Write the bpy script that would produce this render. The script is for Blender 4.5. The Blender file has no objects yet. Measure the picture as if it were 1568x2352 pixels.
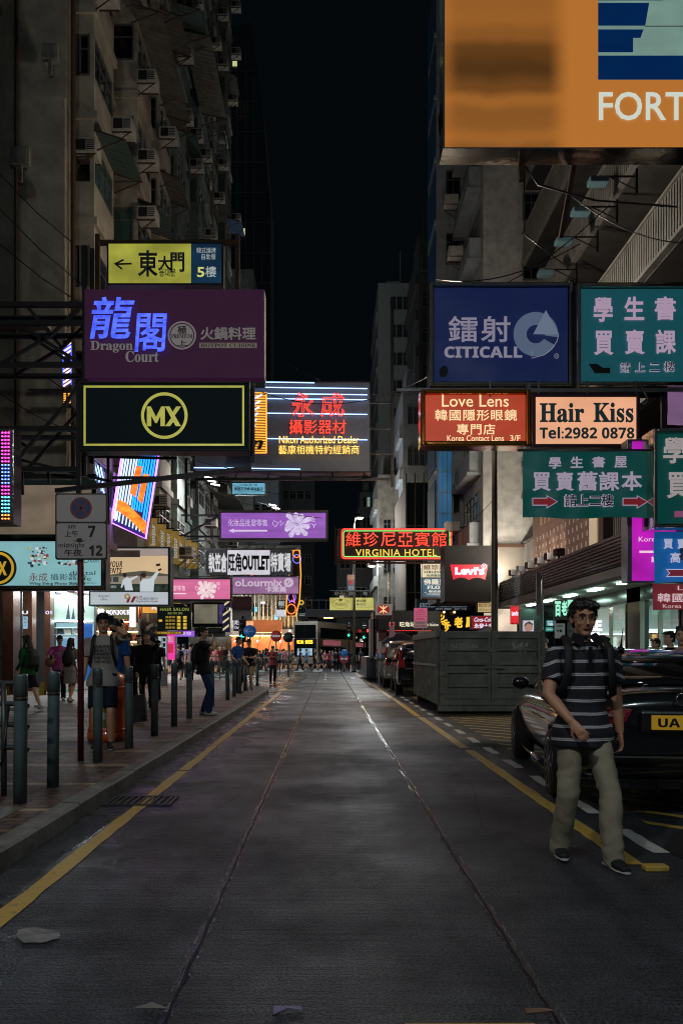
import bpy, bmesh, math, random
from mathutils import Vector, Matrix, Quaternion
random.seed(7)
SC = bpy.context.scene
COL = SC.collection
PI = math.pi
R = math.radians
# ---------------------------------------------------------------- camera
CX, HY, F, CH = 755.0, 1500.0, 1829.0, 1.37       # measured in a 1568 x 2352 view of the photograph
cd = bpy.data.cameras.new('camera'); cam = bpy.data.objects.new('camera', cd); COL.objects.link(cam)
cd.sensor_fit = 'VERTICAL'; cd.sensor_height = 36.0; cd.lens = 36.0 * F / 2352.0
cd.shift_y = (HY - 1176.0) / 2352.0; cd.shift_x = (784.0 - CX) / 2352.0
cam.location = (0, 0, CH); cam.rotation_euler = (PI / 2, 0, 0)
cd.clip_start = 0.05; cd.clip_end = 2000
SC.camera = cam
# ---------------------------------------------------------------- night sky
wd = bpy.data.worlds.new('World'); SC.world = wd; wd.use_nodes = True
bg = wd.node_tree.nodes['Background']
bg.inputs[0].default_value = (0.42, 0.78, 1.0, 1); bg.inputs[1].default_value = 0.0030
sun = bpy.data.lights.new('city_glow', 'SUN'); sun.energy = .10; sun.angle = R(170); sun.color = (.66, .88, 1.0)      # glow of the lit city off the low cloud
so = bpy.data.objects.new('city_glow', sun); COL.objects.link(so); so.rotation_euler = (R(12), R(5), 0); so.location = (0, 0, 90)
SC.view_settings.view_transform = 'Standard'; SC.view_settings.look = 'None'
SC.view_settings.exposure = 0.0; SC.view_settings.gamma = 1.0
SC.cycles.use_denoising = True; SC.cycles.max_bounces = 6; SC.cycles.diffuse_bounces = 3; SC.cycles.glossy_bounces = 3
SC.cycles.transmission_bounces = 4; SC.cycles.sample_clamp_indirect = 3.0; SC.cycles.caustics_reflective = False
SC.cycles.use_light_tree = True; SC.cycles.filter_width = 1.05

def W(px, py, Y):
    return Vector(((px - CX) / F * Y, Y, CH + (HY - py) / F * Y))
def GX(px, Y): return (px - CX) / F * Y
def GZ(py, Y): return CH + (HY - py) / F * Y
def GY(py, z=0.0): return F * (CH - z) / (py - HY)      # depth of a point of height z seen at row py
def S(r, g, b):
    f = lambda c: (c / 12.92 if c <= 0.04045 else ((c + 0.055) / 1.055) ** 2.4)
    return (f(r / 255), f(g / 255), f(b / 255))

# ---------------------------------------------------------------- materials
_M = {}
def _new(name):
    m = bpy.data.materials.new(name); m.use_nodes = True
    nt = m.node_tree; b = nt.nodes['Principled BSDF']
    return m, nt, b
def mat(name, col=(.3, .3, .3), rough=.6, metal=0, noise=.0, ns=3.0, bump=0, bs=40, spec=.5, coat=0, emit=None, es=0, evar=0, esc=1.0, dirt=0, stretch=(1, 1, 1), alpha=1):
    if name in _M: return _M[name]
    m, nt, b = _new(name); L = nt.links.new
    b.inputs['Base Color'].default_value = (*col, 1); b.inputs['Roughness'].default_value = rough
    b.inputs['Metallic'].default_value = metal; b.inputs['Specular IOR Level'].default_value = spec
    if coat: b.inputs['Coat Weight'].default_value = coat; b.inputs['Coat Roughness'].default_value = .05
    if noise or bump or evar or dirt:
        tc = nt.nodes.new('ShaderNodeTexCoord'); mp = nt.nodes.new('ShaderNodeMapping'); mp.inputs['Scale'].default_value = stretch
        L(tc.outputs['Object'], mp.inputs[0])
    if noise or dirt:
        n = nt.nodes.new('ShaderNodeTexNoise'); n.inputs['Scale'].default_value = ns; n.inputs['Detail'].default_value = 8; n.inputs['Roughness'].default_value = .65
        L(mp.outputs[0], n.inputs[0])
        cr = nt.nodes.new('ShaderNodeMapRange'); cr.inputs[1].default_value = .3; cr.inputs[2].default_value = .7
        cr.inputs[3].default_value = 1 - noise; cr.inputs[4].default_value = 1 + noise
        L(n.outputs[0], cr.inputs[0])
        mx = nt.nodes.new('ShaderNodeMix'); mx.data_type = 'RGBA'; mx.blend_type = 'MULTIPLY'; mx.inputs[0].default_value = 1
        mx.inputs[6].default_value = (*col, 1); L(cr.outputs[0], mx.inputs[7])
        out = mx.outputs[2]
        if dirt:
            n2 = nt.nodes.new('ShaderNodeTexNoise'); n2.inputs['Scale'].default_value = ns * .37; n2.inputs['Detail'].default_value = 10; n2.inputs['Roughness'].default_value = .7
            mp2 = nt.nodes.new('ShaderNodeMapping'); mp2.inputs['Scale'].default_value = (1, 1, .22); L(tc.outputs['Object'], mp2.inputs[0]); L(mp2.outputs[0], n2.inputs[0])
            c2 = nt.nodes.new('ShaderNodeMapRange'); c2.inputs[1].default_value = .5; c2.inputs[2].default_value = .72; c2.inputs[3].default_value = 0; c2.inputs[4].default_value = dirt
            L(n2.outputs[0], c2.inputs[0])
            m2 = nt.nodes.new('ShaderNodeMix'); m2.data_type = 'RGBA'; L(c2.outputs[0], m2.inputs[0]); L(out, m2.inputs[6])
            m2.inputs[7].default_value = (col[0] * .28, col[1] * .2, col[2] * .13, 1); out = m2.outputs[2]
        L(out, b.inputs['Base Color'])
        if rough < .9:
            r2 = nt.nodes.new('ShaderNodeMapRange'); r2.inputs[3].default_value = max(.02, rough - .12); r2.inputs[4].default_value = min(1, rough + .12)
            L(n.outputs[0], r2.inputs[0]); L(r2.outputs[0], b.inputs['Roughness'])
    if bump:
        n = nt.nodes.new('ShaderNodeTexNoise'); n.inputs['Scale'].default_value = bs; n.inputs['Detail'].default_value = 5; L(mp.outputs[0], n.inputs[0])
        bp = nt.nodes.new('ShaderNodeBump'); bp.inputs['Strength'].default_value = bump; bp.inputs['Distance'].default_value = .02
        L(n.outputs[0], bp.inputs['Height']); L(bp.outputs[0], b.inputs['Normal'])
    if emit:
        b.inputs['Emission Color'].default_value = (*emit, 1); b.inputs['Emission Strength'].default_value = es
        if evar:     # uneven lamps behind a translucent face
            n = nt.nodes.new('ShaderNodeTexNoise'); n.inputs['Scale'].default_value = esc; n.inputs['Detail'].default_value = 5; L(mp.outputs[0], n.inputs[0])
            r3 = nt.nodes.new('ShaderNodeMapRange'); r3.inputs[1].default_value = .3; r3.inputs[2].default_value = .7
            r3.inputs[3].default_value = es * (1 - evar); r3.inputs[4].default_value = es * (1 + evar)
            L(n.outputs[0], r3.inputs[0]); L(r3.outputs[0], b.inputs['Emission Strength'])
    _M[name] = m
    return m
def glow(name, rgb, es=1.0, evar=.25, esc=.9, stretch=(1, 1, 1.6), sample=True, base=.25):
    """backlit face, or a surface whose brightness is put in as emission; rgb is the sRGB colour it shows"""
    c = S(*rgb)
    m = mat(name, tuple(x * base for x in c), .35, emit=c, es=es, evar=evar, esc=esc, stretch=stretch)
    if not sample: m.cycles.emission_sampling = 'NONE'
    return m
def lit(name, rgb, es=1.0, sample=False):
    return glow(name, rgb, es, 0, sample=sample)
def cloth(name, rgb, n=.12):
    return mat(name, S(*rgb), .85, noise=n, ns=9, bump=.25, bs=25, spec=.2)
def glassmat(name, tint=(.9, .95, .95), alpha=.18, rough=.03):
    if name in _M: return _M[name]
    m, nt, b = _new(name); L = nt.links.new
    g = nt.nodes.new('ShaderNodeBsdfGlossy'); g.inputs['Roughness'].default_value = rough
    t = nt.nodes.new('ShaderNodeBsdfTransparent'); t.inputs[0].default_value = (*tint, 1)
    lw = nt.nodes.new('ShaderNodeFresnel'); lw.inputs[0].default_value = 1.5
    ge = nt.nodes.new('ShaderNodeNewGeometry'); mu = nt.nodes.new('ShaderNodeMath'); mu.operation = 'MULTIPLY'; iv = nt.nodes.new('ShaderNodeMath'); iv.operation = 'SUBTRACT'; iv.inputs[0].default_value = 1
    L(ge.outputs['Backfacing'], iv.inputs[1]); L(iv.outputs[0], mu.inputs[0]); L(lw.outputs[0], mu.inputs[1])
    mx = nt.nodes.new('ShaderNodeMixShader'); L(mu.outputs[0], mx.inputs[0]); L(t.outputs[0], mx.inputs[1]); L(g.outputs[0], mx.inputs[2])
    L(mx.outputs[0], nt.nodes['Material Output'].inputs[0]); _M[name] = m
    return m

# ---------------------------------------------------------------- mesh builder
BAKE = []
class MB:
    def __init__(s): s.v = []; s.f = []; s.m = []; s.sm = []; s.cur = 0
    def add(s, vs, fs, smooth=False):
        o = len(s.v); s.v += [tuple(v) for v in vs]
        for f in fs: s.f.append(tuple(i + o for i in f)); s.m.append(s.cur); s.sm.append(smooth)
        return s
    def box(s, x0, y0, z0, x1, y1, z1):
        x0, x1 = min(x0, x1), max(x0, x1); y0, y1 = min(y0, y1), max(y0, y1); z0, z1 = min(z0, z1), max(z0, z1)
        return s.add([(x0, y0, z0), (x1, y0, z0), (x1, y1, z0), (x0, y1, z0), (x0, y0, z1), (x1, y0, z1), (x1, y1, z1), (x0, y1, z1)],
                     [(0, 3, 2, 1), (4, 5, 6, 7), (0, 1, 5, 4), (1, 2, 6, 5), (2, 3, 7, 6), (3, 0, 4, 7)])
    def cbox(s, c, d): return s.box(c[0] - d[0] / 2, c[1] - d[1] / 2, c[2] - d[2] / 2, c[0] + d[0] / 2, c[1] + d[1] / 2, c[2] + d[2] / 2)
    def quad(s, a, b, c, d): return s.add([a, b, c, d], [(0, 1, 2, 3)])
    def prism(s, pts, d, closed=True):
        """pts: outline in 3-D, d: extrusion vector"""
        n = len(pts); d = Vector(d); vs = [Vector(p) for p in pts] + [Vector(p) + d for p in pts]
        fs = [tuple(range(n - 1, -1, -1)), tuple(range(n, 2 * n))] + [(i, (i + 1) % n, n + (i + 1) % n, n + i) for i in range(n)]
        return s.add(vs, fs)
    def tube(s, pts, rad, n=8, smooth=True, cap=True, up=None, close=False):
        pts = [Vector(p) for p in pts]; k = len(pts)
        if isinstance(rad, tuple) or not hasattr(rad, '__len__'): rad = [rad] * k
        rad = [(r, r) if not hasattr(r, '__len__') else r for r in rad]
        t0 = (pts[1] - pts[0]).normalized()
        u = Vector(up) if up else (Vector((1, 0, 0)) if abs(t0.x) < .8 else Vector((0, 1, 0)))
        vs = []; fs = []
        for i, p in enumerate(pts):
            if close: t = (pts[(i + 1) % k] - pts[i - 1])
            else: t = (pts[min(i + 1, k - 1)] - pts[max(i - 1, 0)])
            t = t.normalized() if t.length > 1e-9 else t0
            u = (u - t * u.dot(t)); u = u.normalized() if u.length > 1e-6 else t.orthogonal().normalized()
            w = t.cross(u)
            for j in range(n):
                a = 2 * PI * j / n
                vs.append(p + u * (math.cos(a) * rad[i][0]) + w * (math.sin(a) * rad[i][1]))
        for i in range(k if close else k - 1):
            i2 = (i + 1) % k
            for j in range(n): fs.append((i * n + j, i * n + (j + 1) % n, i2 * n + (j + 1) % n, i2 * n + j))
        s.add(vs, fs, smooth)
        if cap and not close:
            o = len(s.v) - n * k
            s.f.append(tuple(o + j for j in range(n - 1, -1, -1))); s.m.append(s.cur); s.sm.append(False)
            s.f.append(tuple(o + (k - 1) * n + j for j in range(n))); s.m.append(s.cur); s.sm.append(False)
        return s
    def bar(s, a, b, w, h=None):
        """square bar from a to b"""
        h = h or w; a = Vector(a); b = Vector(b); t = (b - a).normalized()
        u = Vector((0, 0, 1)) if abs(t.z) < .9 else Vector((0, 1, 0)); x = t.cross(u).normalized(); y = x.cross(t)
        vs = []
        for p in (a, b):
            for sx, sy in ((-1, -1), (1, -1), (1, 1), (-1, 1)): vs.append(p + x * (sx * w / 2) + y * (sy * h / 2))
        return s.add(vs, [(3, 2, 1, 0), (4, 5, 6, 7), (0, 1, 5, 4), (1, 2, 6, 5), (2, 3, 7, 6), (3, 0, 4, 7)])
    def lathe(s, prof, c=(0, 0, 0), n=24, axis='z', smooth=True):
        """prof: (radius, height) pairs"""
        vs = []; fs = []; c = Vector(c)
        for r, h in prof:
            for j in range(n):
                a = 2 * PI * j / n; p = (r * math.cos(a), r * math.sin(a), h)
                if axis == 'y': p = (p[0], h, p[1])
                if axis == 'x': p = (h, p[0], p[1])
                vs.append(c + Vector(p))
        k = len(prof)
        for i in range(k - 1):
            for j in range(n): fs.append((i * n + j, i * n + (j + 1) % n, (i + 1) * n + (j + 1) % n, (i + 1) * n + j))
        fs.append(tuple(range(n - 1, -1, -1))); fs.append(tuple((k - 1) * n + j for j in range(n)))
        return s.add(vs, fs, smooth)
    def ball(s, c, r, nu=16, nv=10, rot=None):
        if not hasattr(r, '__len__'): r = (r, r, r)
        c = Vector(c); vs = []; fs = []
        for i in range(nv + 1):
            th = PI * i / nv
            for j in range(nu):
                a = 2 * PI * j / nu
                p = Vector((r[0] * math.sin(th) * math.cos(a), r[1] * math.sin(th) * math.sin(a), r[2] * math.cos(th)))
                if rot is not None: p = rot @ p
                vs.append(c + p)
        for i in range(nv):
            for j in range(nu): fs.append((i * nu + j, (i + 1) * nu + j, (i + 1) * nu + (j + 1) % nu, i * nu + (j + 1) % nu))
        return s.add(vs, fs, True)
    def mesh(s, me):
        o = len(s.v); s.v += [tuple(v.co) for v in me.vertices]
        for p in me.polygons: s.f.append(tuple(i + o for i in p.vertices)); s.m.append(s.cur); s.sm.append(False)
        return s
    def xf(s, M):
        s.v = [tuple(M @ Vector(v)) for v in s.v]; return s
    def build(s, name, mats, parent=None, loc=None, bevel=0, voxel=0, smooth_it=0, subsurf=0, rot=None, wr=None):
        me = bpy.data.meshes.new(name); me.from_pydata(s.v, [], s.f)
        if not isinstance(mats, (list, tuple)): mats = [mats]
        for m in mats: me.materials.append(m)
        me.polygons.foreach_set('material_index', s.m); me.polygons.foreach_set('use_smooth', s.sm)
        me.validate(); me.update()
        o = bpy.data.objects.new(name, me); COL.objects.link(o)
        if parent is not None: o.parent = parent
        if loc is not None: o.location = loc
        if rot is not None: o.rotation_euler = rot
        if voxel:
            d = o.modifiers.new('r', 'REMESH'); d.mode = 'VOXEL'; d.voxel_size = voxel; d.use_smooth_shade = True
            if smooth_it: q = o.modifiers.new('s', 'SMOOTH'); q.factor = .5; q.iterations = smooth_it
        if wr:
            t = bpy.data.textures.new('folds', 'CLOUDS'); t.noise_scale = wr[1]; t.noise_depth = 1; q = o.modifiers.new('w', 'DISPLACE'); q.texture = t; q.strength = wr[0]; q.mid_level = .5
        if bevel:
            d = o.modifiers.new('b', 'BEVEL'); d.width = bevel; d.segments = 2; d.limit_method = 'ANGLE'
        if subsurf:
            d = o.modifiers.new('u', 'SUBSURF'); d.levels = d.render_levels = subsurf
        if voxel or bevel or subsurf: BAKE.append(o)
        return o
def tag(o, label=None, cat=None, group=None, kind=None):
    if label: o['label'] = label
    if cat: o['category'] = cat
    if group: o['group'] = group
    if kind: o['kind'] = kind
    return o
def empty(name, loc, label=None, cat=None, group=None, rz=0):
    o = bpy.data.objects.new(name, None); o.empty_display_size = .2; COL.objects.link(o); o.location = loc; o.rotation_euler = (0, 0, rz)
    return tag(o, label, cat, group)
def dup(root, loc=None, rz=None, label=None, group=None):
    r = root.copy(); COL.objects.link(r)
    if loc is not None: r.location = loc
    if rz is not None: r.rotation_euler = (0, 0, rz)
    if label: r['label'] = label
    if group: r['group'] = group
    for ch in list(root.children):
        c = ch.copy(); COL.objects.link(c); c.parent = r
        for g in list(ch.children):
            d = g.copy(); COL.objects.link(d); d.parent = c
    return r
def rebase(r, loc):
    d = Vector(loc) - r.location; r.location = loc
    for c in r.children: c.location = Vector(c.location) - d
def lamp(parent, loc, power, col, size=(1, .2), rot=(0, 0, 0)):
    """area light of a shop or sign lamp; some are added without a built fixture"""
    L = bpy.data.lights.new('lamp_light', 'AREA'); L.energy = power; L.color = col; L.shape = 'RECTANGLE'; L.size, L.size_y = size
    o = bpy.data.objects.new('lamp_light', L); COL.objects.link(o); o.parent = parent; o.location = loc; o.rotation_euler = rot; return o
def bake_all():
    bpy.context.view_layer.update(); dg = bpy.context.evaluated_depsgraph_get()
    new = []
    for o in BAKE:
        try: new.append((o, bpy.data.meshes.new_from_object(o.evaluated_get(dg))))
        except ReferenceError: pass
    for o, me in new:
        old = o.data; mi = [m for m in old.materials]
        o.modifiers.clear(); nm = old.name; 
        for u in [x for x in bpy.data.objects if x.data == old]:
            u.data = me; u.modifiers.clear()
        if not me.materials:
            for m in mi: me.materials.append(m)
        me.name = nm
    BAKE.clear()

# ---------------------------------------------------------------- lettering
_TC = {}
def _sty(s, sty):
    if not sty: return s
    up, lo, dg = {'serif': (0x1D400, 0x1D41A, 0x1D7CE), 'sans': (0x1D5D4, 0x1D5EE, 0x1D7EC)}[sty]
    o = ''
    for ch in s:
        if 'A' <= ch <= 'Z': o += chr(up + ord(ch) - 65)
        elif 'a' <= ch <= 'z': o += chr(lo + ord(ch) - 97)
        elif '0' <= ch <= '9': o += chr(dg + ord(ch) - 48)
        else: o += ch
    return o
def textmesh(s, bold=0, sty=None, neon=0, shear=0, space=1.0, res=3):
    key = (s, bold, sty, neon, shear, space)
    if key in _TC: return _TC[key]
    def one(fill, bev):
        c = bpy.data.curves.new('lettering', 'FONT'); c.body = _sty(s, sty); c.size = 1; c.resolution_u = res; c.shear = shear; c.space_character = space
        if not fill: c.fill_mode = 'NONE'; c.bevel_depth = bev; c.bevel_resolution = 0
        o = bpy.data.objects.new('lettering', c); me = bpy.data.meshes.new_from_object(o)
        bpy.data.objects.remove(o); bpy.data.curves.remove(c)
        return me
    vs = []; fs = []
    def put(me, flat):
        o = len(vs)
        for v in me.vertices: vs.append((v.co.x, v.co.y, v.co.z * flat))
        for p in me.polygons: fs.append(tuple(i + o for i in p.vertices))
        bpy.data.meshes.remove(me)
    if neon: put(one(False, neon), 1)
    else:
        put(one(True, 0), 1)
        if bold: put(one(False, bold), .3)
    if not vs: vs = [(0, 0, 0), (1, 0, 0), (1, 1, 0)]; fs = [(0, 1, 2)]
    x0 = min(v[0] for v in vs); x1 = max(v[0] for v in vs); y0 = min(v[1] for v in vs); y1 = max(v[1] for v in vs)
    _TC[key] = (vs, fs, x0, x1, y0, y1)
    return _TC[key]
class Sign:
    """a flat-faced thing; local x to the right, z up, the face looks to -y. Rectangles are given as seen in the photograph."""
    def __init__(s, name, label, cat, rect, Y, group=None, rz=0):
        s.Y = Y; s.x0, s.y0, s.x1, s.y1 = rect
        s.cx = (s.x0 + s.x1) / 2
        s.root = empty(name, W(s.cx, s.y1, Y), label, cat, group, rz)
        s.w = (s.x1 - s.x0) / F * Y; s.h = (s.y1 - s.y0) / F * Y; s.mpp = Y / F
    def L(s, px, py): return ((px - s.cx) * s.mpp, (s.y1 - py) * s.mpp)
    def housing(s, depth, m, frame=0.05, fm=None, bev=.01, lip=.04):
        w, h = s.w / 2, s.h
        MB().box(-w, 0, 0, w, depth, h).build('housing', m, s.root)
        if frame:
            b = MB(); f = frame
            b.box(-w - .004, -lip, -.004, -w + f, .003, h + .004).box(w - f, -lip, -.004, w + .004, .003, h + .004)
            b.box(-w + f, -lip, h - f, w - f, .003, h + .004).box(-w + f, -lip, -.004, w - f, .003, f)
            b.build('frame', fm or m, s.root, bevel=bev)
        return s
    def panel(s, m, rect=None, y=-.006, name='panel', wavy=0, inset=0):
        x0, y0, x1, y1 = rect or (s.x0, s.y0, s.x1, s.y1)
        a, t = s.L(x0, y0); c, d = s.L(x1, y1); a += inset; c -= inset; t -= inset; d += inset
        b = MB()
        if wavy:
            nx, nz = 36, 16; vs = []; fs = []; ph = random.random() * 6
            for j in range(nz + 1):
                for i in range(nx + 1):
                    u, v = i / nx, j / nz
                    dy = wavy * (math.sin(u * 9 + ph + v * 2) * .5 + math.sin(u * 23 - v * 7 + ph) * .25 + math.sin(v * 11 + u * 5) * .3) * (1 - (v ** 3) * .6)
                    sag = wavy * .4 * math.sin(u * PI * 3 + ph) * (1 - v)
                    vs.append((a + (c - a) * u, y + dy - wavy * .6, d + (t - d) * v + sag))
            for j in range(nz):
                for i in range(nx): k = j * (nx + 1) + i; fs.append((k, k + 1, k + nx + 2, k + nx + 1))
            o2 = len(vs); vs += [(x, yy + .008, z) for x, yy, z in vs]; fs += [tuple(q + o2 for q in reversed(f)) for f in fs]
            b.add(vs, fs, True)
        else: b.box(a, y, d, c, y + .005, t)
        return b.build(name, m, s.root)
    def text(s, items, m, y=-.012, name='lettering', lift=.004):
        b = MB()
        for it in items:
            st, (x0, y0, x1, y1) = it[0], it[1]; kw = it[2] if len(it) > 2 else {}
            vs, fs, tx0, tx1, ty0, ty1 = textmesh(st, **kw)
            a, t = s.L(x0, y0); c, d = s.L(x1, y1)
            sx = (c - a) / max(1e-6, tx1 - tx0); sz = (t - d) / max(1e-6, ty1 - ty0)
            if kw.get('flip'): pass
            zs = min(sx, sz)
            b.add([(a + (v[0] - tx0) * sx, y - v[2] * zs, d + (v[1] - ty0) * sz) for v in vs], fs)
        return b.build(name, m, s.root)
    def poly(s, polys, m, y=-.012, t=.006, name='emblem'):
        b = MB()
        for pts in polys:
            q = [s.L(*p) for p in pts]; b.prism([(u, y, v) for u, v in q], (0, t, 0))
        return b.build(name, m, s.root)
    def lines(s, polys, r, m, y=-.03, name='neon_tube', close=False, n=6):
        b = MB()
        for pts in polys:
            q = [(s.L(*p)[0], y, s.L(*p)[1]) for p in pts]; b.tube(q, r, n, close=close)
        return b.build(name, m, s.root)
    def ring(s, px, py, r0, r1, m, y=-.012, n=40, a0=0, a1=360, name='ring', ry=1.0):
        cx, cz = s.L(px, py); b = MB(); vs = []; fs = []
        for i in range(n + 1):
            a = R(a0 + (a1 - a0) * i / n)
            for r in (r0, r1): vs.append((cx + r * s.mpp * math.cos(a), y, cz + ry * r * s.mpp * math.sin(a)))
        for i in range(n): fs.append((2 * i, 2 * i + 2, 2 * i + 3, 2 * i + 1))
        b.add(vs, fs); return b.build(name, m, s.root)

# shared materials
DARKM = mat('dark steel', S(38, 38, 40), .45, .7, noise=.2, bump=.1)
STEEL = mat('galvanised steel', S(120, 124, 126), .38, .85, noise=.2)
CHROME = mat('mirror steel', S(190, 185, 175), .12, 1, bump=.25, bs=3)
RUST = mat('rusty steel', S(70, 48, 34), .75, .3, noise=.4, ns=8, bump=.2)
BLACK = mat('black plastic', S(18, 18, 20), .4)
RUBBER = mat('rubber', S(20, 20, 20), .8, noise=.2)
WHITE = mat('white paint', S(200, 200, 196), .5, noise=.08)
GLASSD = mat('dark window glass', S(14, 18, 22), .06, 0, spec=.8)
# ================================================================ ground
def road_material():
    m, nt, b = _new('road concrete'); L = nt.links.new; N = nt.nodes.new
    tc = N('ShaderNodeTexCoord')
    n1 = N('ShaderNodeTexNoise'); n1.inputs['Scale'].default_value = .55; n1.inputs['Detail'].default_value = 9; n1.inputs['Roughness'].default_value = .68; L(tc.outputs['Object'], n1.inputs[0])
    mp = N('ShaderNodeMapping'); mp.inputs['Scale'].default_value = (1.2, 26, 1); L(tc.outputs['Object'], mp.inputs[0])
    n2 = N('ShaderNodeTexNoise'); n2.inputs['Scale'].default_value = 1; n2.inputs['Detail'].default_value = 6; n2.inputs['Roughness'].default_value = .7; L(mp.outputs[0], n2.inputs[0])
    n3 = N('ShaderNodeTexNoise'); n3.inputs['Scale'].default_value = 75; n3.inputs['Detail'].default_value = 4; L(tc.outputs['Object'], n3.inputs[0])
    def rng(src, lo, hi, o0, o1):
        m_ = N('ShaderNodeMapRange'); m_.inputs[1].default_value = lo; m_.inputs[2].default_value = hi; m_.inputs[3].default_value = o0; m_.inputs[4].default_value = o1; L(src, m_.inputs[0]); return m_.outputs[0]
    sxt = N('ShaderNodeSeparateXYZ'); L(tc.outputs['Object'], sxt.inputs[0])
    def sx_t(c, w, v):
        if v == 1: return None
        d = N('ShaderNodeMath'); d.operation = 'SUBTRACT'; L(sxt.outputs[0], d.inputs[0]); d.inputs[1].default_value = c + .1
        a_ = N('ShaderNodeMath'); a_.operation = 'ABSOLUTE'; L(d.outputs[0], a_.inputs[0]); return rng(a_.outputs[0], .05, w, v, 1)
    n4 = N('ShaderNodeTexNoise'); n4.inputs['Scale'].default_value = 4.5; n4.inputs['Detail'].default_value = 7; n4.inputs['Roughness'].default_value = .75; L(tc.outputs['Object'], n4.inputs[0])
    fac = None
    for src in (rng(n1.outputs[0], .35, .65, .62, 1.35), rng(n2.outputs[0], .35, .65, .72, 1.28), rng(n3.outputs[0], .40, .60, .25, 2.1), rng(n4.outputs[0], .35, .68, .72, 1.3)):
        if fac is None: fac = src
        else:
            k_ = N('ShaderNodeMath'); k_.operation = 'MULTIPLY'; L(fac, k_.inputs[0]); L(src, k_.inputs[1]); fac = k_.outputs[0]
    # tyre-polished tracks, drip line and oil spots
    for src in (sx_t(.0, .34, .80), sx_t(-.12, .0, 1)):
        if src is None: continue
        k_ = N('ShaderNodeMath'); k_.operation = 'MULTIPLY'; L(fac, k_.inputs[0]); L(src, k_.inputs[1]); fac = k_.outputs[0]
    n5 = N('ShaderNodeTexNoise'); n5.inputs['Scale'].default_value = 1.7; n5.inputs['Detail'].default_value = 3; L(tc.outputs['Object'], n5.inputs[0])
    k_ = N('ShaderNodeMath'); k_.operation = 'MULTIPLY'; L(fac, k_.inputs[0]); L(rng(n5.outputs[0], .62, .72, 1, .45), k_.inputs[1]); fac = k_.outputs[0]
    cm = N('ShaderNodeMix'); cm.data_type = 'RGBA'; cm.blend_type = 'MULTIPLY'; cm.inputs[0].default_value = 1; cm.inputs[6].default_value = (.030, .035, .042, 1); L(fac, cm.inputs[7]); L(cm.outputs[2], b.inputs['Base Color'])
    # wear makes the surface glossier in patches, damp along the gutter
    sx = N('ShaderNodeSeparateXYZ'); L(tc.outputs['Object'], sx.inputs[0])
    wet = N('ShaderNodeMapRange'); wet.inputs[1].default_value = -.9; wet.inputs[2].default_value = -1.75; L(sx.outputs[0], wet.inputs[0])
    wn = N('ShaderNodeMath'); wn.operation = 'MULTIPLY'; L(wet.outputs[0], wn.inputs[0])
    nw = N('ShaderNodeTexNoise'); nw.inputs['Scale'].default_value = 1.1; nw.inputs['Detail'].default_value = 6; L(tc.outputs['Object'], nw.inputs[0])
    nr = N('ShaderNodeMapRange'); nr.inputs[1].default_value = .43; nr.inputs[2].default_value = .56; L(nw.outputs[0], nr.inputs[0]); L(nr.outputs[0], wn.inputs[1])
    rr = N('ShaderNodeMapRange'); rr.inputs[1].default_value = .35; rr.inputs[2].default_value = .65; rr.inputs[3].default_value = .62; rr.inputs[4].default_value = .33; L(n1.outputs[0], rr.inputs[0])
    for jx in (-.612, .852):      # water standing along the open joints
        d = N('ShaderNodeMath'); d.operation = 'SUBTRACT'; L(sx.outputs[0], d.inputs[0]); d.inputs[1].default_value = jx
        da = N('ShaderNodeMath'); da.operation = 'ABSOLUTE'; L(d.outputs[0], da.inputs[0]); dn = N('ShaderNodeMath'); dn.operation = 'MULTIPLY_ADD'; L(n4.outputs[0], dn.inputs[0]); dn.inputs[1].default_value = -.16; L(da.outputs[0], dn.inputs[2])
        dm = N('ShaderNodeMapRange'); dm.inputs[1].default_value = -.052; dm.inputs[2].default_value = -.062; L(dn.outputs[0], dm.inputs[0])
        mxm = N('ShaderNodeMath'); mxm.operation = 'MAXIMUM'; L(wn.outputs[0], mxm.inputs[0]); L(dm.outputs[0], mxm.inputs[1]); wn = mxm
    rm = N('ShaderNodeMix'); rm.data_type = 'FLOAT'; L(wn.outputs[0], rm.inputs[0]); L(rr.outputs[0], rm.inputs[2]); rm.inputs[3].default_value = .10
    L(rm.outputs[0], b.inputs['Roughness']); b.inputs['Specular IOR Level'].default_value = .3
    h = N('ShaderNodeMath'); h.operation = 'MULTIPLY_ADD'; L(n2.outputs[0], h.inputs[0]); h.inputs[1].default_value = 1.2; L(n3.outputs[0], h.inputs[2])
    hs = N('ShaderNodeMath'); hs.operation = 'MULTIPLY'; L(h.outputs[0], hs.inputs[0])
    inv = N('ShaderNodeMath'); inv.operation = 'MULTIPLY_ADD'; L(wn.outputs[0], inv.inputs[0]); inv.inputs[1].default_value = -.8; inv.inputs[2].default_value = 1; L(inv.outputs[0], hs.inputs[1])
    bp = N('ShaderNodeBump'); bp.inputs['Strength'].default_value = .9; bp.inputs['Distance'].default_value = .014; L(hs.outputs[0], bp.inputs['Height']); L(bp.outputs[0], b.inputs['Normal'])
    return m
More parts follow.
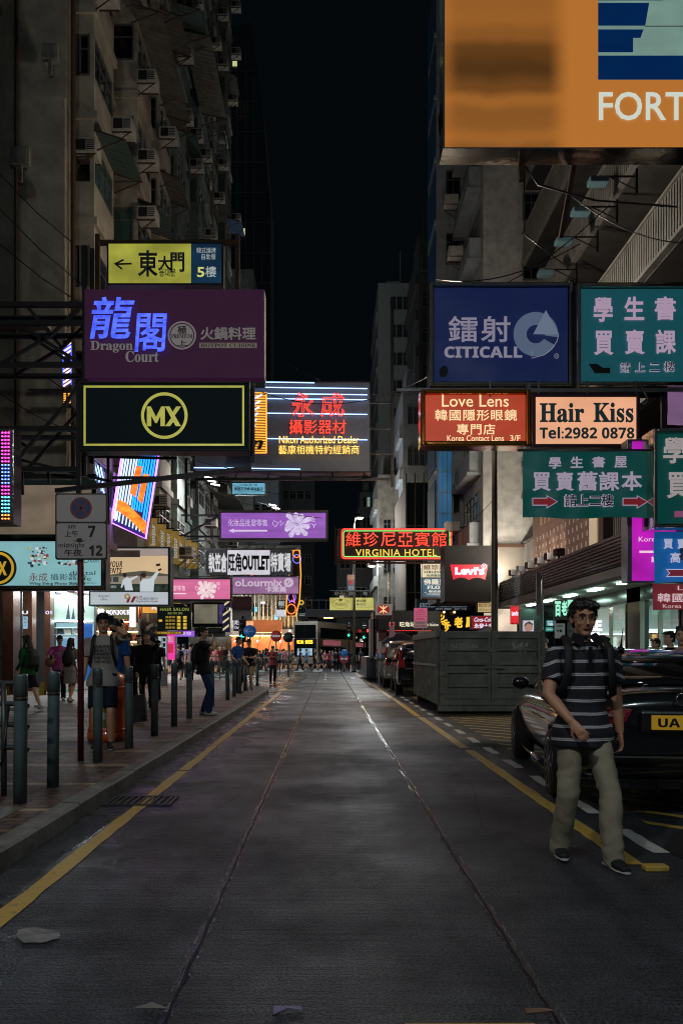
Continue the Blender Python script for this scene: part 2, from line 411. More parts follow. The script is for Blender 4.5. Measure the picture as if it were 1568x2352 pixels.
def paver_material():
    m, nt, b = _new('brick pavers'); L = nt.links.new; N = nt.nodes.new
    tc = N('ShaderNodeTexCoord')
    br = N('ShaderNodeTexBrick'); br.inputs['Scale'].default_value = 1; br.inputs['Brick Width'].default_value = .25; br.inputs['Row Height'].default_value = .125
    br.inputs['Mortar Size'].default_value = .014; br.inputs['Mortar Smooth'].default_value = .2; br.inputs['Color1'].default_value = (.125, .070, .052, 1); br.inputs['Color2'].default_value = (.038, .03, .028, 1)
    br.inputs['Mortar'].default_value = (.012, .011, .010, 1); br.inputs['Bias'].default_value = -.2
    L(tc.outputs['Object'], br.inputs[0])
    n = N('ShaderNodeTexNoise'); n.inputs['Scale'].default_value = 1.3; n.inputs['Detail'].default_value = 8; L(tc.outputs['Object'], n.inputs[0])
    mr = N('ShaderNodeMapRange'); mr.inputs[1].default_value = .3; mr.inputs[2].default_value = .7; mr.inputs[3].default_value = .55; mr.inputs[4].default_value = 1.35; L(n.outputs[0], mr.inputs[0])
    mx = N('ShaderNodeMix'); mx.data_type = 'RGBA'; mx.blend_type = 'MULTIPLY'; mx.inputs[0].default_value = 1; L(br.outputs['Color'], mx.inputs[6]); L(mr.outputs[0], mx.inputs[7])
    # pale courses of yellow pavers every few rows
    sx = N('ShaderNodeSeparateXYZ'); L(tc.outputs['Object'], sx.inputs[0])
    md = N('ShaderNodeMath'); md.operation = 'PINGPONG'; L(sx.outputs[1], md.inputs[0]); md.inputs[1].default_value = .63
    lt = N('ShaderNodeMath'); lt.operation = 'LESS_THAN'; L(md.outputs[0], lt.inputs[0]); lt.inputs[1].default_value = .053
    m2 = N('ShaderNodeMix'); m2.data_type = 'RGBA'; fa = N('ShaderNodeMath'); fa.operation = 'MULTIPLY'; L(lt.outputs[0], fa.inputs[0]); fa.inputs[1].default_value = 1.0; L(fa.outputs[0], m2.inputs[0])
    L(mx.outputs[2], m2.inputs[6]); m2.inputs[7].default_value = (.30, .225, .14, 1)
    L(m2.outputs[2], b.inputs['Base Color'])
    rr = N('ShaderNodeMapRange'); rr.inputs[3].default_value = .85; rr.inputs[4].default_value = .45; L(n.outputs[0], rr.inputs[0]); L(rr.outputs[0], b.inputs['Roughness'])
    bp = N('ShaderNodeBump'); bp.inputs['Strength'].default_value = .6; bp.inputs['Distance'].default_value = .01; L(br.outputs['Fac'], bp.inputs['Height']); bp.invert = True; L(bp.outputs[0], b.inputs['Normal'])
    return m
def paint_material(name, col):
    m, nt, b = _new(name); L = nt.links.new; N = nt.nodes.new
    tc = N('ShaderNodeTexCoord'); n = N('ShaderNodeTexNoise'); n.inputs['Scale'].default_value = 14; n.inputs['Detail'].default_value = 9; n.inputs['Roughness'].default_value = .75; L(tc.outputs['Object'], n.inputs[0])
    cr = N('ShaderNodeMapRange'); cr.inputs[1].default_value = .56; cr.inputs[2].default_value = .66; L(n.outputs[0], cr.inputs[0])
    mx = N('ShaderNodeMix'); mx.data_type = 'RGBA'; L(cr.outputs[0], mx.inputs[0]); mx.inputs[6].default_value = (*col, 1); mx.inputs[7].default_value = (.07, .065, .055, 1)
    L(mx.outputs[2], b.inputs['Base Color']); b.inputs['Roughness'].default_value = .5
    bp = N('ShaderNodeBump'); bp.inputs['Strength'].default_value = .4; bp.inputs['Distance'].default_value = .01; L(n.outputs[0], bp.inputs['Height']); L(bp.outputs[0], b.inputs['Normal'])
    return m
ROAD = road_material(); PAVE = paver_material()
YEL = paint_material('worn yellow paint', (.50, .33, .06)); WHP = paint_material('worn white paint', (.55, .55, .52))
KERB = mat('granite kerb', (.135, .135, .13), .7, noise=.5, ns=4, bump=.5, bs=12, dirt=.8)
def struct(o): o['kind'] = 'structure'; return o
def sheet(name, polys, z, m, loc=(0, 0, 0)):
    b = MB()
    for p in polys: b.add([(x, y, z) for x, y in p], [tuple(range(len(p)))])
    return struct(b.build(name, m))
sheet('road', [[(-300, -40), (300, -40), (300, 600), (-300, 600)]], 0, ROAD)
PZ = .13
edgeL = [(-2.05, -12), (-2.05, 27), (-2.12, 28.2), (-2.4, 29.6), (-3.0, 31.8), (-3.9, 34.6), (-5.0, 38), (-6.6, 44), (-7.4, 51.6)]
b = MB(); inn = [(x - .16, y - (.0 if i < 2 else .06)) for i, (x, y) in enumerate(edgeL)]
b.prism([(x, y, 0) for x, y in inn] + [(-30, 51.6, 0), (-30, -12, 0)], (0, 0, PZ)); struct(b.build('left_pavement', PAVE))
b = MB()      # kerb stones with open joints
def kerb_run(b, path, w, h):
    for (xa, ya), (xb, yb) in zip(path[:-1], path[1:]):
        d = Vector((xb - xa, yb - ya, 0)); n = max(1, round(d.length / .92)); d /= n; t = d.normalized(); s = Vector((-t.y, t.x, 0)) * w
        for i in range(n):
            p = Vector((xa, ya, 0)) + d * i + t * .010; q = Vector((xa, ya, 0)) + d * (i + 1) - t * .010; hh = h + random.uniform(-.004, .004)
            c = .018
            pr = [(0, 0), (0, hh - c), (c, hh), (1, hh), (1, 0)]
            f = lambda o: [o + s * (u if u == 1 else u / w) + Vector((0, 0, v)) for u, v in pr]
            b.prism(f(p), q - p)
kerb_run(b, edgeL, .155, PZ + .006); struct(b.build('left_kerb', KERB))
edgeR = [(5.0, -12), (5.0, 31.5), (4.6, 33.2), (3.6, 34.6), (2.95, 36.2), (2.6, 39), (2.25, 46), (2.0, 55)]
b = MB(); b.prism([(30, -12, 0), (30, 55, 0)] + [(x + .16, y) + (0,) for x, y in reversed(edgeR)], (0, 0, PZ)); struct(b.build('right_pavement', PAVE))
b = MB(); kerb_run(b, list(reversed(edgeR)), .155, PZ + .006); struct(b.build('right_kerb', KERB))
b = MB(); b.box(-60, 92, 0, 60, 130, PZ); struct(b.build('far_pavement', PAVE))
b = MB(); b.box(-60, 91.8, 0, 60, 91.99, PZ + .01); struct(b.build('far_kerb', KERB))
# markings
def strip(x, y0, y1, w, n=1, wob=.0): 
    pts = [(x - w / 2 + random.uniform(-wob, wob), y0 + (y1 - y0) * i / n) for i in range(n + 1)]; pr = [(x + w / 2 + random.uniform(-wob, wob), y0 + (y1 - y0) * i / n) for i in range(n + 1)]
    return [[pts[i], pr[i], pr[i + 1], pts[i + 1]] for i in range(n)]
polys = strip(-1.69, 1.5, 9.2, .115, 40, .008) + strip(-1.69, 9.28, 27.6, .115, 60, .008)
sheet('yellow_line', polys, .004, YEL)
polys = strip(1.97, 5.15, 11.2, .13, 40, .008) + strip(1.95, 11.45, 17.0, .13, 40, .008) + strip(1.93, 17.2, 24, .13, 30, .006) + strip(1.9, 24.3, 34, .13, 30, .006) + strip(1.82, 34.3, 54, .13, 30, .006)
sheet('yellow_line', polys, .004, YEL)
polys = []; y = 5.45
while y < 33: polys += strip(2.27, y, y + .74, .115, 6, .01); y += 1.34
sheet('white_dashes', polys, .004, WHP)
polys = []; y = 3.5        # hatched bay
while y < 33:
    polys.append([(2.55, y + 1.15), (3.75, y - .05), (3.75, y - .19), (2.55, y + 1.01)]); polys.append([(3.75, y - .05), (4.85, y - 1.15), (4.85, y - 1.29), (3.75, y - .19)])
    y += .62
sheet('yellow_hatching', polys, .003, YEL)
polys = [[(-.25 + .0 * i, y), (-.13, y), (-.13, y + 2.2), (-.25, y + 2.2)] for i, y in enumerate((40, 44.5, 49))] + [[(-2.6, 54.0), (8, 54.0), (8, 54.25), (-2.6, 54.25)]]
sheet('white_lane_marks', polys, .004, WHP)
polys = [[(x, 58), (x + .7, 58), (x + .7, 69), (x, 69)] for x in [-11 + 1.4 * i for i in range(15)]]
sheet('zebra_crossing', polys, .004, paint_material('worn grey paint', (.26, .26, .25)))
polys = []                 # turn arrows
for x, y in ((-2.2, 41.0), (2.2 - .9, 42.0)): polys.append([(x - .1, y), (x + .1, y), (x + .1, y + 3), (x - .1, y + 3)]); polys.append([(x + .1, y + 2.6), (x + .9, y + 3.2), (x + .1, y + 3.8)])
sheet('road_arrows', polys, .005, WHP)
sheet('yellow_line', [[(.28, 2.86), (.76, 2.86), (.76, 2.94), (.28, 2.94)]], .004, YEL)
# slab joints, sealed and cracked
JT = mat('joint sealant', (.006, .006, .007), .6, spec=.3)
def joint(x0, y0, x1, y1, w, n):
    P = []; a = [(x0 + (x1 - x0) * i / n, y0 + (y1 - y0) * i / n) for i in range(n + 1)]
    vert = abs(y1 - y0) > abs(x1 - x0); wl = [(random.uniform(.35, 1) * w, random.uniform(-.006, .006)) for _ in a]
    for i in range(n):
        (ax, ay), (bx, by) = a[i], a[i + 1]; (wa, oa), (wb, ob) = wl[i], wl[i + 1]
        P.append([(ax - wa / 2 + oa, ay), (ax + wa / 2 + oa, ay), (bx + wb / 2 + ob, by), (bx - wb / 2 + ob, by)] if vert else [(ax, ay - wa / 2 + oa), (bx, by - wb / 2 + ob), (bx, by + wb / 2 + ob), (ax, ay + wa / 2 + oa)])
    return P
sheet('slab_joints', joint(-.605, 1, -.62, 50, .019, 420) + joint(.845, 1, .86, 50, .019, 420) + joint(-.2, 4.4, .1, 5.1, .008, 12) + joint(.1, 5.1, .5, 5.3, .007, 10) + joint(1.2, 6.2, 1.5, 8.4, .009, 18) + joint(-1.3, 9.5, -.8, 10.6, .01, 12) + sum([joint(-2.02, y, 2.05, y + .03, .016, 40) for y in (7.45, 16.3, 27.2, 37.5)], []) + joint(-1.0, 6.9, -.85, 7.7, .014, 10) + joint(-1.4, 5.3, -.7, 5.32, .012, 12), .0025, JT)
def spall_glints(x0, seed):      # pale chips of the slab edges, also painting in wet glints along the joints
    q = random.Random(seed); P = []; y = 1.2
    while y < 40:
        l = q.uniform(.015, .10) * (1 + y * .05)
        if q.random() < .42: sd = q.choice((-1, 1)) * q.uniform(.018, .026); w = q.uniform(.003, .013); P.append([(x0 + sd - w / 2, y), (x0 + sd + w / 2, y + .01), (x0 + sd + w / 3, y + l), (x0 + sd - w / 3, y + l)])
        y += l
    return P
sheet('joint_edges', spall_glints(-.612, 2) + spall_glints(.852, 3), .0022, mat('chipped concrete glints', (.11, .105, .11), .3, noise=.4, ns=30))
# asphalt patch below the container
sheet('asphalt_patch', [[(2.1, 15.3), (5, 15.2), (5, 17.4), (2.6, 17.6), (2.2, 16.8)]], .0018, mat('fresh asphalt', (.016, .016, .017), .55, bump=.5, bs=90))
# drain gratings in the gutter
def grating(loc, label):
    b = MB(); b.box(-.3, -.22, .0, .3, -.19, .012).box(-.3, .19, .0, .3, .22, .012).box(-.3, -.19, 0, -.27, .19, .012).box(.27, -.19, 0, .3, .19, .012)
    for i in range(9): x = -.24 + i * .06; b.box(x - .012, -.19, .0, x + .012, .19, .010)
    tag(b.build('drain_grate', mat('cast iron', (.05, .05, .052), .5, .4, noise=.3), loc=loc), label, 'drain grate')
grating((-1.72, 7.35, .004), 'slotted iron drain grate in the gutter where the yellow line breaks near the kerb')
tag(MB().box(-.42, -.3, 0, .42, .3, .006).build('inspection_cover', mat('concrete cover', (.12, .125, .125), .5, noise=.3), loc=(-2.86, 6.1, PZ)), 'pale square inspection cover set in the brick pavement by the railing', 'manhole cover')
# litter
def paper(name, pts, m, label, cat='litter'):
    c = sum((Vector(p) for p in pts), Vector()) / len(pts); b = MB(); q = [Vector(p) - c for p in pts]
    b.add(q + [v + Vector((0, 0, .003)) for v in q], [tuple(range(len(q) - 1, -1, -1)), tuple(range(len(q), 2 * len(q)))] + [(i, (i + 1) % len(q), len(q) + (i + 1) % len(q), len(q) + i) for i in range(len(q))])
    tag(b.build(name, m, loc=c), label, cat)
def gp(px, py, z=0): Y = GY(py, z); return (GX(px, Y), Y, z)
PAPER = mat('pale paper', S(150, 145, 140), .6, noise=.15); PAPER2 = mat('printed leaflet', S(120, 112, 150), .5, noise=.4, ns=14); PAPER3 = mat('brown leaflet', S(120, 88, 66), .6, noise=.2)
paper('paper_scrap', [gp(308, 2316, .006), gp(350, 2303, .03), gp(389, 2318, .006), gp(345, 2311, .004)], PAPER, 'pale folded paper scrap lying across the slab joint')
paper('paper_scrap', [gp(628, 2331, .006), gp(629, 2313, .006), gp(690, 2312, .006), gp(694, 2321, .006), gp(660, 2316, .012)], PAPER2, 'blue and tan printed leaflet lying on the middle slab')
paper('paper_scrap', [gp(1204, 2318, .006), gp(1258, 2318, .01), gp(1273, 2322, .006), gp(1210, 2328, .006)], PAPER3, 'brown leaflet lying beside the other slab joint')
pts = []
for i in range(18):
    a = 2 * PI * i / 18; r = 1 + random.uniform(-.14, .14); g = gp(84 + 50 * r * math.cos(a), 2152 + 18 * r * math.sin(a)); pts.append((g[0], g[1], .006))
paper('plastic_bag', pts, mat('flattened plastic bag', S(112, 110, 108), .4, noise=.5, ns=10, bump=1.0, bs=14), 'flattened pale plastic bag stuck to the road surface')
# black rubber kerb stop and yellow block at its end
b = MB(); b.prism([(2.35, 0, 0), (2.42, 0, .11), (2.56, 0, .15), (2.9, 0, .15), (2.95, 0, 0)], (0, 1.6, 0))
tag(b.build('kerb_block', RUBBER, loc=(-.02, 4.0, 0), bevel=.02), 'black rubber kerb block on the road beside the walking man', 'kerb block')
tag(MB().box(-.10, -.04, 0, .05, .04, .035).build('yellow_block', YEL, loc=(2.08, 5.02, .001), bevel=.008), 'small raised yellow block ending the yellow line', 'kerb block')
# ================================================================ buildings
CON_L = mat('stained concrete', (.34, .305, .245), .85, noise=.4, ns=1.1, bump=.3, bs=6, dirt=1.0)
CON_T = mat('tenement render', (.21, .215, .20), .85, noise=.45, ns=2.2, bump=.2, bs=10, dirt=.9)
CON_G = mat('green render', (.15, .19, .18), .85, noise=.45, ns=2.2, dirt=.9)
CON_R = mat('cream render', (.37, .375, .37), .85, noise=.3, ns=2, bump=.2, bs=8, dirt=.45)
CON_B = mat('grey blue render', (.27, .30, .33), .85, noise=.25, ns=2, dirt=.5)
CON_D = mat('dark render', (.07, .07, .07), .8, noise=.3, ns=2)
WINF = mat('window aluminium', S(120, 122, 118), .4, .6)
ACM = mat('air conditioner casing', (.42, .41, .37), .6, noise=.3, ns=5, dirt=.5)
GRID = mat('grille dark', S(24, 24, 26), .6)
def window_mesh(w, h, n=2, mulz=.3, m=None):
    """frame, glazing bars and panes; lies in the local xz plane and looks to -y"""
    b = MB(); f = .05
    b.box(-w / 2, -.04, 0, -w / 2 + f, .03, h).box(w / 2 - f, -.04, 0, w / 2, .03, h).box(-w / 2 + f, -.04, h - f, w / 2 - f, .03, h).box(-w / 2 + f, -.06, 0, w / 2 - f, .03, f)
    for i in range(1, n): x = -w / 2 + w * i / n; b.box(x - .02, -.03, f, x + .02, .02, h - f)
    if mulz: b.box(-w / 2 + f, -.034, h * (1 - mulz) - .02, w / 2 - f, .016, h * (1 - mulz) + .02)
    b.cur = 1; b.quad((-w / 2 + .01, 0, .01), (w / 2 - .01, 0, .01), (w / 2 - .01, 0, h - .01), (-w / 2 + .01, 0, h - .01)); b.cur = 0
    return b
_WC = {}
def window(parent, loc, w, h, rz=0, n=2, mulz=.3, glass=None, frame=None):
    glass = glass or GLASSD; frame = frame or WINF
    k = (round(w, 2), round(h, 2), n, mulz, glass.name, frame.name)
    if k in _WC:
        o = _WC[k].copy(); COL.objects.link(o); o.parent = parent; o.location = loc; o.rotation_euler = (0, 0, rz); return o
    o = window_mesh(w, h, n, mulz).build('window', [frame, glass], parent, loc, rot=(0, 0, rz)); _WC[k] = o
    return o
# --- window air conditioner: > casing, grille, bracket
def make_ac():
    r = empty('air_conditioner', (0, 0, 0), 'boxy grey window air conditioner on a bracket outside a tenement flat', 'air conditioner', 'air conditioners on the tenement walls')
    MB().box(0, -.31, 0, .62, .31, .42).build('casing', ACM, r, bevel=.012)
    b = MB(); b.box(.06, -.322, .06, .34, -.312, .36)
    for i in range(5): z = .08 + i * .06; b.box(.36, -.326, z, .58, -.312, z + .02)
    b.build('grille', GRID, r)
    b = MB(); b.bar((0, -.25, -.02), (.6, -.25, -.02), .03).bar((0, .25, -.02), (.6, .25, -.02), .03).bar((.05, -.25, -.4), (.55, -.25, -.03), .025); b.build('bracket', RUST, r)
    return r
AC0 = make_ac(); _acn = [0]
def ac(x, y, z, rz=0, of='the cream building'):
    """x is the wall plane; sticks out along local +x"""
    lb = 'boxy grey window air conditioner on a bracket outside a flat of ' + of
    if _acn[0] == 0: AC0.location = (x, y, z); AC0.rotation_euler = (0, 0, rz); AC0['label'] = lb
    else: dup(AC0, (x, y, z), rz, lb)
    _acn[0] += 1
AW = [mat('corrugated awning', (.16, .15, .13), .6, .3, noise=.4, ns=4, dirt=.6), mat('blue tarpaulin', (.03, .07, .16), .7, noise=.3), mat('green sheet awning', (.08, .13, .12), .6, noise=.3)]
def awning(x, y0, y1, z, d, m, label):
    r = empty('window_awning', (x, (y0 + y1) / 2, z), label, 'awning', 'awnings on the tenement walls'); w = (y1 - y0) / 2
    b = MB(); n = max(4, int(w * 2 / .12)); vs = []; 
    for i in range(n + 1):
        yy = -w + 2 * w * i / n; hh = .025 * (i % 2)
        vs += [(0, yy, .28 + hh), (d, yy, hh)]
    fs = [(2 * i, 2 * i + 2, 2 * i + 3, 2 * i + 1) for i in range(n)]; o = len(vs); vs += [(a, c, e - .012) for a, c, e in vs]; fs += [tuple(q + o for q in reversed(f)) for f in fs]
    b.add(vs, fs).build('sheet', m, r)
    b = MB()
    for yy in (-w, w): b.bar((0, yy, .26), (d, yy, -.02), .03).bar((0, yy, -.35), (d * .9, yy, -.02), .03)
    b.build('strut', RUST, r)
def rack(x, y, z, d, label):
    r = empty('drying_rack', (x, y, z), label, 'drying rack', 'drying racks on the tenement walls'); b = MB()
    b.bar((0, -.7, 0), (d, -.7, .12), .035).bar((0, .7, 0), (d, .7, .12), .035).bar((0, -.7, -.5), (d * .8, -.7, .08), .03).bar((0, .7, -.5), (d * .8, .7, .08), .03)
    for i in range(4): u = d * (.4 + .2 * i); b.bar((u, -.75, .12), (u, .75, .12), .022)
    b.build('rails', STEEL if random.random() < .5 else RUST, r)

# --- tenements along the left side, upper floors over the pavement
FX = -7.2
GL1 = mat('green window glass', S(60, 84, 80), .15, 0, noise=.3, spec=.7)
def tenement(y0, y1, zb, zt, m, label, nb, gable=False, seed=0):
    rnd = random.Random(seed); of = {3: 'the stained tenement', 5: 'the greenish tenement', 8: 'the pale tenement'}[seed]; r = empty('tenement_block', (FX, y0, 0), label, 'building')
    b = MB(); b.box(-9, 0, zb, 0, y1 - y0, zt)
    bw = (y1 - y0) / nb; wins = []
    fl = int((zt - zb) / 3.0)
    for k in range(nb):
        yc = (k + .5) * bw; d = rnd.choice((.55, .75, .95)); hw = bw * .30
        for f in range(fl):
            z = zb + f * 3.0
            # enclosed balcony: sill wall, slab edge and side cheeks with a window band
            b.box(.003, yc - hw, z + .12, d, yc + hw, z + 1.15)
            b.box(.003, yc - hw - .06, z - .10, d + .10, yc + hw + .06, z + .118)
            b.box(.003, yc - hw + .003, z + 2.35, d - .004, yc + hw - .003, z + 2.897)
            b.box(d - .12, yc - hw + .002, z + 1.153, d - .005, yc - hw + .10, z + 2.347); b.box(d - .12, yc + hw - .10, z + 1.153, d - .005, yc + hw - .002, z + 2.347)
            if f < 14:
                wins.append((d - .06, yc, z + 1.155, 2 * hw - .24, 1.19, PI / 2, 3))
                if f % 2 == k % 2 or rnd.random() < .3: wins.append((d / 2, yc - hw + .05, z + 1.155, d - .26, 1.19, 0, 1))
            b.box(.003, yc + hw + .064, z + 2.55, .28, yc + bw - hw - .064, z + 2.66)     # hood over the recessed window
            p = Vector((FX, y0, 0))
            if rnd.random() < .92 and f < 15: ac(FX + d * rnd.choice((0, 1)) + .01, y0 + yc + rnd.choice((-.25, .3)) * bw, z + rnd.choice((.35, .75, 1.9)), 0, of)
            if rnd.random() < .28 and f < 15: awning(FX + d, y0 + yc - hw, y0 + yc + hw, z + 2.35, rnd.uniform(.5, 1.0), rnd.choice(AW + AW[:1]), 'sagging sheet awning over a window of ' + of)
            if rnd.random() < .3 and f < 15: rack(FX + d, y0 + yc, z + .9, rnd.uniform(.7, 1.2), 'rusty drying rack sticking out of a window of ' + of)
    if gable:      # bare end wall: string course, pilaster and broken ledges
        b.box(-9, -.14, zb + 10.1, -1.9, -.003, zb + 10.45).box(-1.05, -.10, zb + 4, -.02, -.003, zb + 12.0).box(-9, -.22, zb + 14.3, -1.75, -.003, zb + 15.0)
        b.box(-9, -.4, zb + 5.6, -.4, -.003, zb + 5.85)
    b.build('wall', m, r)
    pb = MB()
    for k in range(nb):
        yy = k * bw + .12
        pb.tube([(.14, yy, zb), (.14, yy, zt)], .055, 8); pb.tube([(.10, yy + .22, zb + 1), (.10, yy + .22, zt)], .035, 6)
    if gable: pb.tube([(-1.35, -.09, zb + 3), (-1.35, -.09, zb + 14.2), (-1.35, -.09, zt)], .05, 8)
    pb.build('drain_pipe', RUST, r)
    for x, y, z, w, h, rz, n in wins[:96]: window(r, (x, y, z), w, h, rz, n, .35, GL1 if rnd.random() < .35 else GLASSD)
    for k in range(4):
        ya = rnd.uniform(.3, y1 - y0 - 5.5); awning(FX + .9, y0 + ya, y0 + ya + rnd.uniform(4, 5.5), zb + 3 * rnd.randint(1, 13) + 2.2, rnd.uniform(.9, 1.4), AW[0] if rnd.random() < .6 else AW[2], 'long sagging sheet awning spanning several windows of ' + of)
    return r
tenement(21.9, 32.2, 4.6, 62, CON_L, 'weathered tenement with bare stained end wall above the camera shop signs', 3, True, 3)
tenement(32.21, 42.2, 4.6, 62, CON_G, 'greenish tenement block between the stained one and the pale one', 3, False, 5)
tenement(42.21, 51.6, 4.6, 62, CON_T, 'pale tenement block at the junction corner before the dark glass tower', 3, False, 8)
# small boxes and stubs on the end wall
for px, py, s, lab in ((118, 125, .42, 'pale junction box high on the stained end wall'), (50, 362, .5, 'rusted pipe hopper on the dark ledge of the end wall')):
    c = W(px, py, 21.75); b = MB(); b.box(-s / 2, -.14, -s / 2, s / 2, .13, s / 2).box(-s * .4, -.17, -s * .5, s * .4, -.141, s * .3).box(-.05, -.1, -s * 1.4, .05, .0, -s / 2); tag(b.build('junction_box', CON_T, loc=c, bevel=.01), lab, 'junction box')
# near block out of the frame that carries the big signboards
r = empty('corner_block', (-7.6, 4, 0), 'plain concrete block holding the big signboards out over the street', 'building')
b = MB(); b.box(-9, -16, 0, 0, 12.6, 40)
for z in range(4, 40, 3): b.box(.003, -16, z, .35, 12.6, z + .25)
b.build('wall', CON_T, r)
for i in range(8): window(r, (.02, -12 + 3 * i, 7.4), 1.6, 1.5, PI / 2)
# shop row under the tenements
SHX = -9.7
r = empty('shop_row', (SHX, 20, 0), 'ground floor shop row under the left tenements with steel pillars', 'building')
b = MB(); b.box(-8, -14, PZ, -6, 31.6, 4.59)      # back wall
b.box(-6, 1.9, 4.0, 2.45, 31.6, 4.59)             # soffit below the upper floors
for y in (-2.6, 2.15, 8.9, 14.9, 20.5, 26.5, 31): b.box(-5.99, y, PZ, -.05, y + .3, 3.99)
b.build('wall', CON_D, r)
for x0_, y, x1_, y1_ in ((-.04, 2.2, .3, 2.75), (-.04, 3.75, .3, 4.3), (-.04, 8.9, .3, 9.45), (-.3, 6.0, .02, 6.4), (.42, 6.0, .62, 6.4)): MB().box(x0_, y, PZ, x1_, y1_, 3.98).build('pillar', mat('brown steel cladding', S(96, 62, 46), .35, .3, noise=.2), r, bevel=.01)
# --- dark glass tower
r = empty('glass_tower', (0, 0, 0), 'dark glass office tower with curving edge behind the left tenements', 'building')
Yt = 105.0
GT = mat('dark curtain wall', (.012, .017, .021), .5, 0, noise=.3, spec=.35)
b = MB()
pr = [(622, 1460), (622, 480), (604, 250), (575, 50), (400, 110), (380, 1460)]
q = [W(x, y, Yt) for x, y in pr]; back = [Vector((p.x, p.y + 30, p.z)) for p in q]
b.prism(q, (0, 5, 0)); b.build('curtain_wall', GT, r)
b = MB(); b.cur = 0
for z in range(6, 80, 4): 
    x1 = 622 if z < 60 else 622 - (z - 60) * 1.9
    b.box(GX(385, Yt), Yt - .12, z, GX(x1, Yt) - .1, Yt - .004, z + .14)
for px in range(392, 618, 19): b.box(GX(px, Yt), Yt - .10, 4, GX(px, Yt) + .12, Yt - .003, GZ(60, Yt) - max(0, (px - 575)) * .5 - (14 if px > 596 else 0) - 3)
b.build('mullion', mat('tower mullion', (.05, .065, .075), .5), r)
LW = lit('lit office window', (190, 195, 130), 1.0)
for px, py in ((504, 118), (520, 148), (534, 152), (552, 540)): MB().box(0, 0, 0, .6, .02, .9).build('window', LW, r, loc=W(px, py, Yt - .15))
rebase(r, (GX(510, Yt), Yt, 0))
# --- right side: near block with long parapets
r = empty('balcony_block', (8.0, 9, 0), 'concrete block with long corrugated balcony parapets above the shops', 'building')
PAR = mat('parapet render', (.19, .19, .185), .8, noise=.25, ns=1.5, bump=.15, bs=30, dirt=.4)
b = MB()
for f in range(13):
    z = 7.85 + f * 3.2 - 3.2
    b.box(0, 0, z, .16, 23.9, z + 1.2); b.box(-.07, 0, z + 1.204, .22, 23.9, z + 1.27); b.box(-.06, 0, z - .1, .1, 23.9, z - .004)
b.build('parapet', PAR, r)
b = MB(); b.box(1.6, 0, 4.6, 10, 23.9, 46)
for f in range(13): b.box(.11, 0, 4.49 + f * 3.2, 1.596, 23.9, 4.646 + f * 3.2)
b.build('wall', mat('shade dark soffit', (.045, .045, .045), .85, noise=.4, ns=1.5), r)  # recess walls and slab undersides coloured dark in place of shade
b = MB()
for f in range(13):
    z = 7.85 + f * 3.2 - 3.2
    for i in range(160): y = .05 + i * .149; b.box(-.022, y, z + .02, -.002, y + .07, z + 1.18)
b.build('corrugation', PAR, r)
for f in range(10):
    for i in range(8): window(r, (1.58, 1.5 + i * 2.9, 5.9 + f * 3.2), 2.2, 1.6, -PI / 2, 3, .3)
b = MB(); b.box(.9, 23.91, 4.6, 1.6, 24.0, 46); b.build('end_fin', CON_R, r)
# floodlights on brackets
FL0 = empty('floodlight', (0, 0, 0), 'unlit floodlight on a thin bracket arm above the balcony parapet', 'floodlight', 'floodlights on the balcony parapets')
MB().box(-1.25, -.16, -.22, -.75, .16, -.06).build('lamp_head', mat('bluish lamp glass', S(96, 130, 145), .25, .2), FL0, bevel=.03)
b = MB(); b.bar((0, 0, -.45), (0, 0, .2), .05).bar((0, 0, 0), (-1.0, 0, .0), .035).bar((0, 0, -.35), (-.7, 0, -.01), .025); b.build('bracket_arm', DARKM, FL0)
for i, (y, z) in enumerate(((20.6, 13.7), (22.0, 13.7), (23.6, 13.7), (25.6, 13.7), (19.3, 17.2), (17.6, 13.2))):
    if i == 0: FL0.location = (7.95, y, z)
    else: dup(FL0, (7.95, y, z))
# --- cream gable building
r = empty('gable_building', (6.42, 33.0, 0), 'cream building with bare plaster wall above the jeans store', 'building')
b = MB(); b.box(0, 0, 4.2, 9, 5, 46); b.box(-.05, -.08, 4.2, 1.45, -.003, 46); b.box(2.15, -.35, 21, 2.75, -.003, 46)
for z in (22.0, 25.5): b.box(1.5, -.16, z - .35, 2.12, -.003, z - .2)
b.build('wall', CON_R, r)
for py in (505, 642, 780): window(r, (GX(1220, 32.9) - 6.42, -.03, GZ(py, 32.9)), .72, 1.15, 0, 2, .35)
b = MB()
for z in range(6, 46, 3): b.box(-.5, .6, z, -.004, 4.6, z + .9); b.box(-.62, .5, z - .12, -.003, 4.7, z - .004)
b.build('balcony', CON_B, r)
for z in range(6, 44, 3): window(r, (-.03, 2.6, z + 1.0), 3.2, 1.3, -PI / 2, 4, .3)
for z in range(7, 42, 3):
    if z % 2 or z > 20: ac(6.42 - .52, 34.2 + random.random() * 2.6, z - .1, PI)
# --- bluish building one further
r = empty('blue_grey_building', (5.15, 38.2, 0), 'blue grey building with frontal windows behind the cream one', 'building')
b = MB(); b.box(0, 0, 3.8, 9, 3.2, 34)
for z in range(4, 34, 3): b.box(-.12, -.1, z - .1, 1.2, -.004, z + .08)
b.build('wall', CON_B, r)
for z in range(5, 33, 3): window(r, (.8, -.02, z), .7, 1.5, 0, 2, .3)
b = MB()
BL = mat('blue window film', S(34, 80, 118), .7, 0, noise=.3, ns=2, spec=.2)
for z in range(4, 34, 3): b.box(-.05, .2, z + .3, -.003, 3.0, z + 2.7)
b.build('glazing', BL, r)
MB().box(.04, -.16, 6.0, .72, -.105, 11.2).build('lit_glazing', mat('lit blue glazing', S(30, 66, 96), .6, 0, emit=S(40, 98, 140), es=.6, evar=.5, esc=.5), r)
b = MB()
for i in range(4): b.box(.04 + i * .22, -.2, 6.0, .07 + i * .22, -.162, 11.2)
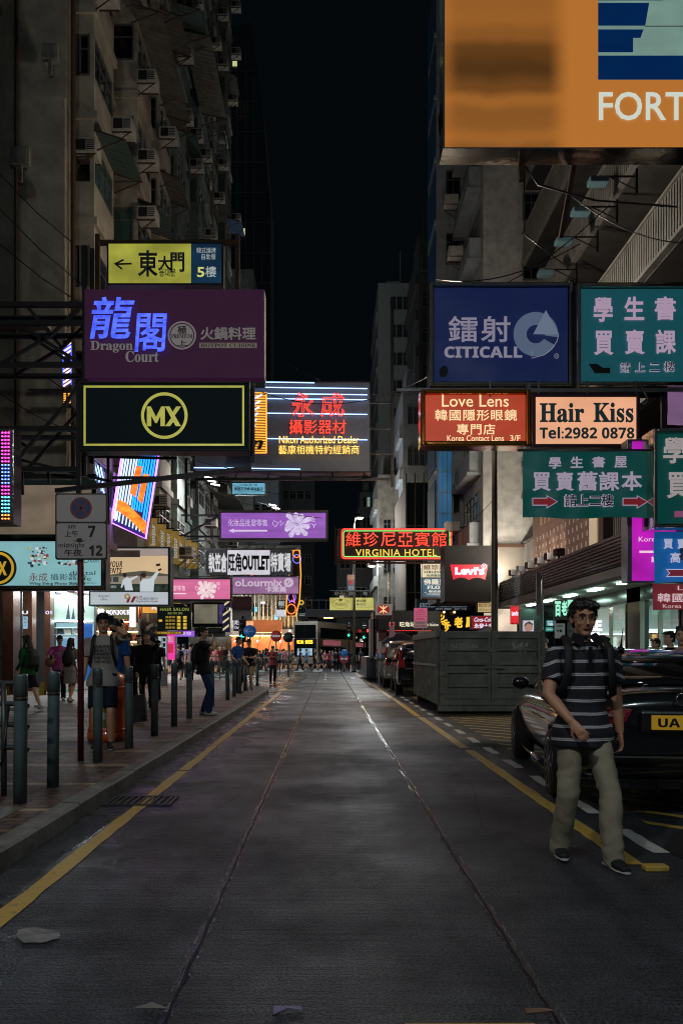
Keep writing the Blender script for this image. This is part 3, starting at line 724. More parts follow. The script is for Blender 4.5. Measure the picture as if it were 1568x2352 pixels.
for z in range(6, 12): b.box(.04, -.19, z, .72, -.163, z + .05)
b.build('glazing_bar', WINF, r)
# building wrapped in scaffold netting
r = empty('netted_building', (0, 0, 0), 'building wrapped in dark scaffold netting beyond the jeans sign', 'building')
x0, x1 = GX(932, 48), GX(1012, 48); zt = GZ(1108, 48)
MB().box(x0, 48.2, 3.5, x1 + 3, 56, zt).build('wall', CON_D, r)
vs = []; fs = []; n = 40; k = 30
for j in range(k + 1):
    for i in range(n + 1): vs.append((x0 + (x1 - x0) * i / n, 48.0 + .10 * math.sin(i * 1.3 + j * .4) + .06 * math.sin(j * 1.1), 4 + (zt - 4) * j / k))
for j in range(k):
    for i in range(n): a = j * (n + 1) + i; fs.append((a, a + 1, a + n + 2, a + n + 1))
MB().add(vs, fs, True).build('netting', mat('scaffold netting', S(26, 42, 52), .8, noise=.4, ns=1.5), r)
b = MB()
for i in range(5): x = x0 + (x1 - x0) * i / 4; b.tube([(x, 47.75, .2), (x, 47.75, zt + .5)], .04, 6)
for z in range(5, int(zt), 2): b.tube([(x0, 47.72, z), (x1, 47.72, z)], .035, 6)
b.build('scaffold_pole', mat('bamboo', (.22, .17, .09), .7), r); rebase(r, (x0, 48, 0))
# stepped grey buildings in the middle distance on the right
def slab(name, label, px0, px1, ptop, Y, dep, m, rows, cols, wmar=.2, lights=(), wh=1.3, zfirst=6, step=3.0, side=True, seed=1, roofstuff=True):
    rnd = random.Random(seed); x0, x1 = GX(px0, Y), GX(px1, Y); zt = GZ(ptop, Y); r = empty(name, ((x0 + x1) / 2, Y, 0), label, 'building'); hw = (x1 - x0) / 2
    b = MB(); b.box(-hw, 0, 0, hw, dep, zt)
    z = zfirst
    while z < zt - 1 and side: b.box(-hw - .25, .3, z - .9, -hw - .004, dep - .3, z - .1); z += step
    b.build('wall', m, r)
    if roofstuff:
        b = MB(); b.box(-hw * .5, dep * .3, zt, hw * .2, dep * .7, zt + 2.2).tube([(hw * .1, 2, zt), (hw * .1, 2, zt + 5)], .06, 6); b.build('roof_house', m, r)
    k = 0; cnt = 0; ww = 2 * hw * (1 - wmar) / cols
    while zfirst + k * step + wh < zt - .5 and k < rows:
        for c in range(cols):
            if cnt > 98: break
            g = LW2 if (k, c) in lights else GLASSD
            window(r, (-hw + 2 * hw * wmar / 2 + ww * (c + .5), -.03, zfirst + k * step), ww * .82, wh, 0, 2, .3, g); cnt += 1
        k += 1
    return r
LW2 = mat('dim lit room', S(120, 140, 120), .4, emit=S(150, 180, 160), es=.6)
slab('grey_tower', 'tall grey tower with rows of dark windows and a roof mast', 868, 966, 650, 100, 14, mat('tower render', (.42, .44, .42), .85, noise=.2), 16, 3, .55, (), 1.6, 6, 3.5, seed=2)
slab('stepped_building', 'stepped grey building between the grey tower and the netting', 925, 985, 890, 58, 8, CON_B, 9, 3, .3, seed=3)
slab('low_pale_building', 'pale building with open shutters beside the neon hotel sign', 868, 932, 1090, 62, 8, CON_T, 7, 2, .3, zfirst=4.5, seed=4)
slab('corner_tenement', 'distant block with two lit windows left of the grey tower', 826, 866, 1130, 118, 12, CON_T, 8, 3, .3, ((6, 1), (5, 2)), 1.5, 5, 3, seed=5)
slab('bluish_end_wall', 'bluish tenement with blank end wall behind the toy sign', 532, 640, 1085, 96, 10, CON_B, 3, 3, .3, zfirst=12, seed=6)
slab('dark_tenement', 'dark tenement covered with air conditioners behind the toy sign', 640, 722, 1088, 112, 10, mat('dark tenement', (.11, .115, .12), .85, noise=.3), 7, 4, .15, (), 1.2, 5, 3, seed=7)
slab('edge_building', 'dark slim building with folded shutters beside the big blue sign', 962, 992, 552, 66, 10, CON_D, 12, 1, .3, zfirst=6, seed=8)
slab('pale_block', 'pale slab block rising behind the yellow barbecue sign', 532, 582, 618, 94, 8, CON_T, 0, 1, seed=9, roofstuff=False, side=False)
# row across the junction, left
r = empty('far_shop_block', (0, 0, 0), 'bright shop block with white pipes across the junction', 'building')
x0, x1 = GX(430, 92), GX(690, 92)
MB().box(x0, 93, 0, x1, 99, GZ(1250, 92)).build('wall', CON_T, r)
b = MB()
for i in range(26):
    x = x0 + .4 + i * (x1 - x0 - .8) / 25; b.tube([(x, 92.7, 4), (x, 92.7, GZ(1250, 92) - random.random() * 3)], random.choice((.06, .1, .14)), 8)
b.build('pipe', mat('pale pipe', S(150, 150, 140), .5, noise=.2), r)
for i in range(8): window(r, (x0 + 1.2 + i * (x1 - x0) / 8.4, 92.95, 5.6), 1.1, 1.5, 0, 2)
for i in range(8): window(r, (x0 + 1.2 + i * (x1 - x0) / 8.4, 92.95, 8.9), 1.1, 1.5, 0, 2)
lamp(r, ((x0 + x1) / 2, 90.0, 4.9), 900, (.92, 1, 1), (9, .5), (R(140), 0, 0)); rebase(r, ((x0 + x1) / 2, 92.5, 0))  # added area light whitening the pipes, no fixture built for it
# ================================================================ signboards
BOLD = {'bold': .02}
def B(v, **k): return dict(bold=v, **k)
def arms(s, pairs, m=DARKM, r=.05, name='support_arm'):
    b = MB()
    for p, q in pairs: b.bar(p, q, r)
    return b.build(name, m, s.root)
# ---- steel trusses carrying the signs on the left
def truss(label, rows, diag, Y, extra=()):
    r = empty('sign_truss', W(-60, rows[-1], Y), label, 'steel truss'); o = r.location; b = MB(); P = lambda px, py, dy=0: W(px, py, Y) - o + Vector((0, dy, 0))
    for i, py in enumerate(rows):
        for dy in (0, .7): b.bar(P(-60, py, dy), P(200, py, dy), .10)
    for (xa, ya, xb, yb) in diag:
        b.bar(P(xa, ya, .0), P(xb, yb, .0), .065); b.bar(P(xa, ya, .7), P(xb, yb, .7), .065)
    for x in (188, 206): b.bar(P(x, 560, .2), P(x, 1060, .2), .075)
    for q in extra: b.bar(P(*q[:2], .3), P(*q[2:], .3), .055)
    b.build('girder', mat('black truss steel', S(30, 29, 30), .6, .3, noise=.25), r)
    for (xa, ya, xb, yb) in ((0, 480, 190, 655), (0, 400, 170, 560), (0, 560, 190, 700), (-40, 880, 200, 1010), (100, 860, 190, 910)): MB().tube([P(xa, ya), P((xa + xb) / 2, (ya + yb) / 2 + 8), P(xb, yb)], .012, 5).build('stay_cable', BLACK, r)
truss('black lattice truss holding the big signboards on the stained wall side', [700, 742, 838, 985, 1078],
      [(0, 838, 118, 770), (40, 742, 190, 838), (118, 770, 190, 700), (20, 1078, 150, 930), (150, 930, 190, 870), (0, 1050, 60, 1078), (0, 985, 40, 1010), (60, 700, 118, 770)], 16.9,
      ((40, 1078, 40, 1130), (100, 1078, 103, 1105), (0, 1040, 250, 1100), (190, 1040, 400, 1045), (240, 1045, 240, 1200), (250, 1090, 420, 1090), (422, 1045, 422, 1195)))
# ---- yellow and navy barbecue sign
s = Sign('barbecue_sign', 'yellow and navy lightbox with brush characters and arrow above the purple signboard', 'signboard', (247, 557, 512, 655), 17.0)
s.housing(.35, DARKM, .03); Y1 = glow('yellow face', (160, 160, 62), .85, .4, 1.1); N1 = glow('navy face', (8, 42, 66), .9, .5, 1.2)
s.panel(Y1, (249, 559, 439, 653)); s.panel(N1, (439.5, 559, 510, 653), name='side_panel')
INK = lit('ink lettering', (12, 14, 10), .3)
s.text([('東', (317, 575, 363, 636), B(.022)), ('大', (363, 588, 394, 622), B(.03)), ('門', (392, 580, 424, 626), B(.03)), ('등대문', (366, 617, 404, 636), B(.02))], INK)
s.poly([[(262, 606), (284, 595), (285, 599), (272, 605), (303, 604), (303, 608), (272, 609), (282, 617), (280, 620)]], INK, name='arrow')
W1 = lit('pale lettering', (180, 190, 190), .7)
s.text([('韓式燒烤', (452, 569, 496, 582)), ('自助餐', (463, 583, 496, 597)), ('樓', (472, 612, 497, 637), B(.01))], W1)
s.text([('5', (453, 614, 470, 637), B(.02))], lit('yellow lettering', (210, 205, 110), .9), name='floor_number')
arms(s, [((-s.w / 2 - .3, .3, s.h + .15), (s.w / 2 + .3, .3, s.h + .15)), ((s.w / 2 + .28, .25, -2), (s.w / 2 + .28, .25, s.h + .3)), ((-s.w / 2 - .28, .25, -.4), (-s.w / 2 - .28, .25, s.h + .3))], RUST, .09)
# ---- purple hotpot sign
s = Sign('hotpot_sign', 'large dull purple signboard with glowing blue characters above the black signboard', 'signboard', (195, 665, 607, 868), 16.5)
PUR = mat('purple sign paint', (.03, .006, .027), .6, noise=.08, ns=2, emit=S(46, 16, 42), es=.7, bump=.05, bs=2)
s.housing(.4, PUR, 0); s.panel(PUR, y=-.006)
BLUE = glow('blue neon face', (70, 92, 255), 1.5, .45, 6)
s.text([('龍', (210, 686, 312, 782), B(.014, shear=.16)), ('閣', (312, 724, 386, 812), B(.014, shear=.08))], BLUE, y=-.09)
GREYM = mat('brushed grey letters', S(150, 146, 140), .4, .2, emit=S(110, 106, 104), es=.55)
s.text([('Dragon', (210, 785, 307, 812), {'sty': 'serif', 'bold': .012}), ('Court', (290, 808, 366, 834), {'sty': 'serif', 'bold': .012}), ('火鍋料理', (461, 753, 588, 783), B(.025))], GREYM, y=-.05)
PL = mat('plated strip', S(140, 130, 116), .35, .4, emit=S(96, 88, 80), es=.6)
s.poly([[(458, 788), (590, 788), (590, 800), (458, 800)]], PL, y=-.02, name='name_strip')
s.text([('HOTPOT CUISINE', (461, 790, 588, 799), {'sty': 'serif', 'bold': .01})], lit('dark plum letters', (40, 20, 38), .5), y=-.03, name='small_lettering')
s.ring(419, 772, 0, 26, GREYM, y=-.04, name='badge'); s.ring(419, 772, 28.5, 32.5, GREYM, y=-.04, name='badge_ring')
s.text([('極', (409, 750, 430, 769), B(.02)), ('上', (409, 783, 431, 796), B(.02)), ('PREMIUM', (395, 770, 443, 779), {'sty': 'serif', 'bold': .01})], lit('dark plum letters', (40, 20, 38), .5), y=-.05, name='badge_lettering')
arms(s, [((-s.w / 2 - .06, .2, -2), (-s.w / 2 - .06, .2, s.h + 1)), ((-s.w / 2, .2, -.08), (s.w / 2, .2, -.08))], DARKM, .09)
# ---- black signboard with ringed letters
s = Sign('black_signboard', 'black lightbox with olive border and ringed two letter emblem', 'signboard', (184, 878, 574, 1036), 16.2)
BLK = mat('black sign face', (.003, .005, .005), .7, emit=S(10, 18, 19), es=.7, spec=.12)
s.housing(.4, DARKM, .035); s.panel(BLK)
OLV = glow('olive light face', (172, 170, 72), .9, .12, 3)
s.poly([[(193, 886), (561, 886), (561, 890.5), (193, 890.5)], [(193, 1019.5), (561, 1019.5), (561, 1024), (193, 1024)], [(193, 891), (197.5, 891), (197.5, 1019), (193, 1019)], [(556.5, 891), (561, 891), (561, 1019), (556.5, 1019)]], OLV, name='border')
s.ring(378, 955, 46.5, 53.5, OLV, name='emblem_ring')
s.poly([[(338, 979), (338, 934), (347, 934), (359, 958), (371, 934), (379, 934), (379, 979), (369, 979), (369, 955), (361, 972), (357, 972), (348, 955), (348, 979)],
        [(379.5, 934), (390, 934), (416, 979), (404, 979)], [(405, 934), (416, 934), (400, 957), (395.5, 949)], [(394, 960), (399, 968), (391, 979), (380, 979)]], OLV, name='emblem_letters')
arms(s, [((s.w / 2 + .03, .25, -.15), (s.w / 2 + .03, .25, s.h + .1)), ((-s.w / 2 - .1, .25, -.9), (-s.w / 2 - .1, .25, s.h)), ((-s.w / 2 - .6, .3, -.75), (s.w / 2, .3, -.28))], DARKM, .09)
# ---- neon camera dealer sign further up the street
s = Sign('neon_camera_sign', 'wide neon sign with red and yellow characters and blue tubes over the street', 'neon sign', (445, 876, 852, 1085), 31.0)
SHEET = mat('weathered sign sheet', (.10, .11, .15), .5, .2, noise=.2, ns=1.2, bump=.15, bs=2)
s.housing(.7, SHEET, .05, DARKM); s.panel(SHEET)
TB = lit('blue white tube', (160, 200, 255), 2.4, True); TC_ = lit('cyan tube', (130, 200, 240), 3, True)
s.lines([[(595, 880), (722, 882)]] + [[(575, y), (702, y + 1.6), (843, y + 3.4)] for y in (892, 906, 917.5, 951, 1009)] + [[(447, 1076), (560, 1077)], [(572, 1077.5), (690, 1079.5)]], .021, TB, y=-.14)
NR = lit('red neon', (255, 60, 40), 2.0, True); NY = lit('yellow neon', (255, 206, 96), 1.7, True)
s.text([('永', (670, 906, 722, 962), dict(neon=.018)), ('成', (735, 907, 790, 962), dict(neon=.018)), ('攝影器材', (665, 968, 794, 1000), {})], NR, y=-.24)
s.text([('Nikon Authorized Dealer', (642, 1006, 823, 1023), B(.006)), ('藝康相機特約經銷商', (641, 1027, 824, 1048), {})], NY, y=-.3, name='yellow_lettering')
b = MB(); ww = s.w / 2
b.bar((-ww, .3, -.2), (ww + .9, .3, -.2), .1); b.bar((ww + .85, .3, -.5), (ww + .85, .3, s.h + 3), .12)
for k in range(6): b.bar((-ww + .4 + k * 1.25, -.2, -.25), (-ww + .4 + k * 1.25, .3, .05), .05)
for k in range(3): b.bar((ww, .3, .8 + k), (ww + .85, .3, .8 + k), .06)
b.build('support_frame', DARKM, s.root)
# amber ladder neon beside it
s = Sign('amber_neon_panel', 'amber neon panel of close horizontal bars with a black letter beside the black signboard', 'neon sign', (572, 902, 612, 1042), 29.6)
s.housing(.3, mat('amber sheet', (.25, .16, .05), .5, noise=.2), 0); AMB = lit('amber neon', (255, 170, 60), 1.5, True)
s.lines([[(578, y), (611, y + 1)] for y in range(909, 1040, 6)] + [[(612, 903), (612, 1041)], [(575, 903), (612, 903)], [(575, 1041), (612, 1041)]], .022, AMB, y=-.05)
s.lines([[(576, 921 + k * 14), (602 - k * 3, 909 + k * 14)] for k in range(6)], .028, TB, y=-.12, name='white_tube')
s.text([('n', (576, 1014, 606, 1034), {'sty': 'sans', 'shear': .3, 'bold': .03})], BLACK, y=-.2)
# ---- barber style tower lamp
s = Sign('striped_tower_sign', 'slim tower sign with pink and blue diagonal neon stripes on the stained wall', 'neon sign', (146, 782, 166, 932), 21.2)
s.housing(.25, BLACK, .015); s.lines([[(147, 800 + k * 9), (165, 788 + k * 9)] for k in range(3)] + [[(147, 846 + k * 8.5), (165, 834 + k * 8.5)] for k in range(6)], .022, lit('pink white tube', (255, 200, 220), 1.8, True), y=-.04)
s.lines([[(147, 804 + k * 9), (165, 792 + k * 9)] for k in range(2)] + [[(146.5, 795), (146.5, 885)], [(165.5, 795), (165.5, 885)]], .016, lit('blue tube', (60, 90, 255), 1.6, True), y=-.04, name='blue_tube')
s.lines([[(148, 906 + k * 5), (153, 905 + k * 5)] for k in range(5)] + [[(158, 906 + k * 5), (164, 905 + k * 5)] for k in range(5)], .016, AMB, y=-.04, name='amber_tube')
# ---- LED dot sign at the frame edge
s = Sign('led_dot_sign', 'tall sign of pink and blue LED dots at the edge above the cream lightbox', 'LED sign', (-70, 986, 33, 1203), 14.5)
s.housing(.35, BLACK, .05, CHROME)
cols = {}
for j in range(25):
    y = 995 + j * 8.2
    g = 'pink' if j < 9 or 15 <= j < 18 else ('blue' if j < 15 or j >= 23 else 'cyan')
    if j >= 23: g = 'amber'
    for i in range(9):
        x = 22 - i * 7.2 - (6 if i > 2 else 0); cols.setdefault(g if i < 3 else ('violet' if j < 3 else 'off'), []).append((x, y))
for g, c in dict(pink=(255, 60, 190), blue=(90, 120, 255), cyan=(90, 220, 255), amber=(255, 130, 60), violet=(110, 70, 255)).items():
    if g not in cols: continue
    b = MB()
    for x, y in cols[g]:
        a, z = s.L(x, y); b.ball((a, -.03, z), (.019, .012, .014), 6, 4)
    b.build('led_dot', lit(g + ' led', c, 6.0, True), s.root)
# ---- cream blank lightbox and cyan camera shop lightbox
s = Sign('blank_lightbox', 'blank cream lightbox with green frame above the cyan camera shop sign', 'signboard', (-60, 1104, 222, 1238), 21.0)
s.housing(.4, mat('green sign frame', S(48, 84, 80), .5), .12); s.panel(glow('cream face', (122, 108, 92), .8, .35, .9))
s = Sign('camera_shop_sign', 'pale cyan camera shop lightbox with red and grey lettering below the blank cream one', 'signboard', (-60, 1241, 244, 1356), 20.9)
s.housing(.4, DARKM, .03); s.panel(glow('pale cyan face', (128, 178, 182), .95, .15, .6), (-58, 1243, 232, 1345))
s.poly([[(-58, 1345.5), (243, 1345.5), (243, 1355), (-58, 1355)], [(232.5, 1250), (243, 1250), (243, 1345), (232.5, 1345)]], CHROME, name='mirror_edge')
RD = lit('dark red lettering', (120, 40, 48), .7); DG = lit('slate lettering', (60, 84, 90), .5)
s.text([('永成', (68, 1316, 110, 1335), B(.0))], RD); s.text([('攝影器材', (117, 1318, 197, 1333)), ('Wing Shing Photo Supplies', (68, 1337, 197, 1345), B(.03))], DG, name='grey_lettering')
s.text([('digital', (161, 1311, 220, 1324), {}), ('life', (184, 1324, 210, 1334), {}), ('數碼生活產品中心', (161, 1336, 222, 1342), {})], DG, name='thin_lettering')
s.text([('3D', (274 - 90, 1222 + 60, 290 - 85, 1293)), ('AUDIO', (207, 1285, 228, 1292), B(.02))], DG, name='badge_lettering')
s.poly([[(176, 1264), (204, 1264), (204, 1278), (176, 1278)]], lit('yellow badge', (200, 190, 70), .8), name='badge')
# two round collages on the sign
for (x0, y0, x1, y1), seed in (((60, 1252, 118, 1306), 1), ((127, 1252, 188, 1306), 2)):
    rnd = random.Random(seed)
    for c, nn in (((40, 60, 70), 14), ((150, 60, 70), 9), ((190, 170, 90), 7), ((210, 222, 222), 12)):
        P = []
        for _ in range(nn):
            x, y = rnd.uniform(x0 + 6, x1 - 6), rnd.uniform(y0 + 6, y1 - 6); q = rnd.uniform(2, 6)
            P.append([(x + q * math.cos(a + q), y + q * math.sin(a + q) * .8) for a in (0, 1.7, 2.9, 4.6)])
        s.poly(P, lit('collage %d' % c[0], c, .75), y=-.012 - .001 * rnd.random() - .002 * nn / 14, t=.001, name='printed_picture')
s.ring(0, 1305, 0, 40, mat('round sign green', S(40, 66, 62), .5), y=-.03, name='round_sign'); s.ring(-2, 1305, 31, 37, glow('amber ring', (190, 150, 40), .95, .1), y=-.06, name='round_sign_ring'); s.ring(-2, 1305, 0, 30.8, BLK, y=-.05, name='round_sign_face')
s.text([('X', (-2, 1290, 19, 1322), {'sty': 'sans', 'bold': .02})], lit('amber lettering', (190, 150, 40), .95), y=-.07, name='round_sign_letter')
# ---- camera advert lightbox
s = Sign('camera_advert', 'camera advert lightbox with two people on rocks and a hazy lake', 'advert lightbox', (205, 1256, 392, 1392), 26.0)
s.housing(.5, mat('green sign frame', S(48, 84, 80), .5), .05)
s.panel(glow('advert sky', (158, 144, 138), .95, .1, .6), (247, 1260, 386, 1276)); s.panel(glow('advert haze', (206, 178, 138), .95, .12, .5), (247, 1276.3, 386, 1320), name='picture_sky')
s.panel(glow('advert lake', (150, 138, 122), .85, .1), (247, 1320.3, 386, 1341), name='picture_lake'); s.panel(glow('advert rocks', (54, 66, 56), .6, .7, 6), (247, 1341.3, 386, 1359), name='picture_rocks')
s.panel(glow('pale strip', (176, 184, 190), .98, .08), (207, 1360, 386, 1389), name='name_strip')
s.poly([[(252, 1320), (290, 1315), (330, 1311), (386, 1319), (386, 1323), (252, 1324)]], lit('hill print', (96, 92, 80), .7), name='picture_hills')
s.poly([[(283, 1331), (292, 1326), (299, 1328), (316, 1322), (317, 1325), (302, 1334), (306, 1356), (288, 1356), (286, 1341), (280, 1351), (278, 1349)], [(322, 1336), (330, 1330), (345, 1329), (362, 1311), (366, 1314), (355, 1334), (353, 1359), (322, 1359)]], lit('printed shirts', (196, 206, 212), .9), y=-.014, name='picture_people')
s.poly([[(287 + 4.5 * math.cos(a) * 1.0, 1321 + 5 * math.sin(a)) for a in [i * .52 for i in range(12)]], [(331 + 5 * math.cos(a), 1321 + 6.5 * math.sin(a)) for a in [i * .52 for i in range(12)]], [(323, 1320), (327, 1316), (326, 1330), (323, 1338)], [(363, 1308), (371, 1305), (372, 1309), (365, 1312)], [(358, 1296), (368, 1294), (369, 1299), (360, 1301)]], lit('printed hair', (58, 40, 38), .6), y=-.016, name='picture_hair')
s.text([('YOUR', (252, 1289, 282, 1303), {'sty': 'sans', 'shear': .25}), ('ENTS', (251, 1304, 281, 1317), {'sty': 'sans', 'shear': .25})], INK)
s.text([('S M50', (250, 1345, 268, 1351), {'sty': 'sans'})], W1, name='model_lettering')
s.poly([[(260, 1325), (273, 1325), (273, 1337), (260, 1337)], [(249, 1325), (257, 1325), (257, 1337), (249, 1337)]], lit('camera print', (70, 80, 84), .6), y=-.015, name='picture_camera')
s.text([('digital', (226, 1366, 252, 1373), {}), ('life', (232, 1374, 248, 1379), {}), ('攝影器材', (328, 1372, 363, 1378)), ('Wing Shing Photo Supplies', (312, 1379, 363, 1384), B(.02))], lit('grey lettering', (90, 96, 104), .6), name='grey_lettering')
s.text([('永成', (313, 1368, 327, 1378))], RD, name='red_lettering')
s.poly([[(290, 1384), (296, 1384), (301, 1371), (296, 1371)], [(300, 1384), (306, 1384), (314, 1370), (307, 1370)]], RD, name='emblem'); s.ring(293, 1370, 3.2, 6.6, lit('gold emblem', (170, 130, 70), .8), name='emblem_ring')
# ---- leaning neon sign above it
s = Sign('leaning_neon_sign', 'leaning neon sign with white and cyan bars and orange flame panels', 'neon sign', (256, 1040, 366, 1242), 24.5)
s.housing(.0, DARKM, 0) if False else None
OUT = [(282, 1042), (366, 1042), (336, 1238), (257, 1201)]
s.poly([OUT], mat('neon back sheet', S(60, 64, 90), .5), y=.0, t=.25, name='back_sheet'); VIO = lit('violet tube', (150, 80, 255), 9, True)
s.lines([OUT], .03, VIO, y=-.05, close=True)
ed = lambda u, v: (((282 + 84 * u) * (1 - v) + (257 + 79 * u) * v), (1042 * (1 - v) + (1201 + 37 * u) * v))
s.lines([[ed(u, .02), ed(u, .68 if .2 < u < .8 else .93)] for u in (.06, .13, .2, .28, .36, .43)], .026, lit('white tube', (200, 225, 255), 1.5, True), y=-.06, name='white_tube')
s.lines([[ed(u, .02), ed(u, .72 if u < .85 else .93)] for u in (.5, .56, .63, .7, .77, .85, .92)], .026, lit('cyan neon', (30, 140, 255), 2.4, True), y=-.06, name='cyan_tube')
s.lines([[ed(u, .82), ed(u, .95)] for u in (.1, .2, .3, .4, .5, .6, .7, .8, .9)], .022, lit('white tube', (200, 225, 255), 1.5, True), y=-.06, name='lower_tube')
ORN = glow('orange flame face', (255, 100, 30), 2.4, .6, 4)
s.poly([[ed(.45, .17), ed(.62, .17), ed(.56, .56), ed(.40, .53)], [ed(.68, .26), ed(.83, .26), ed(.78, .62), ed(.62, .58)], [ed(.1, .66), ed(.3, .66), ed(.97, .82), ed(.97, .96), ed(.5, .86), ed(.1, .8)]], ORN, y=-.1, name='flame_panel')
# ---- gold flags
for i, (x, y, h) in enumerate(((351, 1190, 80), (371, 1204, 76), (386, 1216, 62), (402, 1220, 76), (414, 1232, 70), (430, 1240, 66), (444, 1246, 60))):
    Yf = 27 + i * 1.6; s = Sign('hanging_banner', 'gold hanging banner with white script, %s from the leaning neon sign' % ('first second third fourth fifth sixth seventh'.split()[i]), 'banner', (x - 9, y, x + 10, y + h), Yf, 'gold banners along the tenement front')
    s.panel(glow('gold cloth', (128, 100, 44), .75, .45, 2), y=0, wavy=.03, name='cloth'); b = MB(); b.bar((-s.w / 2, .02, s.h + .03), (s.w / 2 + .1, .02, s.h + .03), .04); b.build('rod', DARKM, s.root)
    tm = textmesh('bonjour', bold=.01); q = MB(); sc = s.h * .6 / (tm[3] - tm[2])
    q.add([((v[1] - .3) * sc * -1 + .02, -.07, .25 + (v[0] - tm[2]) * sc) for v in tm[0]], tm[1]).build('lettering', W1, s.root)
# ---- blue LED panel behind the truss
s = Sign('script_neon_sign', 'violet lit box with white neon script behind the black trusses', 'neon sign', (176, 1020, 238, 1190), 23.0, rz=.0)
s.poly([[(168, 1020), (238, 1082), (238, 1190), (168, 1120)]], glow('violet face', (70, 72, 140), .8, .5, 1), y=0, t=.2, name='back_sheet')
s.lines([[(184 + k * 7, 1046 + k * 4), (190 + k * 7, 1060 + k * 6), (186 + k * 7, 1074 + k * 6), (192 + k * 7, 1086 + k * 7)] for k in range(8)], .02, TB, y=-.05)
# ---- toy shop lightbox
s = Sign('toy_sign', 'small pale blue lightbox with dark lettering high over the junction', 'signboard', (532, 1108, 610, 1137), 46)
s.housing(.3, DARKM, .04); s.panel(glow('pale blue face', (110, 176, 200), .9, .25, 1))
s.text([('OMAKASE TOY', (551, 1111, 592, 1117), {'sty': 'serif'}), ('情趣用品香港旗艦店', (538, 1119, 604, 1127), B(.02)), ('Hong Kong Sex toys Store', (548, 1128, 592, 1131), {}), ('www.omakasetoy.com', (538, 1132, 568, 1135), {})], lit('navy lettering', (22, 44, 66), .5))
# ---- beauty shop signs
def flower(s, cx, cy, r, m, y=-.014):
    P = []
    for k in range(10):
        a = k * 2 * PI / 10 + .2; u = (math.cos(a), math.sin(a)); v = (-u[1], u[0]); rr = r * (1 + .18 * math.sin(k * 2.3))
        P.append([(cx + u[0] * t * rr + v[0] * q * r, cy + u[1] * t * rr + v[1] * q * r) for t, q in ((.12, -.03), (.55, -.17), (.9, -.2), (1.02, 0), (.9, .2), (.55, .17), (.12, .03))])
    s.poly(P, m, y=y, t=.002, name='flower')
s = Sign('purple_beauty_sign', 'long glowing purple lightbox with white flower and arrow over the street', 'signboard', (503, 1172, 753, 1241), 33.5)
s.housing(.45, mat('grey sign frame', S(74, 70, 72), .5, .3), .09); s.panel(glow('purple face', (142, 86, 178), .98, .22, 1.2, (.5, 1, 3)), (508, 1178, 748, 1236))
LIL = lit('lilac white', (214, 196, 230), .95)
s.text([('化妝品批發零售', (524, 1193, 614, 1209), {}), ('凝 美', (672, 1186, 724, 1199), {}), ('BEAUTY', (655, 1203, 727, 1213), {})], LIL); s.poly([[(525, 1219), (537, 1214), (537, 1217), (614, 1217), (614, 1221), (537, 1221), (537, 1224)]], LIL, name='arrow')
s.lines([[(636, 1200), (629, 1196), (626, 1203), (632, 1211), (640, 1200), (645, 1196), (644, 1209), (652, 1199)]], .014, LIL, y=-.02, name='monogram'); flower(s, 682, 1205, 30, glow('pale petals', (206, 190, 226), .95, .25, 4))
arms(s, [((-s.w / 2, .3, .2), (-s.w / 2 - 1.7, .3, .2)), ((-s.w / 2, .3, 1.1), (-s.w / 2 - 1.7, .3, 1.1)), ((-s.w / 2, .3, 1.1), (-s.w / 2 - 1.6, .3, .2)), ((-s.w / 2 - 1.7, .3, -2.4), (-s.w / 2 - 1.7, .3, 3.5))], DARKM, .08)
s = Sign('pink_beauty_sign', 'glowing pink lightbox with white flower beside the barber pole', 'signboard', (386, 1328, 532, 1380), 30)
s.housing(.4, mat('grey sign frame', S(74, 70, 72), .5, .3), .05); s.panel(glow('pink face', (208, 108, 150), 1.0, .18, 1.2, (.5, 1, 3)), (389, 1331, 529, 1376))
PW = lit('pink white', (246, 206, 220), .95)
s.text([('批發零售', (388, 1345, 426, 1357)), ('凝 美', (484, 1336, 506, 1345)), ('BEAUTY', (468, 1348, 506, 1356))], PW); s.poly([[(389, 1362), (427, 1362), (427, 1365), (389, 1365)]], PW, name='bar'); flower(s, 474, 1355, 22, glow('pink petals', (240, 214, 216), .95, .2, 4))
s.lines([[(455, 1349), (450, 1347), (449, 1352), (453, 1357), (458, 1349), (461, 1347), (460, 1355)]], .012, PW, y=-.02, name='monogram')
# ---- outlet banner
s = Sign('outlet_banner', 'black and white cloth banner reading outlet hung over the street', 'banner', (474, 1263, 672, 1322), 37.5)
s.panel(glow('dark cloth', (52, 54, 58), .7, .2), (474, 1264, 672, 1320), y=.02, wavy=.03, name='cloth'); s.panel(glow('white lit cloth', (210, 208, 216), .95, .15, 1), (523, 1264, 620, 1320), y=-.03, wavy=.02, name='pale_cloth')
s.text([('執笠倉', (480, 1270, 522, 1316), B(.03)), ('特賣場', (622, 1270, 668, 1314), B(.03))], lit('white cloth letters', (214, 214, 218), .9), y=-.07)
s.text([('旺角', (525, 1270, 555, 1314), B(.03)), ('OUTLET', (556, 1276, 619, 1310), {'bold': .05})], INK, y=-.08, name='black_lettering')
b = MB(); b.bar((-s.w / 2 - 2, .1, s.h + .05), (s.w / 2 + .2, .1, s.h + .05), .06).bar((-s.w / 2 - 2, .1, -.05), (s.w / 2 + .2, .1, -.05), .05).bar((-s.w / 2 - 2, .5, s.h + .5), (s.w / 2, .1, s.h + .45), .06).bar((-s.w / 2 - 1.2, .1, s.h + .6), (-s.w / 2, .1, s.h * .4), .06)
for k in range(5): b.bar((-s.w / 2 - 1.8 + k * 1.2, .1, s.h + .05), (-s.w / 2 - 1.2 + k * 1.2, .3, s.h + .5), .04)
b.build('support_frame', STEEL, s.root)
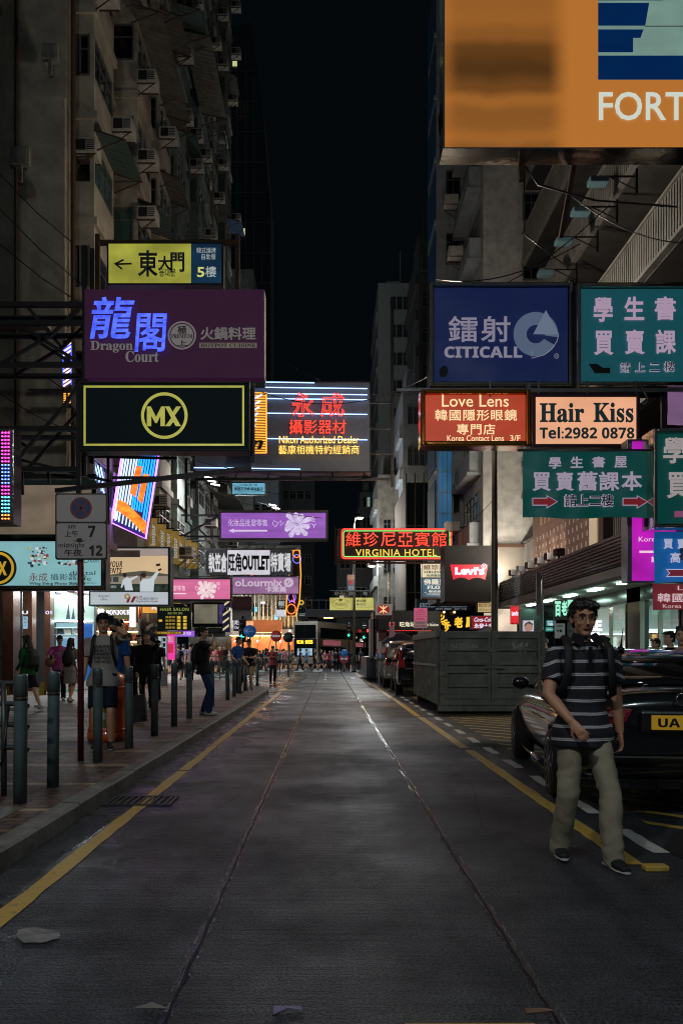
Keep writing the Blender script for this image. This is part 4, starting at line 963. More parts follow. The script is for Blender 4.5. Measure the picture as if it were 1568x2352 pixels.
s = Sign('cosmetics_banner', 'mauve lit banner with rounded white letters below the outlet banner', 'signboard', (533, 1322, 687, 1365), 38.2)
s.housing(.3, DARKM, .03); s.panel(glow('mauve face', (150, 108, 150), .95, .3, .9), wavy=.0)
MW = lit('mauve white', (206, 184, 206), .9)
s.text([('oLourmix', (540, 1330, 649, 1347), B(.03)), ('卡萊美', (609, 1346, 658, 1361), B(.035))], MW); s.ring(663, 1338, 5, 11, MW, name='emblem_ring'); s.poly([[(657, 1340), (668, 1334), (669, 1336), (658, 1342)], [(661, 1330), (663, 1330), (667, 1345), (665, 1346)]], MW, name='emblem')
# ---- barber poles
def barber(px, y0, y1, Y, label):
    b0 = W(px, y1, Y); r = empty('barber_pole', b0, label, 'barber pole'); h = (y1 - y0) / F * Y; w = 8.0 / F * Y
    b = MB(); b.box(-w, 0, 0, w, .3, h).build('case', mat('navy case', S(26, 28, 50), .4, emit=S(30, 32, 60), es=.5), r)
    b = MB(); n = int(h / .27)
    for i in range(n): z = .05 + i * h / n; b.prism([(-w + .02, -.02, z), (w - .02, -.02, z + .18), (w - .02, -.02, z + .27), (-w + .02, -.02, z + .09)], (0, .015, 0))
    b.build('stripe', lit('cream stripe', (222, 200, 150), .9), r)
barber(522, 1337, 1395, 31, 'barber pole with cream diagonal stripes beside the pink lightbox'); barber(519, 1402, 1452, 31.5, 'lower barber pole under the pink lightbox')
# ---- hair salon board, plastic covered screen
s = Sign('salon_board', 'black price board of a hair salon with yellow lettering', 'signboard', (362, 1387, 438, 1448), 30.4)
s.housing(.25, DARKM, .03); s.panel(BLK); SY = lit('salon yellow', (214, 178, 54), .9)
s.text([('HAIR SALON', (368, 1396, 434, 1403), {'sty': 'sans'}), ('髮型屋', (385, 1406, 420, 1411), {})], lit('green letters', (150, 160, 70), .7)); s.ring(401, 1399, 32, 33.5, SY, a0=30, a1=150, ry=.42, name='arc')
P = [[(x, 1415 + k * 8), (x + 8, 1415 + k * 8), (x + 8, 1421 + k * 8), (x, 1421 + k * 8)] for k in range(4) for x in (407, 421)] + [[(365, 1423), (373, 1423), (373, 1428), (365, 1428)]]
s.poly(P, SY, name='price_tag'); s.text([('Wash Cut Blow Dry %d' % k, (382, 1415 + k * 8, 404, 1419 + k * 8), {}) for k in range(0)] + [('洗剪吹', (380, 1415 + k * 8, 403, 1420 + k * 8), {}) for k in range(4)], SY, name='price_lettering')
s = Sign('covered_screen', 'blank screen wrapped in crinkled plastic next to the salon board', 'signboard', (442, 1384, 518, 1440), 31.6)
s.housing(.3, DARKM, .04); s.panel(mat('lit crinkled plastic', S(150, 145, 130), .3, bump=1.0, bs=5, emit=S(132, 128, 110), es=.6, evar=.45, esc=1.6), (446, 1388, 500, 1432)); s.panel(glow('indigo screen', (70, 60, 110), .8, .5, 3), (503, 1388, 516, 1432), name='side_panel')
s = Sign('shutter_box', 'grey louvred box below the plastic covered screen', 'vent box', (447, 1441, 516, 1463), 31.6)
s.housing(.3, STEEL, 0); s.poly([[(449, 1443 + k * 3), (514, 1443 + k * 3), (514, 1444.4 + k * 3), (449, 1444.4 + k * 3)] for k in range(6)], BLACK, name='louvre')
s = Sign('red_box_sign', 'dark red box sign under the mauve banner', 'signboard', (532, 1370, 578, 1398), 38); s.housing(.6, mat('dark red sheet', S(70, 26, 34), .4, noise=.2), .03)
s = Sign('grey_box_sign', 'plain grey box sign below the dark red one', 'signboard', (534, 1399, 576, 1424), 38.2); s.housing(.6, mat('grey sheet', S(120, 124, 128), .5, noise=.2), .03)
# ---- neon face shape sign
s = Sign('neon_loop_sign', 'tall hanging neon panel outlined in amber with blue and pink loops', 'neon sign', (655, 1264, 694, 1416), 40)
OUT = [(672, 1264), (688, 1264), (691, 1320), (688, 1380), (679, 1415), (656, 1415), (660, 1350)]
s.poly([OUT], mat('neon brown sheet', S(62, 52, 44), .6), y=0, t=.2, name='back_sheet'); s.lines([OUT], .03, AMB, y=-.05, close=True)
cir = lambda x, y, r: [(x + r * math.cos(i * PI / 9), y + r * 1.1 * math.sin(i * PI / 9)) for i in range(18)]
s.lines([cir(669, 1399, 10), cir(681, 1272, 8)], .024, lit('orange neon', (255, 130, 60), 1.6, True), y=-.05, close=True, name='orange_tube')
s.lines([cir(670, 1372, 9), cir(682, 1284, 9)], .02, lit('indigo neon', (110, 120, 255), 1.5, True), y=-.05, close=True, name='blue_tube'); s.lines([[(664, 1385), (671, 1378), (677, 1386), (672, 1362)]], .02, lit('pink neon', (255, 110, 170), 1.4, True), y=-.05, name='pink_tube')
s = Sign('bank_sign', 'small dark box sign with yellow ring emblem behind the neon loops', 'signboard', (684, 1373, 702, 1395), 44); s.housing(.4, mat('slate box', S(52, 58, 66), .5), .02); s.ring(692, 1384, 3, 6, SY, name='emblem')
s = Sign('express_sign', 'dark hanging box sign with tiny white lettering behind the neon loops', 'signboard', (684, 1399, 702, 1424), 45); s.housing(.4, mat('slate box', S(52, 58, 66), .5), .02); s.text([('travel', (687, 1408, 700, 1411)), ('EXPRESS', (687, 1412, 700, 1415), {'sty': 'sans'})], W1)
s = Sign('calligraphy_sign', 'black sign with white brush character across the junction', 'signboard', (636, 1379, 656, 1398), 60); s.housing(.3, BLACK, .02); s.text([('飯', (638, 1380, 655, 1392), B(.04)), ('RICE', (641, 1393, 653, 1396), {})], W1)
s = Sign('glowing_white_sign', 'plain glowing white lightbox below the brush character sign', 'signboard', (634, 1400, 658, 1417), 60); s.housing(.3, DARKM, .02); s.panel(glow('white face', (196, 204, 216), 1, .2))
s = Sign('jeweller_sign', 'dark blue upright sign with white characters by the traffic light', 'signboard', (537, 1420, 553, 1449), 46); s.housing(.3, mat('navy sheet', S(20, 24, 50), .4, emit=S(20, 20, 46), es=.5), .02); s.text([('周生', (539, 1424, 552, 1435), B(.02)), ('Chow', (539, 1438, 552, 1444), B(.02))], lit('white letters', (226, 220, 240), 1.0))
s = Sign('orange_fascia', 'glowing orange fascia above the lit shop across the junction', 'shop fascia', (557, 1424, 645, 1452), 88)
s.housing(2.5, glow('orange fascia face', (196, 104, 46), .8, .3, .4), 0); s.poly([[(559, 1427), (582, 1427), (582, 1443), (559, 1443)]], glow('orange bright', (240, 170, 120), 1.0, .3), name='lit_panel')
# ---- gantry lamps lighting the signs over the pavement
for px, py, Yg, lab in ((478, 1098, 33.2, 'gantry of pinkish tube lamps above the purple lightbox by the tenement wall'), (634, 1168, 40, 'gantry of pinkish tube lamps behind the purple lightbox over the street')):
    r = empty('gantry_lamp', W(px, py, Yg), lab, 'sign lamp', 'lamp gantries over the signs'); b = MB()
    for k in range(4): b.bar((-1.0 + k * .12, .2, .35 - k * .02), (-.1 + k * .14, 0, .22 - k * .14), .025)
    b.build('arm', STEEL, r); b = MB()
    for k in range(4): b.bar((-.35 + k * .16, -.05, .2 - k * .15), (.02 + k * .16, -.05, .13 - k * .15), .06, .05)
    b.build('tube_lamp', lit('pinkish tube', (255, 232, 240), 6, True), r); lamp(r, (-.2, 0, -.1), 160, (1, .94, .92), (.6, .6), (0, R(60), 0))
# ================================================================ signs on the right
# ---- huge orange appliance store box
s = Sign('orange_billboard', 'huge orange lightbox with blue stepped emblem hanging overhead', 'billboard', (1017, -260, 1950, 341), 15.5)
s.housing(.52, CHROME, 0)
def orange_face():
    """translucent orange sheet with tube lamps behind it, two of them burnt out"""
    m, nt, b = _new('orange face'); L = nt.links.new; N = nt.nodes.new
    tc = N('ShaderNodeTexCoord'); sp = N('ShaderNodeSeparateXYZ'); L(tc.outputs['Object'], sp.inputs[0])
    n = N('ShaderNodeTexNoise'); n.inputs['Scale'].default_value = .9; n.inputs['Detail'].default_value = 4; L(tc.outputs['Object'], n.inputs[0])
    wob = N('ShaderNodeMath'); wob.operation = 'MULTIPLY_ADD'; L(n.outputs[0], wob.inputs[0]); wob.inputs[1].default_value = .35; L(sp.outputs[2], wob.inputs[2])
    zr = N('ShaderNodeMapRange'); zr.inputs[1].default_value = .17; zr.inputs[2].default_value = 3.07; L(wob.outputs[0], zr.inputs[0])
    cr = N('ShaderNodeValToRGB'); cr.color_ramp.interpolation = 'EASE'; el = cr.color_ramp.elements
    el[0].position = 0; el[0].color = (.50,) * 3 + (1,); el[1].position = 1; el[1].color = (.62,) * 3 + (1,)
    for p, v in ((.08, .72), (.17, .52), (.25, .50), (.33, .70), (.41, .30), (.53, .13), (.66, .22), (.76, .5), (.88, .66)): x = el.new(p); x.color = (v, v, v, 1)
    L(zr.outputs[0], cr.inputs[0])
    xm = N('ShaderNodeMapRange'); xm.interpolation_type = 'SMOOTHSTEP'; xm.inputs[1].default_value = -1.95; xm.inputs[2].default_value = -1.45; L(sp.outputs[0], xm.inputs[0])
    xe = N('ShaderNodeMapRange'); xe.interpolation_type = 'SMOOTHSTEP'; xe.inputs[1].default_value = -3.62; xe.inputs[2].default_value = -3.95; xe.inputs[4].default_value = .45; L(sp.outputs[0], xe.inputs[0])
    mm = N('ShaderNodeMath'); mm.operation = 'MAXIMUM'; L(xm.outputs[0], mm.inputs[0]); L(xe.outputs[0], mm.inputs[1])
    iv = N('ShaderNodeMix'); iv.data_type = 'FLOAT'; L(mm.outputs[0], iv.inputs[0]); L(cr.outputs[0], iv.inputs[2]); iv.inputs[3].default_value = .98
    iv = type('o', (), dict(outputs=[iv.outputs[0]]))
    b.inputs['Base Color'].default_value = (.2, .1, .03, 1); b.inputs['Roughness'].default_value = .4; b.inputs['Emission Color'].default_value = (*S(176, 108, 44), 1)
    L(iv.outputs[0], b.inputs['Emission Strength']); return m
s.panel(orange_face(), (1021, -256, 1946, 338))
FB = glow('cobalt face', (0, 34, 78), .95, .1); FW = glow('frosted white', (112, 140, 130), .95, .2, .8)
s.poly([[(1372, -90), (1950, -90), (1950, 184), (1372, 184)]], FW, y=-.01, name='emblem_field')
s.poly([[(1372, 129), (1950, 129), (1950, 184), (1372, 184)], [(1372, 69), (1476, 69), (1469, 88), (1452, 88), (1452, 121), (1372, 121)], [(1372, 8), (1489, 8), (1480, 60), (1372, 60)], [(1372, -50), (1525, -50), (1520, 2), (1372, 2)]], FB, y=-.016, name='emblem')
s.poly([[(1480, 60.5), (1950, 60.5), (1950, 62), (1480, 62)]], BLACK, y=-.016, name='emblem_line')
s.text([('FORTRESS', (1373, 213, 1742, 279), {'bold': .012})], lit('frosted lettering', (205, 212, 200), .95), y=-.03)
b = MB()
for i in range(30): b.bar((-s.w / 2 + .02, .03 + .016 * i, .3), (-s.w / 2 - .03, .03 + .016 * i, .9), .006)
b.build('side_louvre', DARKM, s.root)
arms(s, [((-1.2, .6, .2), (-1.2, 1.6, -.9)), ((-2.3, .55, -.3), (-2.3, .75, .6)), ((2, .6, .3), (4.5, .8, .3)), ((2, .6, 3), (4.5, .8, 3))], RUST, .09)
b = MB(); b.tube([(-2.25, .5, -.02), (-1.95, .6, -.35), (-.7, .9, -.5), (1.2, 1.4, -.35)], .02, 6).tube([(-2.25, .5, -.05), (-2.2, .7, -1.3), (-1.2, 1.5, -1.5)], .015, 6); b.build('hanging_cable', BLACK, s.root)
# ---- laser shop banner and student book banners
def framed(name, label, rect, Y, face, wav=.02):
    s = Sign(name, label, 'signboard', rect, Y); s.housing(.45, DARKM, .085, CHROME, .02, .1)
    s.panel(face, inset=.1, wavy=wav, y=-.01); return s
def banner_cloth(name, rgb, es):  # cloth emits its own colour in place of light falling on it
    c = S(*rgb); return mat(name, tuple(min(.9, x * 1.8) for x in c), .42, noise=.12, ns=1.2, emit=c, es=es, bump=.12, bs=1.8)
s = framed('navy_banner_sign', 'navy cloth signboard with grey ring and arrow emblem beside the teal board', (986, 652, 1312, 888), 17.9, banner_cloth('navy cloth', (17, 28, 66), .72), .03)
LIT = lit('lilac grey lettering', (134, 128, 146), .85)
s.text([('鐳射', (1028, 728, 1170, 788), B(.012, space=1.12)), ('CITICALL', (1019, 798, 1197, 824), {'sty': 'sans', 'bold': .018})], LIT, y=-.06)
PGR = lit('slate emblem', (84, 98, 122), .85)
s.ring(1228, 770, 21, 51, PGR, y=-.06, a0=-8, a1=330, name='emblem_ring'); s.poly([[(1251, 715), (1281, 770), (1251, 770.5), (1222, 770)]], lit('emblem arrow', (104, 116, 138), .85), y=-.064, name='emblem_arrow')
s.lines([[(1280 - 0, 771), (1277, 785), (1266, 802), (1248, 817), (1219, 825), (1219, 809)]], .008, LIT, y=-.06, name='emblem_line'); s.text([('®', (1270, 814, 1281, 826), {})], LIT, y=-.06, name='mark')
arms(s, [((-s.w / 2, .3, -.1), (s.w / 2 + 6, .3, -.1)), ((-s.w / 2, .3, s.h + .1), (s.w / 2 + 6, .3, s.h + .1)), ((s.w / 2 + .08, .3, -.2), (s.w / 2 + .08, .3, s.h + .2))], DARKM, .1)
TEAL = banner_cloth('teal cloth', (20, 70, 78), .8); PINKL = lit('pink grey lettering', (172, 148, 172), .88)
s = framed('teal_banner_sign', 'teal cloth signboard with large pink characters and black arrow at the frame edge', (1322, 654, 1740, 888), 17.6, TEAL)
s.text([('學', (1360, 685, 1404, 742), B(.026)), ('生', (1430, 684, 1476, 738), B(.028)), ('書', (1500, 684, 1548, 738), B(.026)), ('屋', (1572, 684, 1620, 738), B(.026)), ('買', (1361, 762, 1406, 818), B(.026)), ('賣', (1431, 760, 1478, 816), B(.026)), ('課', (1502, 759, 1549, 815), B(.026)), ('本', (1573, 759, 1620, 815), B(.026))], PINKL, y=-.06)
s.text([('請', (1421, 834, 1445, 858), B(.06)), ('上', (1455, 834, 1479, 857), B(.06)), ('二', (1488, 836, 1512, 856), B(.06)), ('樓', (1520, 832, 1546, 857), B(.06))], lit('pale halo', (160, 160, 180), .8), y=-.055, name='halo_lettering')
s.text([('請', (1422, 835, 1444, 857), B(.0)), ('上', (1456, 835, 1478, 856), B(.0)), ('二', (1489, 837, 1511, 855), B(.0)), ('樓', (1521, 833, 1545, 856), B(.0))], INK, y=-.075, name='black_lettering')
s.poly([[(1349, 838), (1369, 838), (1381, 847), (1398, 847), (1398, 859), (1363, 859)]], INK, y=-.06, name='arrow')
# ---- contact lens box and hair salon box
s = Sign('lens_sign', 'red orange lightbox with cream lettering and mirrored frame', 'signboard', (965, 897, 1216, 1025), 17.2)
s.housing(.4, CHROME, .1, mat('orange mirror frame', S(190, 120, 50), .14, .9, bump=.3, bs=2), .03, .1); s.panel(glow('orange red face', (168, 62, 40), 1.0, .14, 1), inset=.1)
CRM = lit('cream lettering', (255, 222, 168), 1.0)
s.text([('Love Lens', (1014, 908, 1167, 935), {'bold': .006}), ('韓國隱形眼鏡', (998, 941, 1186, 967), B(.012, space=1.1)), ('專門店', (1048, 974, 1136, 999), B(.012, space=1.1)), ('Korea Contact Lens', (1026, 1000, 1156, 1014), B(.01)), ('3/F', (1170, 1000, 1194, 1014), B(.01))], CRM, y=-.02)
s = Sign('hair_sign', 'peach lightbox with dark storybook lettering and phone number', 'signboard', (1221, 905, 1467, 1028), 17.0)
s.housing(.38, mat('plum frame', S(66, 38, 56), .35, .3), .07); s.panel(glow('peach face', (232, 168, 130), .98, .12, .9), inset=.06)
HK = lit('dark teal lettering', (30, 50, 54), .5)
s.text([('Hair', (1238, 926, 1340, 971), {'sty': 'serif', 'bold': .018}), ('Kiss', (1361, 925, 1453, 971), {'sty': 'serif', 'bold': .018}), ('Tel:2982 0878', (1238, 981, 1455, 1008), {'sty': 'sans', 'bold': .012})], HK, y=-.02)
b = MB(); b.bar((-4, .2, s.h + .15), (2.6, .2, s.h + .15), .06).bar((-s.w / 2 - .03, .2, -.1), (-s.w / 2 - .03, .2, s.h + .3), .07)
for k in range(5): b.bar((-2 + k * 1.05, .2, s.h), (-2 + k * 1.05, .2, s.h + .35), .035)
b.tube([(1.2, .1, s.h + .3), (1.25, .05, s.h + .1), (1.32, 0, s.h - .1), (1.28, .0, s.h - .22), (1.2, 0, s.h - .2)], .025, 6); b.build('hanger', STEEL, s.root)
# ---- green book banner on cloth
s = Sign('green_banner', 'green cloth banner with lilac characters and two red arrows', 'banner', (1200, 1038, 1489, 1190), 15.7)
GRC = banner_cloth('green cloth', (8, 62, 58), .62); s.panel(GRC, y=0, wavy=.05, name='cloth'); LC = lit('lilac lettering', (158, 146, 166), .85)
s.text([('學', (1257, 1052, 1285, 1079), B(.024)), ('生', (1306, 1051, 1335, 1077), B(.024)), ('書', (1356, 1051, 1385, 1076), B(.024)), ('屋', (1406, 1050, 1435, 1077), B(.024)), ('買', (1219, 1087, 1262, 1130), B(.024)), ('賣', (1272, 1086, 1315, 1129), B(.024)), ('舊', (1321, 1085, 1368, 1129), B(.024)), ('課', (1371, 1085, 1418, 1129), B(.024)), ('本', (1422, 1085, 1470, 1129), B(.024))], LC, y=-.085)
s.text([('請上二樓', (1291, 1136, 1405, 1167), B(.06))], LC, y=-.08, name='halo_lettering'); s.text([('請上二樓', (1293, 1138, 1403, 1165), B(.012))], lit('dark green letters', (8, 40, 40), .5), y=-.105, name='dark_lettering')
ar = lambda x, w: [(x, 1147), (x + w * .6, 1147), (x + w * .6, 1142), (x + w, 1154), (x + w * .6, 1167), (x + w * .6, 1161), (x, 1161)]
ar2 = lambda x, w: [(x - 1.5, 1145), (x + w * .57, 1145), (x + w * .57, 1139), (x + w + 3, 1154), (x + w * .57, 1170), (x + w * .57, 1163), (x - 1.5, 1163)]
s.poly([ar2(1221, 54), ar2(1427, 54)], LC, y=-.078, name='arrow_border'); s.poly([ar(1221, 54), ar(1427, 54)], lit('dark red arrow', (116, 30, 38), .75), y=-.086, name='arrow')
b = MB(); b.tube([(-s.w / 2 - .1, .03, s.h + .04), (s.w / 2 + .6, .03, s.h + .04)], .025, 6); b.build('rod', STEEL, s.root)
# ---- second student board, blue and maroon banners, purple light panel at the edge
s = Sign('student_board', 'tall green board in a mirrored frame showing the start of the book shop characters', 'signboard', (1496, 987, 1760, 1213), 15.4)
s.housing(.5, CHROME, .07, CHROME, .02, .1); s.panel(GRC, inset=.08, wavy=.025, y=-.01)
s.text([('學', (1519, 1006, 1570, 1066), B(.024)), ('生', (1590, 1006, 1640, 1066), B(.024)), ('買', (1527, 1086, 1580, 1146), B(.024)), ('賣', (1600, 1086, 1650, 1146), B(.024))], lit('warm grey lettering', (160, 150, 150), .85), y=-.06); s.poly([[(1545, 1175), (1568, 1175), (1568, 1162), (1620, 1181), (1568, 1200), (1568, 1189), (1545, 1189)]], lit('dull pink arrow', (130, 70, 104), .85), y=-.06, name='arrow')
s = Sign('blue_banner', 'blue cloth banner with white characters and maroon ribbon arrow', 'banner', (1500, 1222, 1760, 1339), 15.8)
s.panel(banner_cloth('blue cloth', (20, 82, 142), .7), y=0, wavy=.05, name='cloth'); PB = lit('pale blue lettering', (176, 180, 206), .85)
s.text([('買', (1518, 1239, 1541, 1262), B(.03)), ('賣', (1549, 1239, 1572, 1262), B(.03)), ('高', (1534, 1270, 1557, 1294), B(.03)), ('價', (1563, 1270, 1586, 1294), B(.03))], PB, y=-.085); s.poly([[(1524, 1308), (1620, 1308), (1620, 1326), (1524, 1326), (1532, 1317)]], PB, y=-.08, name='arrow_border'); s.poly([[(1527, 1310), (1620, 1310), (1620, 1324), (1527, 1324), (1534, 1317)]], lit('maroon arrow', (106, 36, 50), .8), y=-.088, name='arrow')
s = Sign('maroon_banner', 'maroon cloth banner for contact lenses hanging under the blue one', 'banner', (1497, 1342, 1760, 1401), 15.7)
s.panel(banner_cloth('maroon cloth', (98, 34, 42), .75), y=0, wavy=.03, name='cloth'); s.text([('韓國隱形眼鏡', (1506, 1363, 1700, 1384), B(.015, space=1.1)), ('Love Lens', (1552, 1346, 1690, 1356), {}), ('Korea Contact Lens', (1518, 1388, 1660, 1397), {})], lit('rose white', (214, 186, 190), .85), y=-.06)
s = Sign('magenta_lightbox', 'tall magenta lightbox with metal edge behind the blue banner', 'signboard', (1438, 1010, 1600, 1338), 16.1)
s.housing(.3, STEEL, .03); 
s.panel(glow('magenta face', (166, 24, 160), 1.2, .5, .9, (1, 1, 1)), (1450, 1014, 1598, 1334))
s.text([('屋', (1495, 1185, 1509, 1205), B(.03)), ('Korea Skin', (1465, 1233, 1548, 1244)), ('請', (1494, 1278, 1508, 1292), B(.02))], PW); s.poly([[(1467, 1265), (1560, 1265), (1560, 1270), (1467, 1270)]], PW, name='bar')
s = Sign('mauve_cloth_sign', 'faded mauve cloth square on a black bracket above the student board', 'banner', (1531, 894, 1700, 976), 18.0)
s.panel(glow('mauve cloth', (128, 96, 132), .8, .2, 1), y=0, wavy=.03, name='cloth'); arms(s, [((-.6, .1, .55), (s.w / 2, .1, .55)), ((-s.w / 2 - .05, .1, -.7), (-s.w / 2 - .05, .1, s.h))], DARKM, .09)
# ---- neon hotel sign
s = Sign('hotel_neon_sign', 'neon hotel sign with red characters, yellow letters and double outline', 'neon sign', (775, 1213, 1036, 1287), 36.3)
s.housing(.35, mat('brown neon board', S(44, 34, 32), .6, noise=.3), .0)
def rrect(x0, y0, x1, y1, r):
    P = []
    for cx, cy, a0 in ((x1 - r, y0 + r, -90), (x1 - r, y1 - r, 0), (x0 + r, y1 - r, 90), (x0 + r, y0 + r, 180)):
        for i in range(5): a = R(a0 + i * 22.5); P.append((cx + r * math.cos(a), cy + r * math.sin(a)))
    return P
s.lines([rrect(785, 1216, 1035, 1283, 6)], .036, lit('red tube', (255, 60, 56), 2.2, True), y=-.08, close=True); s.lines([rrect(788.5, 1220, 1031.5, 1279, 5)], .024, lit('green tube', (130, 230, 110), 1.3, True), y=-.08, close=True, name='green_tube')
s.text([(c, (x, 1223, x + 34, 1256), {}) for c, x in zip('維珍尼亞賓館', (794, 834, 874, 913, 951, 990))], NR, y=-.14); s.text([('VIRGINIA HOTEL', (816, 1262, 1002, 1278), {'bold': .01, 'space': 1.12})], lit('yellow neon 2', (240, 205, 80), 1.1, True), y=-.12, name='yellow_lettering')
b = MB(); b.bar((-s.w / 2 - .1, .15, -.1), (s.w / 2 + .4, .15, -.1), .08).bar((-s.w / 2 - .1, .1, -.2), (-s.w / 2 - .1, .1, s.h + .1), .06).bar((s.w / 2, .2, s.h), (s.w / 2 + 3, .4, s.h + .4), .06).bar((s.w / 2, .2, .1), (s.w / 2 + 3, .4, .1), .06); b.build('support_frame', RUST, s.root)
# ---- hotel boards
s = Sign('hotel_board', 'cream and blue double hotel board under the neon hotel sign', 'signboard', (967, 1292, 1060, 1376), 37)
s.housing(.3, mat('dark red sheet', S(70, 26, 34), .4, noise=.2), .03); s.panel(glow('ivory face', (214, 202, 168), .98, .12), (969, 1295, 1058, 1326)); s.panel(glow('steel blue face', (30, 84, 112), .95, .3), (969, 1328, 1058, 1371), name='lower_panel')
s.text([('維珍尼亞', (972, 1297, 1042, 1309), B(.015))], lit('brown letters', (120, 50, 40), .7)); s.text([('VIRGINIA HOTEL', (972, 1311, 1056, 1317), {'sty': 'serif', 'bold': .02})], lit('navy lettering', (22, 44, 66), .5), name='latin_lettering'); s.text([('持牌賓館 酒店設施', (978, 1319, 1050, 1325), B(.02))], lit('green letters 2', (40, 90, 70), .5), name='small_lettering')
s.text([('佛羅里達', (972, 1330, 1042, 1343), B(.02)), ('FLORIDA', (980, 1345, 1046, 1353), {'sty': 'serif', 'bold': .02}), ('歡迎自由行人住', (984, 1356, 1050, 1361), B(.02)), ('LUXURIOUS HOTEL FACILITIES', (980, 1363, 1056, 1367), {'sty': 'serif'})], lit('ivory letters', (224, 220, 200), .95), name='florida_lettering')
s.ring(976, 1363, 1.2, 2.4, lit('ivory letters', (1, 1, 1)), a0=30, a1=150, name='signal_arc')
s = Sign('small_hotel_board', 'small cream hotel sign behind the lamp post', 'signboard', (1095, 1382, 1142, 1407), 31); s.housing(.25, RUST, .02); s.panel(glow('ivory dim', (196, 176, 118), .85, .2)); s.text([('維珍尼亞', (1098, 1385, 1140, 1395), B(.01)), ('VIRGINIA HOTEL', (1098, 1398, 1140, 1403), {})], lit('brown letters', (120, 50, 40), .7))
# ---- jeans store
s = Sign('jeans_sign', 'matt black box sign with glowing red batwing emblem', 'signboard', (1021, 1253, 1134, 1381), 30.0)
s.housing(1.2, mat('matt black sheet', S(34, 33, 36), .7, noise=.1, bump=.15, bs=60), 0); s.panel(mat('matt black sheet', S(34, 33, 36), .7))
REDG = glow('red batwing', (206, 30, 52), 1.1, .15, 2, base=.3)
def batwing(s, x0, x1, y0, y1, m, y=-.05):
    w = x1 - x0; h = y1 - y0; P = [(x0, y0), (x1, y0), (x1 - w * .08, y1 - h * .02)]
    for i in range(9): t = i / 8; P.append((x1 - w * .08 - w * .42 * t, y1 - h * .02 - math.sin(t * PI) * h * .16))
    P = P[:-1] + [(x0 + w * .5, y1 - h * .03)]
    for i in range(9): t = i / 8; P.append((x0 + w * .5 - w * .42 * t, y1 - h * .02 - math.sin(t * PI) * h * .16))
    s.poly([P], m, y=y, t=.04, name='batwing')
batwing(s, 1033, 1120, 1297, 1333, REDG); WG = lit('white glow', (236, 232, 250), 1.15, True)
s.text([("Levi's", (1043, 1303, 1111, 1321), {'sty': 'sans', 'bold': .055})], WG, y=-.11); s.text([('®', (1103, 1295, 1116, 1308), {'bold': .01})], WG, y=-.11, name='mark')
# fascia panel beside it, lit by the floodlights below
s = Sign('steel_fascia', 'blank grey metal fascia glowing from floodlights below the plaster wall', 'shop fascia', (1134, 1256, 1246, 1400), 32.6)
s.housing(.35, mat('grey metal fascia', S(112, 108, 102), .42, .55, noise=.06), 0)
s = Sign('plaster_edge', 'thin rusty ledge between the plaster wall and the grey fascia', 'ledge', (1134, 1250, 1246, 1256), 32.5); s.housing(.5, RUST, 0)
# ---- perspective board of phone cases on the wall above the canopy
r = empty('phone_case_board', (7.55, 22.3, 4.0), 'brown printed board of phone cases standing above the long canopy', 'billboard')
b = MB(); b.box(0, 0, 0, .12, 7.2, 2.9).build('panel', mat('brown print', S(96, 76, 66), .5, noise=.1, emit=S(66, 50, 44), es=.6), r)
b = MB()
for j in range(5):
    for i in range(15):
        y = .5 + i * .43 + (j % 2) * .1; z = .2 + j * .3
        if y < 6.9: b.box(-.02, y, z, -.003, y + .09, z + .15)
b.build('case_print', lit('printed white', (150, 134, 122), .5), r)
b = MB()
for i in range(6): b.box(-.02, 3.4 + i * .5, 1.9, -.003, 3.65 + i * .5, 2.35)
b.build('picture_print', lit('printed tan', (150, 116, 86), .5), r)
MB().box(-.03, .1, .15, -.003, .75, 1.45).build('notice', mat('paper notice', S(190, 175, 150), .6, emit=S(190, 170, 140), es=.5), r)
# ---- long canopy
r = empty('street_canopy', (7.0, 9.5, 0), 'long dark slatted canopy over the shop entrances beside the black car', 'canopy')
SLAT = mat('dark slat cladding', S(62, 60, 62), .5, .3, noise=.15)
b = MB(); b.box(.05, 0, 3.5, .30, 23.4, 4.28); b.box(.30, 0, 3.45, 2.6, 23.4, 3.6); b.build('fascia', SLAT, r)
b = MB()
for k in range(8): b.box(0, 0, 3.55 + k * .09, .046, 23.4, 3.61 + k * .09)
b.build('slat', SLAT, r)
MB().box(-.05, -.05, 3.22, .32, 23.45, 3.44).build('edge_trim', mat('grey stone trim', S(96, 94, 94), .6, noise=.15), r)
SOF = mat('white soffit', S(205, 225, 212), .6)
MB().box(.33, 0, 3.3, 4.5, 23.4, 3.44).build('soffit', SOF, r)
TUBE = lit('canopy tube lamp', (215, 255, 235), 14, True)
for i, y in enumerate((6.5, 9, 11.5, 14, 16.5, 19, 21.5)): MB().box(.9, y, 3.25, 1.1, y + .9, 3.285).build('tube_lamp', TUBE, r)
tm = textmesh('創興廣場中心', bold=.03); b = MB(); sc = 1.9 / (tm[3] - tm[2])
b.add([(-.05 - v[2], 25.9 - (v[0] - tm[2]) * sc * .9 + .4, 3.82 + (v[1]) * sc) for v in tm[0]], tm[1])
tm = textmesh('TRADE CENTRE', bold=.02); sc = 1.4 / (tm[3] - tm[2]); b.add([(-.05 - v[2], 25.9 - (v[0] - tm[2]) * sc + .2, 3.62 + v[1] * sc) for v in tm[0]], tm[1])
b.build('lettering', BLACK, r)
